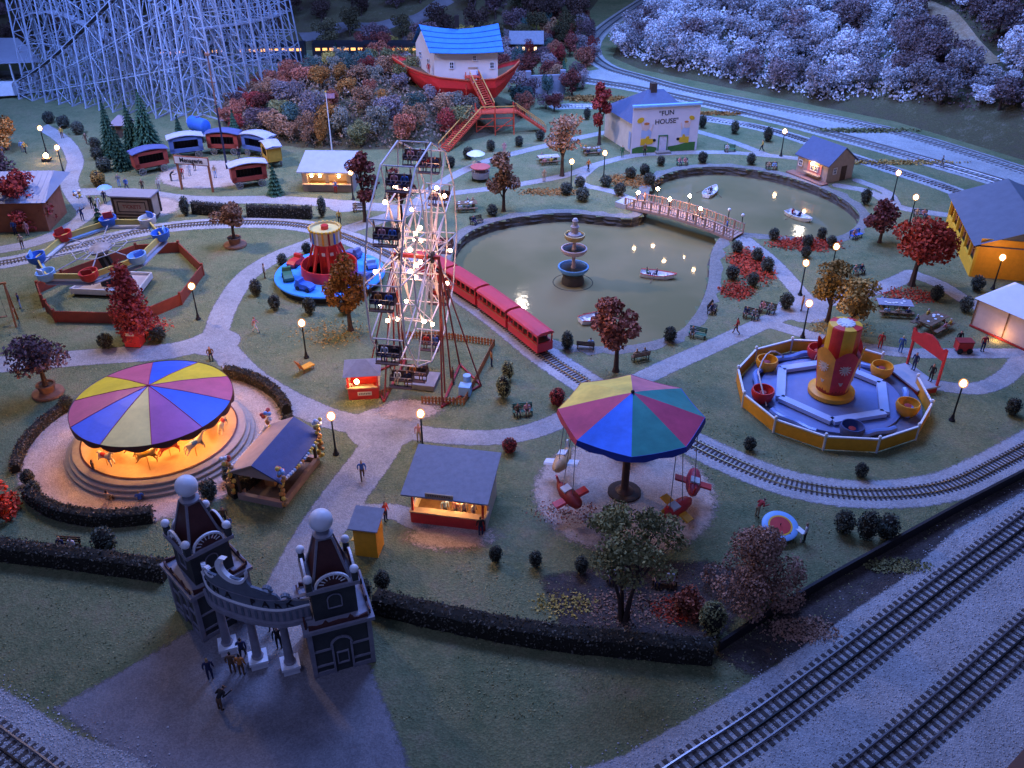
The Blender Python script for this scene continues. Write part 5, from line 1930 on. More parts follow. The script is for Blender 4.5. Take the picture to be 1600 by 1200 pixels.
# cluttered silver light frames between the spokes
for k in range(NR):
    a0, a1 = 2 * PI * k / NR + .2, 2 * PI * (k + 1) / NR + .2
    m = MB(RT_)
    for f in (.25, .45):
        m.bar((rr * f * math.cos(a0), rr * f * math.sin(a0), .1), (rr * f * math.cos(a1), rr * f * math.sin(a1), .1), .07)
    am = (a0 + a1) / 2
    m.bar((rr * .18 * math.cos(am), rr * .18 * math.sin(am), .15), (rr * .45 * math.cos(am), rr * .45 * math.sin(am), .15), .07)
    m.obj('light_frame', mat('frame_silver', (0.5, 0.47, 0.48), 0.4, 0.2), tilt)

of = thing('octagonal_fence', 'low solid red octagonal fence around the tilted ring ride', 'fence', (0, 0, 0))
OCT = W((75, 487), (88, 503), (215, 506), (284, 476), (318, 430), (281, 394), (215, 398), (100, 440), (62, 458), (69, 480))
FENR = mat('fence_red', (0.30, 0.055, 0.03), 0.6, 0.2, 1.5)
for a, b in zip(OCT, OCT[1:]):
    MB().bar(a + Vector((0, 0, .62)), b + Vector((0, 0, .62)), .12, 1.2).obj('fence_panel', FENR, of)
for a in OCT:
    MB().box((a.x, a.y, .72), (.24, .24, 1.44)).obj('fence_post', FENR, of)

# ------------------------------------------------------------------ cup ride with amber fence
cupc = P(1296, 622)
cup = thing('cup_ride', 'blue-floored cup ride with spinning tubs around a tall red and yellow flower tower', 'fairground ride', cupc)
MB().lathe([(7.5, 0), (7.5, .25)], 48).obj('outer_floor', mat('floor_dark_blue', (0.10, 0.115, 0.19), 0.5, 0.2, 1), cup)
MB().lathe([(5.9, .25), (5.9, .45), (5.6, .5)], 40).obj('turntable', mat('floor_steel_blue', (0.15, 0.20, 0.40), 0.5, 0.12, 1), cup)
tubeM = mat('tube_blue', (0.16, 0.26, 0.55), 0.25, 0.1, 1)
hx = [(5.0 * math.cos(2 * PI * k / 6 + .25), 5.0 * math.sin(2 * PI * k / 6 + .25)) for k in range(6)]
BEAMB = mat('beam_pale_blue', (0.36, 0.46, 0.68), 0.5, 0.08, 1)
for k in range(6):
    a, b = hx[k], hx[(k + 1) % 6]
    MB().bar((a[0] * .97, a[1] * .97, .8), (b[0] * .97, b[1] * .97, .8), .75, .35).obj('hexagon_beam', BEAMB, cup)
    a0 = 2 * PI * k / 6 + .25 + .2
    MB().tube([(6.35 * math.cos(a0 + .66 * j / 8) * (1 + .03 * math.sin(j)), 6.35 * math.sin(a0 + .66 * j / 8) * (1 + .03 * math.sin(j)), .62 + .05 * math.sin(j * .8)) for j in range(9)], .27, 8).obj('bumper_tube', tubeM, cup, True)
for k, (ang, col) in enumerate(((R(188), RED), (R(-28), AMBER), (R(138), AMBER), (R(-92), mat('cup_dark_blue', (0.06, 0.09, 0.22), 0.5)), (R(85), RED), (R(30), AMBER))):
    c = (6.2 * math.cos(ang), 6.2 * math.sin(ang), .3)
    MB().lathe([(.55, 0), (.85, .35), (1.0, .9), (.92, 1.2), (.84, 1.2), (.86, .85), (.6, .3), (0, .28)], 22, c).obj('cup_tub', col, cup, True)
    MB().lathe([(.07, .2), (.07, .8), (.3, .84), (.3, .9), (0, .92)], 12, c).obj('cup_wheel', DKRED, cup, True)
MB().lathe([(1.75, .5), (1.95, .62), (1.95, .98), (1.75, 1.1)], 36).obj('tower_base_ring', AMBER, cup, True)
# flower tower: alternating red and amber petals flaring upwards
for k in range(6):
    a0 = 2 * PI * k / 6 + R(-118)
    vs, fs = [], []
    rows = 8
    for i in range(rows + 1):
        f = i / rows
        r = 1.32 + .62 * f
        for j in range(9):
            u = j / 8
            top = 4.9 + .75 * math.sin(PI * u)
            z = 1.0 + (top - 1.0) * f
            a = a0 + 2 * PI / 6 * u
            vs.append((r * math.cos(a), r * math.sin(a), z))
    for i in range(rows):
        for j in range(8):
            fs.append((i * 9 + j, i * 9 + j + 1, (i + 1) * 9 + j + 1, (i + 1) * 9 + j))
    pet = MB().add(vs, fs).obj('petal', RED if k % 2 == 0 else AMBER, cup, True)
    # painted daisy standing a little proud
    am = a0 + PI / 6
    D = MB(Matrix.Rotation(am, 4, 'Z') @ Matrix.Translation((1.76, 0, 3.9)) @ Matrix.Rotation(PI / 2 - .16, 4, 'Y'))
    for q in range(12):
        D.bar((0, 0, .02), (.5 * math.cos(2 * PI * q / 12), .5 * math.sin(2 * PI * q / 12), .02), .09, .03)
    D.obj('daisy', mat('daisy_cream', (0.66, 0.55, 0.42), 0.6), pet)
    D2 = MB(Matrix.Rotation(am, 4, 'Z') @ Matrix.Translation((1.52, 0, 2.2)) @ Matrix.Rotation(PI / 2 - .16, 4, 'Y'))
    for q in (-.5, -.2, .1, .4):
        D2.bar((0, 0, .02), (-.55 * math.cos(q), .55 * math.sin(q), .02), .12, .03)
    D2.obj('leaf_motif', mat('daisy_cream', (0, 0, 0)), pet)
MB().lathe([(1.34, 1.0), (1.5, 2.6), (1.72, 4.6), (0, 4.7)], 30).obj('tower_core', DKRED, cup, True)
for k in range(8):
    a0 = 2 * PI * k / 8 + R(-112)
    MB().lathe([(1.35, 4.6), (1.35, 7.2), (1.3, 7.32), (.75, 7.4)], 4, (0, 0, 0), a0, a0 + 2 * PI / 8).obj('drum_panel', RED if k % 2 else YELLOW, cup)
MB().lathe([(.8, 7.36), (.7, 7.46), (0, 7.5)], 20).obj('drum_cap', WHITE, cup, True)
st = MB()
for q in range(12):
    a = 2 * PI * q / 12
    st.bar((0, 0, 7.5), (.72 * math.cos(a), .72 * math.sin(a), 7.46), .16, .08)
st.obj('cap_star', WHITE, cup)
for ang in (R(112), R(150)):
    MB().tube([(6.3 * math.cos(ang + .12 * j), 6.3 * math.sin(ang + .12 * j), .5 + 1.5 * math.sin(PI * j / 7)) for j in range(8)], .07, 6).obj('hoop', mat('hoop_pale', (0.55, 0.5, 0.48), 0.5), cup, True)

cf = thing('amber_fence', 'amber panel fence with white posts and rail around the cup ride', 'fence', cupc)
NF = 12
fv2 = [(8.0 * math.cos(2 * PI * k / NF + R(-80)), 8.0 * math.sin(2 * PI * k / NF + R(-80))) for k in range(NF + 1)]
for k in range(NF):
    a, b = fv2[k], fv2[k + 1]
    if k != 3:
        MB().bar((a[0], a[1], .68), (b[0], b[1], .68), .08, 1.15).obj('fence_panel', AMBER, cf)
        MB().bar((a[0], a[1], 1.31), (b[0], b[1], 1.31), .16, .12).obj('top_rail', WHITE, cf)
    MB().lathe([(.11, 0), (.11, 1.45), (.15, 1.5), (.1, 1.65), (0, 1.68)], 10, (a[0], a[1], 0)).obj('fence_post', WHITE, cf, True)

ent = thing('ride_entrance', 'red wavy sign board on two posts over the grey ramp of the cup ride', 'ride entrance', P(1424, 598), R(-72))
MB().prism([(-2.1, -1.2), (2.1, -1.2), (2.1, 1.2), (-2.1, 1.2)], .55, .7).obj('ramp_deck', mat('ramp_grey', (0.34, 0.36, 0.42), 0.7, 0.1), ent)
MB().prism([(-2.0, -1.0), (2.0, -1.0), (2.0, 1.0), (-2.0, 1.0)], 0, .55).obj('ramp_base', DKRED, ent)
for x in (-1.95, 1.95):
    MB().box((x, .9, 2.3), (.18, .18, 3.4)).obj('sign_post', RED, ent)
wav = [(-2.1, 3.2), (2.1, 3.2), (2.15, 4.35), (1.9, 4.4), (1.7, 4.15), (1.3, 4.2), (.8, 4.55), (0, 4.75), (-.8, 4.55), (-1.3, 4.2), (-1.7, 4.15), (-1.9, 4.4), (-2.15, 4.35)]
MB().board(wav, .72, .86).obj('sign_board', RED, ent)

# ------------------------------------------------------------------ umbrella swing ride
sw = thing('umbrella_ride', 'umbrella-shaped swing ride with an eight-panel coloured canopy and hanging gondolas', 'fairground ride', SWING_C)
MB().lathe([(.75, 0), (.7, .25), (.42, .4), (.3, .55), (.26, 8.75)], 16).obj('mast', mat('mast_brown', (0.10, 0.05, 0.03), 0.5, 0.2), sw, True)
MB().lathe([(1.25, 0), (1.25, .18), (1.1, .22)], 20).obj('mast_foot', DKWOOD, sw)
UC = {'yellow': (0.88, 0.62, 0.10), 'mag': (0.58, 0.06, 0.12), 'teal': (0.03, 0.26, 0.21), 'blue': (0.03, 0.18, 0.78), 'mauve': (0.55, 0.17, 0.20), 'crimson': (0.30, 0.02, 0.04), 'orange': (0.62, 0.24, 0.02), 'navy': (0.02, 0.05, 0.32)}
UM = {k: mat('umbrella_' + k, v, 0.6, 0.22, 0.6, 0.15, 2) for k, v in UC.items()}
us = ['teal', 'mag', 'teal', 'mauve', 'yellow', 'yellow', 'mag', 'blue']   # anticlockwise from south
uval = ['navy', 'navy', 'navy', 'crimson', 'crimson', 'orange', 'mag', 'navy']
for k in range(8):
    a0, a1 = R(-96 + 45 * k), R(-96 + 45 * (k + 1))
    vs, fs = [], []
    for i in range(7):
        f = i / 6
        for j in range(7):
            u = j / 6
            r = 5.15 * f
            p = Vector((math.cos(a0), math.sin(a0), 0)).lerp(Vector((math.cos(a1), math.sin(a1), 0)), u) * r
            vs.append((p.x, p.y, 8.95 - 1.75 * f ** 1.08 - .1 * math.sin(PI * u) * f))
    for i in range(6):
        for j in range(6):
            fs.append((i * 7 + j, (i + 1) * 7 + j, (i + 1) * 7 + j + 1, i * 7 + j + 1))
    MB().add(vs, fs).obj('canopy_panel', UM[us[k]], sw, True)
    vs, fs = [], []
    for j in range(9):
        u = j / 8
        p = Vector((math.cos(a0), math.sin(a0), 0)).lerp(Vector((math.cos(a1), math.sin(a1), 0)), u) * 5.18
        zt = 7.2 - .1 * math.sin(PI * u)
        dz = .38 + .16 * math.sin(PI * u * 2) ** 2
        vs += [(p.x, p.y, zt + .02), (p.x * 1.015, p.y * 1.015, zt - dz), (p.x * 1.0, p.y * 1.0, zt - dz), (p.x * .985, p.y * .985, zt)]
    for j in range(8):
        for q in range(4):
            fs.append((j * 4 + q, (j + 1) * 4 + q, (j + 1) * 4 + (q + 1) % 4, j * 4 + (q + 1) % 4))
    MB().add(vs, fs).obj('valance', UM[uval[k]], sw)
    MB().bar((0, 0, 8.75), (5.0 * math.cos(a0), 5.0 * math.sin(a0), 7.0), .09).obj('rib', STEEL, sw)
MB().sphere((0, 0, 9.0), .14, 10, 8).obj('top_knob', BLACK, sw, True)
for ang, col, col2 in ((R(158), mat('gondola_cream', (0.62, 0.36, 0.16), 0.5), WHITE), (R(208), DKRED, RED), (R(-12), mat('gondola_pink_red', (0.45, 0.04, 0.07), 0.5), RED), (R(-52), RED, AMBER), (R(80), BLUE, WHITE)):
    c = (4.9 * math.cos(ang), 4.9 * math.sin(ang), 1.6)
    T0 = Matrix.Translation(c) @ Matrix.Rotation(ang + PI / 2, 4, 'Z') @ Matrix.Rotation(R(12), 4, 'X') @ Matrix.Scale(1.3, 4)
    g = MB(T0)
    g.tube([(-1.15, 0, .2), (-.9, 0, .1), (-.3, 0, .05), (.5, 0, .08), (1.0, 0, .15), (1.25, 0, .18)], [.06, .24, .42, .42, .3, .08], 10)
    go = g.obj('gondola', col, sw, True)
    w_ = MB(T0)
    w_.board([(-.1, .0), (.5, .0), (.4, .08), (-.05, .08)], -1.05, 1.05)
    w_.board([(-1.15, .15), (-.85, .15), (-1.05, .7), (-1.2, .7)], -.04, .04)
    w_.obj('gondola_wing', col2, go)
    s2 = MB(T0)
    s2.box((-.15, 0, .42), (.5, .5, .16))
    s2.obj('gondola_seat', WHITE, go)
    rod = MB()
    for dx in (-.5, .5):
        a = T0 @ Vector((dx, 0, .35))
        rod.bar(a, (4.7 * math.cos(ang + dx * .12), 4.7 * math.sin(ang + dx * .12), 7.15), .05)
    rod.obj('hanger_rod', STEEL, go)

# ------------------------------------------------------------------ white roller coaster
rc = thing('roller_coaster', 'tall white timber trestle roller coaster with dark sloping track', 'roller coaster', (0, 0, 0))
CW = mat('coaster_white', (0.37, 0.40, 0.46), 0.6, 0.15, 0.6)
CDK = mat('coaster_track_dark', (0.05, 0.045, 0.05), 0.6, 0.3)


def bent(c, ang, h, w):
    """One trestle frame across the track: splayed posts, ledgers and cross braces."""
    m = MB(Matrix.Translation(c) @ Matrix.Rotation(ang, 4, 'Z'))
    top = w * .5
    bot = w * .5 + h * .09
    rows = max(2, int(round(h / 3.2)))
    def X(f, s):
        return s * (bot + (top - bot) * f)
    for s in (-1, 1):
        m.bar((X(0, s), 0, 0), (X(1, s), 0, h), .2)
    m.bar((0, 0, 0), (0, 0, h), .13)
    m.bar((X(0, -1) - .2, 0, .1), (X(0, 1) + .2, 0, .1), .22)
    for i in range(rows):
        f0, f1 = i / rows, (i + 1) / rows
        m.bar((X(f1, -1), 0, h * f1), (X(f1, 1), 0, h * f1), .14)
        if i % 2 == 0:
            m.bar((X(f0, -1), 0, h * f0), (X(f1, 1), 0, h * f1), .1)
            m.bar((X(f0, 1), 0, h * f0), (X(f1, -1), 0, h * f1), .1)
        else:
            m.bar((X(f0, -1), 0, h * f0), (0, 0, h * f1), .1)
            m.bar((X(f0, 1), 0, h * f0), (0, 0, h * f1), .1)
    m.obj('trestle_bent', CW, rc)


def lane(line, hfun, w, step, tracks=(1.0,)):
    ln = resample(smooth_line(line, 8), step)
    tot = len(ln)
    lg = MB()
    prev = None
    for i, p in enumerate(ln):
        d = ln[min(i + 1, tot - 1)] - ln[max(i - 1, 0)]
        ang = math.atan2(d.y, d.x) + PI / 2
        h = hfun(i / (tot - 1))
        bent(p, ang, h, w)
        s = Vector((math.cos(ang), math.sin(ang), 0))
        if prev:
            q, qs, qh = prev
            for f in (.33, .66, 1.0):
                for k in (-1, 1):
                    bot0, bot1 = w * .5 + qh * .09 * (1 - f), w * .5 + h * .09 * (1 - f)
                    a, b = q + qs * k * bot0 + Vector((0, 0, qh * f)), p + s * k * bot1 + Vector((0, 0, h * f))
                    lg.bar(a, b, .11)
                    if (i + k) % 3 == 0:
                        b0 = p + s * k * (w * .5 + h * .09 * (1 - f + .33)) + Vector((0, 0, h * (f - .33)))
                        lg.bar(a, b0, .09)
        prev = (p, s, h)
    lg.obj('ledger_beams', CW, rc)
    for f in tracks:
        tr = MB()
        for i in range(tot - 1):
            h0, h1 = hfun(i / (tot - 1)) * f, hfun((i + 1) / (tot - 1)) * f
            tr.bar(ln[i] + Vector((0, 0, h0 + .12)), ln[i + 1] + Vector((0, 0, h1 + .12)), 1.5, .2)
        tr.obj('track_deck', CDK if f == 1.0 else mat('coaster_track_light', (0.3, 0.3, 0.34), 0.6, 0.2), rc)


front = W((40, 152), (130, 162), (240, 175), (330, 184))
lane(front, lambda s: 3.0 + 23 * s ** 1.15, 2.2, 3.0)
lane([p + Vector((0, 5.5, 0)) for p in front], lambda s: 20 + 7 * math.sin(s * 5 + .6), 2.2, 3.2, (1.0, .5))
lane([p + Vector((-1, 12, 0)) for p in front], lambda s: 24 - 9 * math.sin(s * 3.2), 2.2, 4.6)
turn = W((330, 184), (372, 172), (410, 158), (442, 140), (458, 124))
lane(turn, lambda s: 25 - 3 * s, 2.4, 3.0, (1.0, .55))
lane([p + Vector((-7, 3, 0)) for p in turn], lambda s: 17 + 4 * math.sin(s * 3), 2.2, 3.4, (1.0, .45))
# ------------------------------------------------------------------ buildings
def gable(w, d, h, rise, over, m, thick=.12, axis='x'):
    """Two roof slabs as one roof body, ridge along x."""
    o = MB()
    for s in (-1, 1):
        y0, y1 = 0.0, s * (d / 2 + over)
        z0, z1 = h + rise, h - rise * over / (d / 2)
        X = w / 2 + over
        vs = [(-X, y0, z0), (X, y0, z0), (X, y1, z1), (-X, y1, z1)]
        vs += [(a, b, c + thick) for a, b, c in vs]
        o.add(vs, [(0, 1, 2, 3), (7, 6, 5, 4), (0, 4, 5, 1), (1, 5, 6, 2), (2, 6, 7, 3), (3, 7, 4, 0)])
    return o


def gable_walls(w, d, h, rise, openings=()):
    m = MB()
    vs = [(-w / 2, -d / 2, 0), (w / 2, -d / 2, 0), (w / 2, d / 2, 0), (-w / 2, d / 2, 0), (-w / 2, -d / 2, h), (w / 2, -d / 2, h), (w / 2, d / 2, h), (-w / 2, d / 2, h), (-w / 2, 0, h + rise), (w / 2, 0, h + rise)]
    m.add(vs, [(0, 1, 5, 4), (2, 3, 7, 6), (1, 2, 6, 9, 5), (3, 0, 4, 8, 7)])
    return m


def window(parent, c, rz, w, h, fm=WHITE, gm=GLASS, panes=(2, 2)):
    wd = link('window', None, parent, c, rz)
    MB().box((0, -.02, 0), (w, .06, h)).obj('pane', gm, wd)
    f = MB()
    for x in (-w / 2, w / 2):
        f.box((x, -.05, 0), (.09, .1, h + .09))
    for z in (-h / 2, h / 2):
        f.box((0, -.051, z), (w + .09, .1, .09))
    for i in range(1, panes[0]):
        f.box((-w / 2 + w * i / panes[0], -.05, 0), (.05, .06, h))
    for i in range(1, panes[1]):
        f.box((0, -.048, -h / 2 + h * i / panes[1]), (w, .06, .05))
    f.obj('window_frame', fm, wd)
    return wd


# -- snack stand with two lit hatches
a, b = P(476, 299), P(553, 300)
ss = thing('snack_stand', 'grey snack stand with pale roof and two glowing serving hatches', 'stall', (a + b) / 2 + Vector((0, 2.0, 0)), math.atan2((b - a).y, (b - a).x))
sw_ = (b - a).length
SSW = mat('stand_grey', (0.30, 0.25, 0.23), 0.8, 0.15)
w = MB()
w.box((0, 2.0, 1.4), (sw_, .12, 2.8)).box((-sw_ / 2, 0, 1.4), (.12, 4.0, 2.8)).box((sw_ / 2, 0, 1.4), (.12, 4.0, 2.8))
w.box((0, -2.0, .55), (sw_, .14, 1.1)).box((0, -2.0, 2.6), (sw_, .14, .5))
for x in (-sw_ / 2 + .35, 0, sw_ / 2 - .35):
    w.box((x, -2.003, 1.7), (.7 if x else .5, .14, 1.4))
w.obj('wall', SSW, ss)
MB().box((0, -2.25, 1.12), (sw_, .6, .1)).obj('counter', TAN, ss)
MB().box((0, 0, .05), (sw_, 4, .1)).obj('floor_board', WOOD, ss)
r_ = MB()
r_.add([(-sw_ / 2 - .5, -2.7, 2.75), (sw_ / 2 + .5, -2.7, 2.75), (sw_ / 2 + .3, 2.4, 4.0), (-sw_ / 2 - .3, 2.4, 4.0), (-sw_ / 2 - .5, -2.7, 2.9), (sw_ / 2 + .5, -2.7, 2.9), (sw_ / 2 + .3, 2.4, 4.15), (-sw_ / 2 - .3, 2.4, 4.15)],
       [(0, 3, 2, 1), (4, 5, 6, 7), (0, 1, 5, 4), (1, 2, 6, 5), (2, 3, 7, 6), (3, 0, 4, 7)])
r_.obj('roof', ROOFWHITE, ss)
for x in (-2.0, -.9, 1.6):
    lamp_bulb(ss, (x, -2.2, 2.2), .18)
point_light(ss, (0, -.6, 2.1), 600, WARM)

# -- fun house with painted false front
a, b = P(985, 240), P(1087, 234)
fh = thing('fun_house', 'white fun house with lettered false front, painted acrobats and blue hip roof', 'building', a, math.atan2((b - a).y, (b - a).x))
fl = (b - a).length
FHW = mat('fun_house_white', (0.66, 0.60, 0.62), 0.6, 0.06, 0.8)
MB().box((fl / 2, 0, 3.4), (fl, .3, 6.8)).obj('false_front', FHW, fh)
MB().box((fl / 2, -.05, 6.9), (fl + .3, .6, .3)).obj('front_cornice', LTBLUE, fh)
MB().prism([(.2, .16), (fl - .3, .16), (fl - 1.0, 9.0), (-1.6, 9.0)], 0, 4.4).obj('side_wall', OFFWHITE, fh)
hr = MB()
hr.add([(-.2, .2, 4.4), (fl, .2, 4.4), (fl - .6, 9.4, 4.4), (-2.0, 9.4, 4.4), (3.4, 4.4, 8.0), (5.8, 4.4, 8.0)], [(0, 1, 5, 4), (1, 2, 5), (2, 3, 4, 5), (3, 0, 4), (3, 2, 1, 0)])
rf = hr.obj('roof', mat('slate_blue_roof', (0.085, 0.10, 0.17), 0.7, 0.12, 2, 0.2, 20), fh)
MB().box((4.2, 4.4, 8.2), (.9, .9, 1.5)).obj('chimney', DKWOOD, rf)
dr = MB()
dr.box((4.75, -.2, 1.2), (1.25, .14, 2.4))
dr.obj('doorway', mat('door_pale', (0.62, 0.58, 0.66), 0.6), fh)
df = MB()
df.box((4.1, -.22, 1.25), (.14, .2, 2.6)).box((5.4, -.22, 1.25), (.14, .2, 2.6)).box((4.75, -.221, 2.5), (1.45, .2, .16))
df.obj('door_frame', GREENP, fh)
MB().box((4.75, -.7, .15), (2.2, 1.0, .3)).obj('door_step', STONE, fh)
text('"FUN', 1.0, BLACK, fh, (5.0, -.17, 5.75), (PI / 2, R(-4), 0), 'lettering', .01, .012)
text('HOUSE"', 1.0, BLACK, fh, (5.1, -.17, 4.55), (PI / 2, R(-2), 0), 'lettering', .01, .012)
# painted lawn strip and two acrobats, thin cut-out boards on the front
LAWNP = mat('painted_green', (0.05, 0.16, 0.03), 0.7, 0.2)
MB().board([(.15, .05), (4.0, .05), (3.9, .75), (3.0, .98), (1.8, 1.05), (.8, .95), (.15, .75)], -.19, -.16).obj('painted_lawn', LAWNP, fh)
MB().board([(5.6, .05), (9.7 * fl / 10, .05), (9.7 * fl / 10, 1.3), (8.6, 1.3), (7.0, .95), (5.6, .8)], -.19, -.16).obj('painted_lawn', LAWNP, fh)


def ell(cx, cz, rx, rz, rot=0, n=14):
    return [(cx + rx * math.cos(t) * math.cos(rot) - rz * math.sin(t) * math.sin(rot), cz + rx * math.cos(t) * math.sin(rot) + rz * math.sin(t) * math.cos(rot)) for t in [2 * PI * k / n for k in range(n)]]


PY = mat('painted_yellow', (0.66, 0.40, 0.02), 0.6, 0.1)
PB = mat('painted_pale_blue', (0.36, 0.46, 0.66), 0.6, 0.1)
PF = mat('painted_flesh', (0.68, 0.50, 0.42), 0.6, 0.1)
PO = mat('painted_orange', (0.55, 0.20, 0.05), 0.6, 0.1)
for x0, sx, k in ((2.1, 1, 1.0), (8.15, -1, .8)):
    ac = link('painted_acrobat', None, fh, (x0, 0, 0))
    def BD(poly, m, y=-.2, nm='painted_shape'):
        q = [(sx * p[0], p[1]) for p in poly]
        if sx < 0:
            q.reverse()
        MB().board(q, y, -.16).obj(nm, m, ac)
    BD([(-.75 * k, 2.3), (.75 * k, 2.3), (.85 * k, 3.3), (.35 * k, 3.5), (-.7 * k, 3.5)], PB, -.18)
    BD(ell(-.05, 3.85, .5 * k, .55 * k), PF, -.19)
    BD(ell(0, 4.35, .42 * k, .2 * k), PO, -.2)
    BD(ell(-.95 * k, 4.9, .55 * k, .38 * k, .4), PY, -.2)
    BD([(-.95 * k, 4.6), (-.6 * k, 3.4), (-.4 * k, 3.45), (-.75 * k, 4.65)], PF, -.185)
    BD([(.6 * k, 3.3), (.95 * k, 4.3), (1.1 * k, 4.2), (.85 * k, 3.2)], PF, -.185)
    BD([(-.75 * k, 1.2), (1.0 * k, 1.35), (1.3 * k, 1.75), (1.1 * k, 2.1), (.55 * k, 2.1), (.5 * k, 2.55), (.1 * k, 2.5), (0, 2.15), (-.75 * k, 2.1)], PY, -.2)
    BD(ell(1.35 * k, 1.85, .24, .22), BLACK, -.205)
MB().board([(-.04, .4), (.0, .4), (.0, 3.0), (-.04, 3.0)], .4, 2.2).obj('side_poster', PB, fh)

# -- boathouse
a, b = P(1252, 272), P(1299, 291)
bh = thing('boathouse', 'small tan boathouse with slate gable roof and a glowing pink counter', 'building', (a + b) / 2 + Vector((1.6, 2.1, 0)), math.atan2((b - a).y, (b - a).x))
bl = (b - a).length
gable_walls(bl, 5.0, 2.7, 1.9).obj('wall', mat('boathouse_tan', (0.38, 0.30, 0.24), 0.8, 0.15), bh)
gable(bl, 5.0, 2.7, 1.9, .35, None).obj('roof', mat('slate_blue_roof', (0, 0, 0)), bh)
MB().box((.5, -2.56, 1.5), (2.5, .1, 1.3)).obj('serving_hatch', mat('hatch_pink', (0.60, 0.22, 0.20), 0.6), bh)
for x in (-2.0, .2, .9):
    window(bh, (x, -2.62, 1.6), 0, .6, .8)
MB().box((.5, -2.9, .8), (2.8, .6, .12)).obj('counter', TAN, bh)
lamp_bulb(bh, (.5, -3.1, 2.3), .22)
MB().box((bl / 2 + .03, .6, 1.0), (.08, 1.0, 2.0)).obj('side_door', DKWOOD, bh)
window(bh, (bl / 2 + .05, -1.2, 1.6), PI / 2, .6, .8)
MB().box((0, -3.2, .12), (bl + 1, 1.4, .24)).obj('landing_deck', mat('deck_rust', (0.30, 0.15, 0.10), 0.8, 0.2), bh)

# -- yellow pavilion
c0, c1, c2 = P(1515, 432), P(1478, 352), P(1640, 428)
yv = thing('yellow_pavilion', 'yellow open-sided pavilion with a large grey gable roof', 'pavilion', c0, math.atan2((c1 - c0).y, (c1 - c0).x) - PI / 2)
yl = (c1 - c0).length
MB().box((.0, yl / 2, .75), (.25, yl, 1.5)).obj('low_wall', YELLOW, yv)
MB().prism([(.13, 0), (11, 0), (11, .2), (.13, .2)], 0, 3.75).obj('end_wall', AMBER, yv)
MB().prism([(.13, yl - .2), (11, yl - .2), (11, yl), (.13, yl)], 0, 3.75).obj('end_wall', AMBER, yv)
MB().box((0, yl / 2, 3.6), (.25, yl, .35)).obj('eave_beam', YELLOW, yv)
for k in range(7):
    MB().box((0, .12 + (yl - .24) * k / 6, 2.5), (.28, .28, 2.2)).obj('post', YELLOW, yv)
for k in range(6):
    y0 = .12 + (yl - .24) * (k + .5) / 6
    MB().box((.4, y0, 2.45), (.06, yl / 6 - .35, 1.9)).obj('bay_screen', mat('bay_rust', (0.30, 0.10, 0.05), 0.7, 0.3, 1), yv)
    MB().bar((-.02, y0 - yl / 12 + .2, 3.3), (-.02, y0, 2.7), .06).obj('bay_brace', AMBER, yv)
rf = MB()
rf.add([(-.6, -.5, 3.75), (-.6, yl + .5, 3.75), (5.5, yl + .5, 6.2), (5.5, -.5, 6.2), (11.6, -.5, 3.75), (11.6, yl + .5, 3.75)], [(0, 3, 2, 1), (3, 4, 5, 2), (0, 1, 5, 4)])
rf.add([(.1, 0, 3.7), (10.9, 0, 3.7), (5.5, 0, 6.05)], [(0, 1, 2)])
rf.obj('roof', mat('pavilion_roof_grey', (0.13, 0.14, 0.17), 0.85, 0.12, 1, 0.2, 25), yv)
MB().box((5.5, -.05, 4.1), (10.8, .1, .8)).obj('end_fascia', AMBER, yv)
MB().box((-1.2, yl * .42, .4), (.6, 1.6, .12)).obj('bench', YELLOW, yv)

# -- white tent
c0, c1 = P(1517, 507), P(1592, 541)
tt = thing('white_tent', 'white canvas tent with glowing orange side wall', 'tent', c0, math.atan2((c1 - c0).y, (c1 - c0).x))
tl = (c1 - c0).length + 1.5
CANV = mat('tent_canvas', (0.62, 0.50, 0.44), 0.8, 0.12, 1)
CANV.node_tree.nodes['Principled BSDF'].inputs['Transmission Weight'].default_value = 0.0
m = MB()
m.add([(0, 0, 0), (tl, 0, 0), (tl, .05, 2.9), (tl / 2, .12, 3.0), (0, .05, 2.9)], [(0, 1, 2, 3, 4)])
m.add([(0, 0, 0), (0, .05, 2.9), (0, 6, 2.9), (0, 6, 0)], [(0, 1, 2, 3)])
m.obj('canvas_wall', CANV, tt)
m = MB()
m.add([(-.3, -.25, 2.85), (tl + .3, -.25, 2.85), (tl - 1.6, 3.2, 4.3), (1.6, 3.2, 4.3), (-.3, 6.4, 2.85), (tl + .3, 6.4, 2.85)], [(0, 1, 2, 3), (0, 3, 4), (3, 2, 5, 4), (1, 5, 2)])
m.obj('canvas_roof', mat('tent_roof', (0.74, 0.70, 0.68), 0.75, 0.06, 1), tt)
for x in (0, tl / 2, tl):
    MB().bar((x, -.03, 0), (x, -.03, 2.9), .09).obj('tent_pole', WOOD, tt)
point_light(tt, (tl + .4, 1.5, 1.6), 260, WARM)
point_light(tt, (tl * .5, -1.0, .5), 90, WARM)
MB().bar((0.1, -.4, .12), (tl - .2, -.4, .12), .16).obj('ground_beam', DKRED, tt)

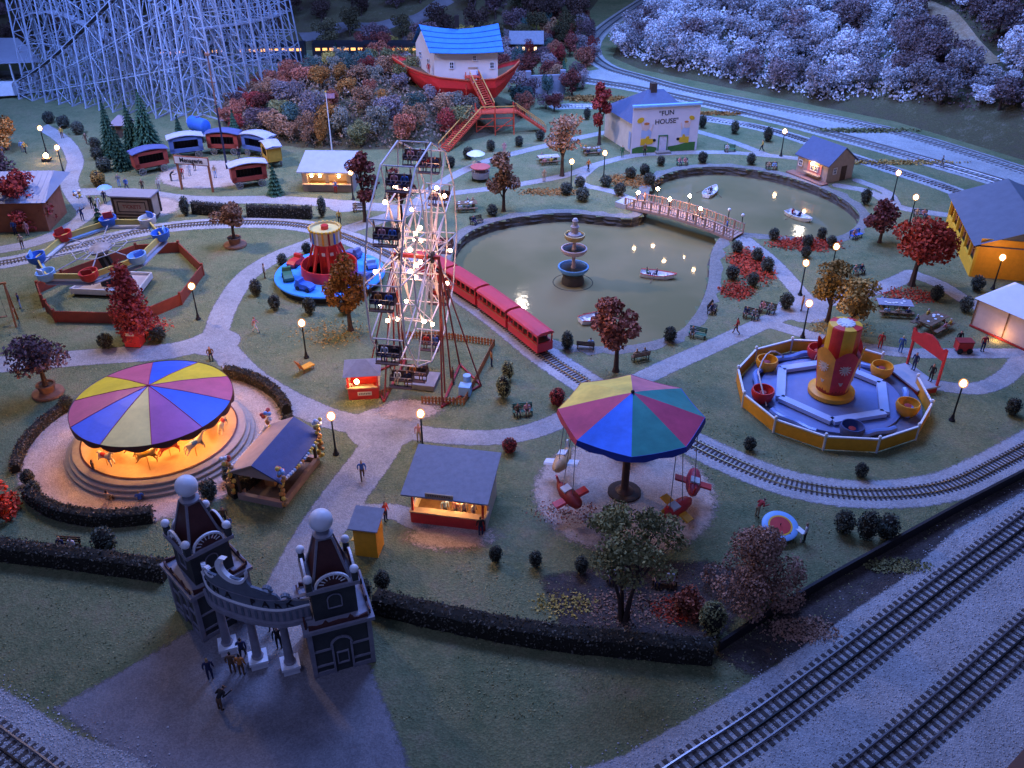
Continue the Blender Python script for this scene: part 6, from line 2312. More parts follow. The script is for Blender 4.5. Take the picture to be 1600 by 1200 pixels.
# -- lit food stall
c0, c1 = P(643, 815), P(758, 829)
fs_ = thing('food_stall', 'lit food stall with red counter, grey roof and customers on stools', 'stall', c0, math.atan2((c1 - c0).y, (c1 - c0).x))
L = (c1 - c0).length
D = 4.0
m = MB()
m.box((L / 2, D, 1.5), (L, .12, 3.0)).box((L, D * .62, 1.3), (.12, D * .75, 2.6)).box((0, D * .7, 1.3), (.12, D * .6, 2.6))
m.obj('wall', OFFWHITE, fs_)
MB().box((L / 2, .0, .5), (L, .16, 1.0)).obj('counter_front', RED, fs_)
MB().box((L / 2, .12, 1.05), (L + .1, .6, .1)).obj('counter_top', TAN, fs_)
m = MB()
m.box((0, D * .22, .5), (.14, D * .42, 1.0)).box((L, D * .22, .5), (.14, D * .42, 1.0))
m.obj('counter_side', OFFWHITE, fs_)
for x in (.15, L - .15):
    MB().box((x, .05, 1.9), (.14, .14, 1.6)).obj('post', RED, fs_)
MB().box((L / 2, .05, 2.66), (L, .14, .16)).obj('header_beam', RED, fs_)
m = MB()
m.add([(-.5, -.5, 2.72), (L + .35, -.5, 2.72), (L + .35, D + .5, 3.5), (-.5, D + .5, 3.5), (-.5, -.5, 2.84), (L + .35, -.5, 2.84), (L + .35, D + .5, 3.62), (-.5, D + .5, 3.62)], [(0, 3, 2, 1), (4, 5, 6, 7), (0, 1, 5, 4), (1, 2, 6, 5), (2, 3, 7, 6), (3, 0, 4, 7)])
m.obj('roof', ROOFGREY, fs_)
sb = MB().box((L * .42, -.42, 3.02), (2.0, .1, .32))
sb.obj('sign_board', TAN, fs_)
m = MB()
for k in range(10):
    m.box((L * .42 - .75 + k * .165, -.475, 3.02 + .02 * (k % 3 - 1)), (.1, .02, .13))
m.obj('worn_lettering', mat('faded_print', (0.16, 0.10, 0.09), 0.8), fs_)
MB().box((L / 2, D / 2, .04), (L, D, .08)).obj('floor_board', WOOD, fs_)
MB().box((L / 2, D - .5, 1.0), (L * .8, .5, .9)).obj('back_shelf', TAN, fs_)
lamp_bulb(fs_, (L * .3, .55, 2.12), .17)
lamp_bulb(fs_, (L * .68, 1.3, 2.25), .11)
point_light(fs_, (L * .6, 1.2, 2.2), 300, WARM)

# -- balloon pavilion
c0, c1 = P(443, 792), P(497, 722)
bp_ = thing('balloon_pavilion', 'open pavilion with navy gable roof and balloon strings on its corner posts', 'pavilion', c0, math.atan2((c1 - c0).y, (c1 - c0).x))
L, D = (c1 - c0).length, 3.6
PNK = mat('pinkish_wood', (0.40, 0.27, 0.21), 0.75, 0.15)
m = MB()
m.box((L / 2, 0, .25), (L, .35, .5)).box((L / 2, D, .25), (L, .35, .5)).box((0, D / 2, .25), (.35, D, .5)).box((L, D / 2, .25), (.35, D, .5))
m.obj('plinth', PNK, bp_)
MB().box((L / 2, D / 2, .06), (L, D, .12)).obj('floor_board', WOOD, bp_)
for x in (.1, L - .1):
    for y in (.1, D - .1):
        MB().box((x, y, 1.4), (.18, .18, 2.8)).obj('post', DKWOOD, bp_)
for s, (y0, y1), mm in ((0, (-.45, D / 2), ROOFBLUE), (1, (D + .45, D / 2), PNK)):
    m = MB()
    m.add([(-.4, y0, 2.45), (L + .4, y0, 2.45), (L + .4, y1, 3.6), (-.4, y1, 3.6), (-.4, y0, 2.57), (L + .4, y0, 2.57), (L + .4, y1, 3.72), (-.4, y1, 3.72)], [(0, 1, 2, 3), (7, 6, 5, 4), (0, 4, 5, 1), (1, 5, 6, 2), (2, 6, 7, 3), (3, 7, 4, 0)])
    m.obj('roof_slope', mm, bp_)
for x in (-.2, L + .2):
    MB().add([(x, -.3, 2.45), (x, D + .3, 2.45), (x, D / 2, 3.55)], [(0, 1, 2)]).obj('gable_panel', PNK, bp_)
MB().box((L / 2, D / 2, .9), (L * .5, .8, .9)).obj('counter', mat('amber_counter', (0.5, 0.25, 0.08), 0.6), bp_)
for x, y, z in ((1.2, D * .8, 1.7), (L - 1.2, .4, 1.9)):
    MB().box((x, y, z), (.8, .06, .6)).obj('price_card', WHITE, bp_)
BALC = [mat('balloon_' + n_, c_, 0.3, 0) for n_, c_ in (('yellow', (0.7, 0.5, 0.08)), ('orange', (0.6, 0.25, 0.05)), ('blue', (0.25, 0.42, 0.7)), ('white', (0.7, 0.7, 0.72)), ('red', (0.5, 0.08, 0.06)), ('brown', (0.36, 0.2, 0.08)))]
BME = [MB().sphere((0, 0, 0), .17, 10, 7).mesh('balloon', b_, True) for b_ in BALC]
rb_ = random.Random(4)
for x, y in ((-.15, -.3), (L + .15, -.3), (-.15, D + .3), (L + .15, D + .3)):
    for j in range(15):
        z = .45 + j * .2
        link('balloon', BME[rb_.choice([0, 1, 1, 5, 5, 0])], bp_, (x + rb_.uniform(-.17, .17), y + rb_.uniform(-.17, .17), z))
    for j in range(9):
        link('balloon', BME[rb_.choice([0, 2, 3, 3, 4, 2])], bp_, (x + rb_.uniform(-.34, .34), y + rb_.uniform(-.34, .34), 3.35 + rb_.uniform(0, .55)))
for j in range(18):
    link('balloon', BME[rb_.choice([3, 2, 0, 3, 1])], bp_, (.2 + (L - .4) * j / 17, -.5, 2.62 - .25 * math.sin(PI * j / 17)), None, (.8,) * 3)
    link('balloon', BME[3], bp_, (.2 + (L - .4) * j / 17, D + .5, 2.62 - .25 * math.sin(PI * j / 17)), None, (.8,) * 3)

# -- yellow booth
c0, c1 = P(557, 869), P(590, 873)
yb = thing('yellow_booth', 'narrow yellow booth with grey slanted roof behind the gate', 'booth', (c0 + c1) / 2 + Vector((.1, .75, 0)), math.atan2((c1 - c0).y, (c1 - c0).x))
MB().prism([(-.8, -.7), (.8, -.7), (.8, .75), (-.8, .75)], 0, 2.5).obj('wall', AMBER, yb)
m = MB().add([(-1.05, -.95, 2.5), (1.0, -.95, 2.5), (1.0, 1.0, 2.95), (-1.05, 1.0, 2.95), (-1.05, -.95, 2.58), (1.0, -.95, 2.58), (1.0, 1.0, 3.03), (-1.05, 1.0, 3.03)], [(0, 3, 2, 1), (4, 5, 6, 7), (0, 1, 5, 4), (1, 2, 6, 5), (2, 3, 7, 6), (3, 0, 4, 7)])
m.obj('roof', ROOFGREY, yb)
MB().box((-.95, 0, 1.1), (.3, .9, .08)).obj('ticket_shelf', YELLOW, yb)
MB().box((-.81, 0, 1.6), (.04, .8, .7)).obj('ticket_window', DARK, yb)

# -- red ticket booth by the ferris wheel
c0, c1 = P(540, 623), P(586, 626)
rb2 = thing('ticket_booth', 'small red square ticket booth with grey roof and a bright bulb', 'booth', (c0 + c1) / 2 + Vector((.2, 1.3, 0)), .1)
sq = [(-1.25, -1.2), (1.25, -1.2), (1.25, 1.2), (-1.25, 1.2)]
for (x0, y0), (x1, y1) in zip(sq, sq[1:] + sq[:1]):
    MB().bar((x0, y0, .58), (x1, y1, .58), .1, 1.15).obj('counter_wall', RED, rb2)
    MB().bar((x0 * 1.03, y0 * 1.03, 1.2), (x1 * 1.03, y1 * 1.03, 1.2), .3, .09).obj('counter_top', TAN, rb2)
for x, y in sq:
    MB().box((x, y, 1.75), (.15, .15, 1.3)).obj('post', RED, rb2)
MB().box((0, 0, .05), (2.3, 2.2, .08)).obj('floor_board', TAN, rb2)
m = MB().add([(-1.6, -1.5, 2.45), (1.6, -1.5, 2.45), (1.6, 1.5, 2.45), (-1.6, 1.5, 2.45), (-.35, 0, 3.3), (.35, 0, 3.3)], [(0, 1, 5, 4), (1, 2, 5), (2, 3, 4, 5), (3, 0, 4), (3, 2, 1, 0)])
m.obj('roof', ROOFGREY, rb2)
MB().box((.1, -1.28, .6), (1.2, .06, .36)).obj('sign_board', OFFWHITE, rb2)
m = MB()
for k in range(7):
    m.box((-.33 + k * .145, -1.315, .6 + .02 * (k % 2)), (.09, .02, .15))
m.obj('worn_lettering', mat('faded_print', (0.16, 0.10, 0.09), 0.8), rb2)
lamp_bulb(rb2, (-.45, -1.5, 2.0), .2)
point_light(rb2, (-.2, -.4, 2.0), 110, WARM)

# -- hall with pale roof and rust wall
c0, c1 = P(0, 362), P(72, 352)
hl = thing('rust_hall', 'long hall with pale corrugated roof and rust-brown wall', 'building', c0 + Vector((-9, -.3, 0)), .06)
m = MB()
m.box((7.2, 2.5, 2.0), (15.5, 6.0, 4.0))
m.obj('wall', mat('rust_wall', (0.30, 0.10, 0.045), 0.8, 0.25, 1), hl)
m = MB().add([(-1, -1.0, 3.8), (15.6, -1.0, 3.8), (15.0, 4.6, 5.8), (-1, 4.6, 5.8), (-1, 8, 4.4), (15.6, 8, 4.4)], [(0, 1, 2, 3), (3, 2, 5, 4), (1, 5, 2)])
rr_ = m.obj('roof', ROOFWHITE, hl)
m = MB()
for k in range(26):
    x = -.8 + k * .64
    m.bar((x, -1.0, 3.83), (x - .02, 4.6, 5.83), .07, .05)
m.obj('roof_seam', ROOFWHITE, rr_)

# -- open pavilion beside the coaster
pv = thing('open_pavilion', 'open pavilion with wide pale roof beside the roller coaster foot', 'pavilion', P(20, 128))
m = MB().add([(-16, -4.5, 3.6), (7.6, -2.0, 4.0), (-2, 10, 5.6), (-16, 10, 5.6), (-16, -4.5, 3.75), (7.6, -2.0, 4.15), (-2, 10, 5.75), (-16, 10, 5.75)], [(0, 3, 2, 1), (4, 5, 6, 7), (0, 1, 5, 4), (1, 2, 6, 5), (2, 3, 7, 6), (3, 0, 4, 7)])
m.obj('roof', ROOFWHITE, pv)
for x, y in ((-12, -3.5), (-4, -2.8), (1.5, -2.2), (6.5, -1.6), (-2, 8), (3, 4), (-12, 8)):
    MB().box((x, y, 1.9), (.25, .25, 3.8)).obj('post', WHITE, pv)
MB().box((-4, 3, .06), (20, 10, .12)).obj('floor_slab', STONE, pv)

# -- ticket wagon
c0, c1 = P(182, 345), P(243, 347)
tw = thing('ticket_wagon', 'ornate tan ticket wagon with framed lettered panel', 'wagon', (c0 + c1) / 2 + Vector((0, 1.1, 0)), math.atan2((c1 - c0).y, (c1 - c0).x))
tw_w = (c1 - c0).length
TANW = mat('wagon_tan', (0.42, 0.30, 0.20), 0.7, 0.2, 1.5)
MB().box((0, 0, 1.85), (tw_w, 2.2, 2.6)).obj('wagon_body', TANW, tw)
MB().box((0, 0, 3.22), (tw_w + .4, 2.7, .16)).obj('roof', mat('wagon_roof_grey', (0.28, 0.27, 0.30), 0.8, 0.1), tw)
MB().box((0, 0, .42), (tw_w, 1.7, .22)).obj('underframe', DKWOOD, tw)
fr_ = MB()
for x in (-tw_w / 2 + .25, tw_w / 2 - .25):
    fr_.box((x, -1.13, 1.9), (.22, .08, 2.2))
for z in (.85, 2.9):
    fr_.box((0, -1.132, z), (tw_w - .3, .08, .2))
for x in (-tw_w / 2 + .75, tw_w / 2 - .75):
    fr_.box((x, -1.13, 1.9), (.1, .06, 1.3))
for z in (1.25, 2.5):
    fr_.box((0, -1.131, z), (tw_w - 1.4, .06, .1))
fr_.obj('panel_frame', DKWOOD, tw)
text('TICKETS', .62, DKRED, tw, (0, -1.12, 1.88), (PI / 2, 0, 0), 'lettering', .01, .008)
for x in (-tw_w / 2 + .8, tw_w / 2 - .8):
    for y in (-.95, .95):
        MB(Matrix.Translation((x, y, .4)) @ Matrix.Rotation(PI / 2, 4, 'X')).lathe([(.4, -.08), (.4, .08)], 16).obj('wheel', DKWOOD, tw)
for y in (-1.1, 1.1):
    MB().box((tw_w / 2 + .05, y, 1.9), (.25, .2, 2.6)).obj('corner_post', DKWOOD, tw)

# -- hut, woodland buildings
ht_ = thing('small_hut', 'small brown hut with pyramid roof behind the pines', 'hut', P(193, 212))
MB().prism([(-1.1, -1.1), (1.1, -1.1), (1.1, 1.1), (-1.1, 1.1)], 0, 2.0).obj('wall', WOOD, ht_)
MB().lathe([(2.2, 2.0), (.2, 3.2), (0, 3.25)], 4, (0, 0, 0), R(45), R(405)).obj('roof', mat('hut_roof', (0.30, 0.22, 0.22), 0.8, 0.1), ht_)
MB().box((0, -1.12, .9), (.8, .06, 1.7)).obj('door', DKWOOD, ht_)
cab = thing('woodland_cabin', 'low dark cabin with a row of lit windows in the woods by the ark', 'cabin', P(822, 84) + Vector((0, -2, 0)))
MB().box((0, 0, 1.6), (6, 4, 3.2)).obj('wall', DKWOOD, cab)
gable(6, 4, 3.2, 1.6, .5, None).obj('roof', ROOFGREY, cab)
for k in range(4):
    MB().box((-1.8 + k * 1.2, -2.03, 1.9), (.5, .05, .6)).obj('window', glow('cabin_window', (1.0, .6, .2), 4), cab)
bw = thing('stone_bridge_wall', 'grey stone wall with two square piers among the trees by the main line', 'wall', P(852, 146), R(8))
m = MB()
m.box((0, 0, 1.6), (6.5, .6, 3.2))
m.obj('wall_slab', mat('blue_grey_stone', (0.24, 0.25, 0.30), 0.85, 0.15), bw)
for x in (-3.1, 3.1):
    MB().box((x, -.05, 2.0), (.9, .9, 4.0)).obj('pier', mat('blue_grey_stone', (0, 0, 0)), bw)

# ------------------------------------------------------------------ ark with stairs
ARKZ = 4.0
ark = thing('ark', 'red ark hull carrying a cream house with a sagging bright blue roof', 'ark', (-7.0, 149.0, ARKZ), R(4))
HULL = mat('ark_red', (0.95, 0.05, 0.045), 0.45, 0.1, 0.6)
st_ = []
# stations from stern (left, upswept) to bow; x, keel z, sheer z, half beam at keel, half beam at sheer, y offset
for x, zk, zs, bk, bs in ((-11.8, 5.6, 6.2, .2, .9), (-9.3, 2.8, 5.0, .7, 2.8), (-6.8, .9, 4.2, 1.6, 3.6), (-4.6, 0, 3.7, 2.6, 3.9), (0, 0, 3.15, 2.8, 4.0), (4.2, 0, 3.3, 2.5, 3.8), (5.8, 1.2, 4.0, 1.0, 3.2), (7.2, 3.0, 4.6, .5, 2.0), (8.2, 4.6, 5.2, .12, .5)):
    st_.append([(x, -bs, zs), (x, -(bs * .75 + bk * .25), zk + (zs - zk) * .55), (x, -bk, zk), (x, bk, zk), (x, bs * .75 + bk * .25, zk + (zs - zk) * .55), (x, bs, zs)])
m = MB()
vs = [p for s in st_ for p in s]
fs = []
for i in range(len(st_) - 1):
    for k in range(5):
        fs.append((i * 6 + k, i * 6 + k + 1, (i + 1) * 6 + k + 1, (i + 1) * 6 + k))
fs += [(5, 4, 3, 2, 1, 0), tuple((len(st_) - 1) * 6 + k for k in range(6))]
m.add(vs, fs)
hull = m.obj('hull', HULL, ark)
m = MB()
dk = []
for s in st_:
    dk += [(s[0][0], s[0][1] * .97, s[0][2] - .55), (s[5][0], s[5][1] * .97, s[5][2] - .55)]
m.add(dk, [(2 * i, 2 * i + 1, 2 * i + 3, 2 * i + 2) for i in range(len(st_) - 1)])
m.obj('deck', WOOD, ark)
m = MB()
for i in range(len(st_) - 1):
    for k in (0, 5):
        m.bar(st_[i][k], st_[i + 1][k], .22, .14)
m.obj('gunwale', mat('gunwale_red', (0.55, 0.12, 0.05), 0.5), hull)
for x in (-3.4, -1.9, 4.0):
    MB(Matrix.Translation((x, -3.18, 1.9)) @ Matrix.Rotation(PI / 2 + .5, 4, 'X')).lathe([(.24, -.06), (.24, .06), (.14, .06), (.14, .0)], 14).obj('porthole', WHITE, hull)
# house: skewed plan as built by the modeller
HF, HB, HZ, HE = -2.6, 3.0, 2.4, 7.4
fl_, fr2, bl_, br_ = (-5.3, HF), (4.6, HF), (-8.2, HB), (3.4, HB)
mz = lambda p, q: ((p[0] + q[0]) / 2, (p[1] + q[1]) / 2)
lm, rm = mz(fl_, bl_), mz(fr2, br_)
RIDGE = 10.6
m = MB()
m.add([fl_ + (HZ,), fr2 + (HZ,), br_ + (HZ,), bl_ + (HZ,), fl_ + (HE,), fr2 + (HE,), br_ + (HE,), bl_ + (HE,), lm + (RIDGE,), rm + (RIDGE,)], [(0, 1, 5, 4), (2, 3, 7, 6), (1, 2, 6, 9, 5), (3, 0, 4, 8, 7)])
m.obj('house_wall', mat('ark_cream', (0.66, 0.60, 0.54), 0.6, 0.06, 0.8), ark)
ARKR = mat('ark_roof_blue', (0.02, 0.16, 0.45), 0.55, 0.18, 1.2, 0.35, 9)
for side, (p0, p1) in enumerate(((fl_, fr2), (bl_, br_))):
    vs, fs = [], []
    for i in range(13):
        u = i / 12
        sag = -.75 * math.sin(PI * u)
        rx, ry = lm[0] - .7 + (rm[0] + .9 - lm[0] + .7) * u, lm[1] + (rm[1] - lm[1]) * u
        ex, ey = p0[0] - .6 + (p1[0] + .9 - p0[0] + .6) * u, p0[1] + (p1[1] - p0[1]) * u
        oy = -.9 if side == 0 else .9
        for j in range(6):
            f = j / 5
            vs.append((rx + (ex - rx) * f, ry + (ey + oy - ry) * f, RIDGE + .15 + sag + (HE - .3 + sag * .25 - RIDGE - sag) * f))
    for i in range(12):
        for j in range(5):
            fs.append((i * 6 + j, i * 6 + j + 1, (i + 1) * 6 + j + 1, (i + 1) * 6 + j))
    ob = MB().add(vs, fs).obj('roof_slope', ARKR, ark)
    # shingle courses as thin lips
    cr_ = MB()
    for j in range(1, 6):
        for i in range(12):
            a, b = Vector(vs[i * 6 + j]), Vector(vs[(i + 1) * 6 + j])
            cr_.bar(a + Vector((0, 0, .05)), b + Vector((0, 0, .05)), .12, .08)
    cr_.obj('shingle_course', ARKR, ob)
MB().box((lm[0] + 5.2, .3, RIDGE + .5), (.7, .7, 1.8)).obj('chimney', BLACK, ark)
for x, z, s in ((-2.6, 5.2, 1), (1.0, 6.2, .8), (3.7, 5.1, 1)):
    window(ark, (x, HF - .05, z), 0, .62 * s, .95 * s)
a_l = math.atan2(bl_[1] - fl_[1], bl_[0] - fl_[0]) - PI
for f, z in ((.3, 5.3), (.72, 5.9)):
    window(ark, (fl_[0] + (bl_[0] - fl_[0]) * f - .05, fl_[1] + (bl_[1] - fl_[1]) * f, z), a_l, .7, 1.0)
MB().box((.7, HF - .06, 4.75), (1.5, .05, .22)).obj('name_board', TAN, ark)
MB().box((.8, HF - .04, 3.6), (1.0, .08, 1.5)).obj('doorway', WHITE, ark)
MB().box((.8, -4.02, 3.1), (.9, .06, .8)).obj('gangway_gap', WHITE, ark)

# wooden stairs in red and yellow
st2 = thing('ark_stairs', 'red and yellow wooden stairs and landing leading up to the ark', 'stairs', (-4, 139, 0))
ob0 = Vector((-4, 139, 0))
STY = mat('stair_ochre', (0.66, 0.34, 0.08), 0.6, 0.15)
STR = mat('stair_red', (0.58, 0.07, 0.03), 0.6, 0.15)


def flight(a, b, w, n, nm):
    a, b = Vector(a) - ob0, Vector(b) - ob0
    d = Vector((b.x - a.x, b.y - a.y, 0)).normalized()
    s = Vector((d.y, -d.x, 0)) * w / 2
    for k in range(n):
        p = a.lerp(b, (k + .5) / n)
        MB().box(p, (.34, w, .08), math.atan2(d.y, d.x)).obj('tread', STR, st2)
    for sg in (-1, 1):
        MB().bar(a + s * sg, b + s * sg, .1, .3).obj('stringer', STR, st2)
        rl = MB().bar(a + s * sg + Vector((0, 0, 1.0)), b + s * sg + Vector((0, 0, 1.0)), .12).obj('handrail', STY, st2)
        m = MB()
        for k in range(int(n / 2) + 1):
            p = a.lerp(b, k / int(n / 2)) + s * sg
            m.bar(p, p + Vector((0, 0, 1.0)), .07)
        m.obj('baluster_row', STR, rl)


LZ = 3.4
P0, P1 = Vector((-5.6, 141.0, LZ)), Vector((.2, 142.0, LZ))
flight((-10.2, 132.4, .1), (-5.4, 140.4, LZ), 1.7, 20, 'lower')
flight((5.2, 142.5, .1), (.6, 141.8, LZ), 1.6, 14, 'side')
flight((-3.4, 142.2, LZ), (-5.9, 145.2, 7.6), 1.7, 15, 'upper')
MB().box(Vector((-2.6, 141.4, LZ)) - ob0, (6.4, 2.4, .14), .12).obj('landing', STR, st2)
MB().box(Vector((-6.1, 145.6, 7.6)) - ob0, (2.6, 1.4, .14), .1).obj('landing', STR, st2)
for x, y in ((-5.5, 140.0), (-2.6, 140.2), (.3, 140.7), (-5.7, 142.3), (-2.8, 142.5), (.2, 143.0)):
    MB().bar(Vector((x, y, 0)) - ob0, Vector((x, y, LZ + 1.0)) - ob0, .17).obj('trestle_post', STR, st2)
for x, y in ((-7.2, 145.2), (-5.0, 145.0)):
    MB().bar(Vector((x, y, 3.0)) - ob0, Vector((x, y, 8.4)) - ob0, .15).obj('trestle_post', STR, st2)
for a, b in (((-5.5, 140, .6), (-2.6, 140.2, 2.6)), ((-2.6, 140.2, .6), (.3, 140.7, 2.6)), ((-5.5, 140, 2.6), (.3, 140.7, 2.6)), ((-5.5, 140, 1.4), (.3, 140.7, 1.4))):
    MB().bar(Vector(a) - ob0, Vector(b) - ob0, .12).obj('brace', STR, st2)
for a, b in (((-4.8, 140.1), (.4, 140.6)),):
    MB().bar(Vector((a[0], a[1], LZ + 1.0)) - ob0, Vector((b[0], b[1], LZ + 1.0)) - ob0, .12).obj('handrail', STY, st2)

# ------------------------------------------------------------------ footbridge
b0, b1 = P(985, 322), P(1152, 372)
br = thing('footbridge', 'pinkish wooden footbridge with slatted railings and globe lamps over the pond', 'bridge', b0, math.atan2((b1 - b0).y, (b1 - b0).x))
L = (b1 - b0).length
BRW = mat('bridge_wood', (0.42, 0.27, 0.20), 0.75, 0.2, 1.5)
camber = lambda x: .25 + .55 * math.sin(PI * max(0, min(1, x / L)))
nb = int(L / .42)
pl_me = MB().box((0, 0, 0), (.38, 2.5, .1)).mesh('plank', BRW)
for k in range(nb):
    x = L * (k + .5) / nb
    link('plank', pl_me, br, (x, 0, camber(x)))
for s in (-1.25, 1.25):
    m = MB()
    for k in range(16):
        x0, x1 = L * k / 16, L * (k + 1) / 16
        m.bar((x0, s, camber(x0) - .15), (x1, s, camber(x1) - .15), .16, .3)
    m.obj('girder', BRW, br)
    for zz, nm in ((1.15, 'handrail'), (.3, 'bottom_rail')):
        m = MB()
        for k in range(16):
            x0, x1 = L * k / 16, L * (k + 1) / 16
            m.bar((x0, s, camber(x0) + zz), (x1, s, camber(x1) + zz), .1, .1)
        m.obj(nm, BRW, br)
    for k in range(13):
        x = L * k / 12
        MB().box((x, s, camber(x) + .6), (.16, .16, 1.3)).obj('post', BRW, br)
    for k in range(48):
        x = L * (k + .5) / 48
        if k % 4 != 3:
            MB().box((x, s, camber(x) + .72), (.09, .05, .84)).obj('baluster', BRW, br)
for x, s, lit in ((L * .12, -1.25, 1), (L * .42, -1.25, 1), (L * .5, 1.25, 1), (L * .2, 1.25, 1), (L * .7, -1.25, 1), (L * .86, 1.25, 0), (L * .98, 1.25, 0)):
    z = camber(x) + 1.2
    pst = MB().bar((x, s, z), (x, s, z + .8), .08).obj('lamp_stem', BLACK, br)
    MB().sphere((x, s, z + .95), .2, 10, 8).obj('lamp_globe', GLOBE if lit else WHITE, pst, True)
MB().box((-.6, 0, .3), (1.6, 2.9, .7)).obj('abutment', mat('abutment_pale', (0.45, 0.44, 0.45), 0.8, 0.1), br)

# ------------------------------------------------------------------ fountain
fn = thing('fountain', 'three-tier fountain with blue, pink and yellow bowls standing in the pond', 'fountain', P(895, 441, WATER_Z))
MB().lathe([(1.35, -.5), (1.25, .3), (1.1, .9), (1.3, 1.25)], 24).obj('pedestal', mat('fountain_dark', (0.07, 0.06, 0.05), 0.6, 0.3), fn, True)
BL = [(mat('bowl_blue', (0.14, 0.33, 0.52), 0.4, 0.15), 1.7, 1.6), (mat('bowl_pink', (0.55, 0.40, 0.36), 0.5, 0.15), 1.42, 3.75), (mat('bowl_yellow', (0.52, 0.36, 0.13), 0.5, 0.15), 1.12, 5.35)]
for mm, r, z in BL:
    MB().lathe([(r * .5, z - .4), (r * .85, z - .2), (r, z + .1), (r, z + .35), (r * .9, z + .38), (r * .86, z + .15), (.2, z + .05)], 32).obj('bowl', mm, fn, True)
    MB().lathe([(r * .86, z + .2), (0, z + .2)], 28, cap=False).obj('bowl_water', mat('bowl_water', (0.06, 0.07, 0.08), 0.08, 0), fn)
for z0, z1, r in ((1.7, 3.5, .22), (3.9, 5.1, .2)):
    MB().lathe([(r * 1.5, z0), (r, z0 + .3), (r * .8, (z0 + z1) / 2), (r, z1 - .2), (r * 1.8, z1)], 16).obj('stem', mat('bowl_pink', (0, 0, 0)), fn, True)
MB().lathe([(.75, 5.4), (.7, 5.75), (.4, 5.95), (.36, 6.35), (.48, 6.6), (.28, 6.85), (.26, 7.1), (.34, 7.25), (.2, 7.5), (0, 7.55)], 14).obj('finial', mat('fountain_pale', (0.42, 0.38, 0.38), 0.6, 0.2), fn, True)
MB().lathe([(2.24, .0), (2.22, .03), (2.16, .03), (2.14, .0)], 40, cap=False).obj('ripple_ring', mat('ripple_dark', (0.05, 0.048, 0.03), 0.2, 0), fn)

# ------------------------------------------------------------------ red train on the narrow gauge line
trk = resample(RING, .25)
i0 = min(range(len(trk)), key=lambda i: (trk[i] - P(858, 560)).length)
train = thing('red_train', 'red miniature passenger train running on the track beside the pond', 'train', trk[i0])
o0 = trk[i0]
CR = mat('train_red', (0.66, 0.04, 0.05), 0.4, 0.1, 0.6)
CRD = mat('train_roof_red', (0.62, 0.06, 0.07), 0.5, 0.1, 0.6)
CARL = 5.4
idx = i0
for c in range(4):
    ia, ib = idx - 2, idx - 2 - int(CARL / .25)
    if ib < 0:
        break
    A_, B_ = trk[ia] - o0, trk[ib] - o0
    mid_, d = (A_ + B_) / 2, (A_ - B_)
    cr = link('carriage', None, train, mid_ + Vector((0, 0, .2)), math.atan2(d.y, d.x))
    L = d.length
    MB().box((0, 0, .75), (L, 1.7, .9)).obj('carriage_body', CR, cr)
    for x in [(-L / 2 + .08) + (L - .16) * k / 6 for k in range(7)]:
        m = MB()
        m.box((x, -.78, 1.6), (.12, .1, .9))
        m.obj('pillar', CR, cr)
        MB().box((x, .78, 1.6), (.12, .1, .9)).obj('pillar', CR, cr)
    MB().board([(-.98, 2.03), (.98, 2.03), (.9, 2.2), (.5, 2.34), (-.5, 2.34), (-.9, 2.2)], -L / 2 - .05, L / 2 + .05).obj('carriage_roof', CRD, cr).rotation_euler = (0, 0, PI / 2)
    MB().box((0, 0, 1.25), (L - .3, 1.3, .12)).obj('seat_row', DKWOOD, cr)
    m = MB()
    m.box((0, -.86, 1.15), (L, .05, .07)).box((0, .86, 1.15), (L, .05, .07))
    m.obj('gold_line', BRONZE, cr)
    for x in (-L / 2 + 1, L / 2 - 1):
        for y in (-.42, .42):
            MB(Matrix.Translation((x, y, .22)) @ Matrix.Rotation(PI / 2, 4, 'X')).lathe([(.24, -.06), (.24, .06)], 14).obj('wheel', BLACK, cr)
    idx = ib

# dark freight train passing on the far line
dt = thing('dark_train', 'dark main line train with a lit orange stripe behind the coaster', 'train', P(430, 100))
lm_ = mat('train_lit_stripe', (0.9, 0.4, 0.1), 0.5, 0, emit=2.2, ecol=(1.0, 0.42, 0.10))
rs = resample(BACK_DARK, 1.0)
k0 = min(range(len(rs)), key=lambda i: (rs[i] - P(430, 97)).length)
for c in range(4):
    i = k0 - 22 + c * 15
    if i < 0 or i + 14 >= len(rs):
        continue
    a, b = rs[i] - P(430, 100), rs[i + 14] - P(430, 100)
    cr = link('carriage', None, dt, (a + b) / 2 + Vector((0, 0, .3)), math.atan2((b - a).y, (b - a).x))
    MB().box((0, 0, 1.9), (13.4, 2.9, 3.0)).obj('carriage_body', mat('train_dark', (0.02, 0.022, 0.03), 0.4, 0.2), cr)
    for k in range(9):
        MB().box((-5.6 + k * 1.4, -1.47, 2.3), (.9, .06, .5)).obj('lit_window', lm_, cr)
    for x in (-5, -3.4, 3.4, 5):
        MB(Matrix.Translation((x, -.8, .2)) @ Matrix.Rotation(PI / 2, 4, 'X')).lathe([(.45, -.1), (.45, .1)], 12).obj('wheel', BLACK, cr)

# ------------------------------------------------------------------ dark boundary wall
dw = thing('boundary_wall', 'dark low boundary wall between the lawn and the three-rail tracks', 'wall', P(1122, 1018))
pts = W((1122, 1018), (1200, 966), (1300, 908), (1400, 852), (1500, 797), (1600, 745), (1720, 690))
for a, b in zip(pts, pts[1:]):
    a, b = a - pts[0], b - pts[0]
    MB().bar(a + Vector((0, 0, .4)), b + Vector((0, 0, .4)), .14, .8).obj('wall_board', mat('wall_black_brown', (0.022, 0.018, 0.018), 0.7, 0.3, 1, 0.2, 8), dw)
    MB().bar(a + Vector((0, 0, .83)), b + Vector((0, 0, .83)), .2, .06).obj('wall_cap', mat('wall_black_brown', (0, 0, 0)), dw)
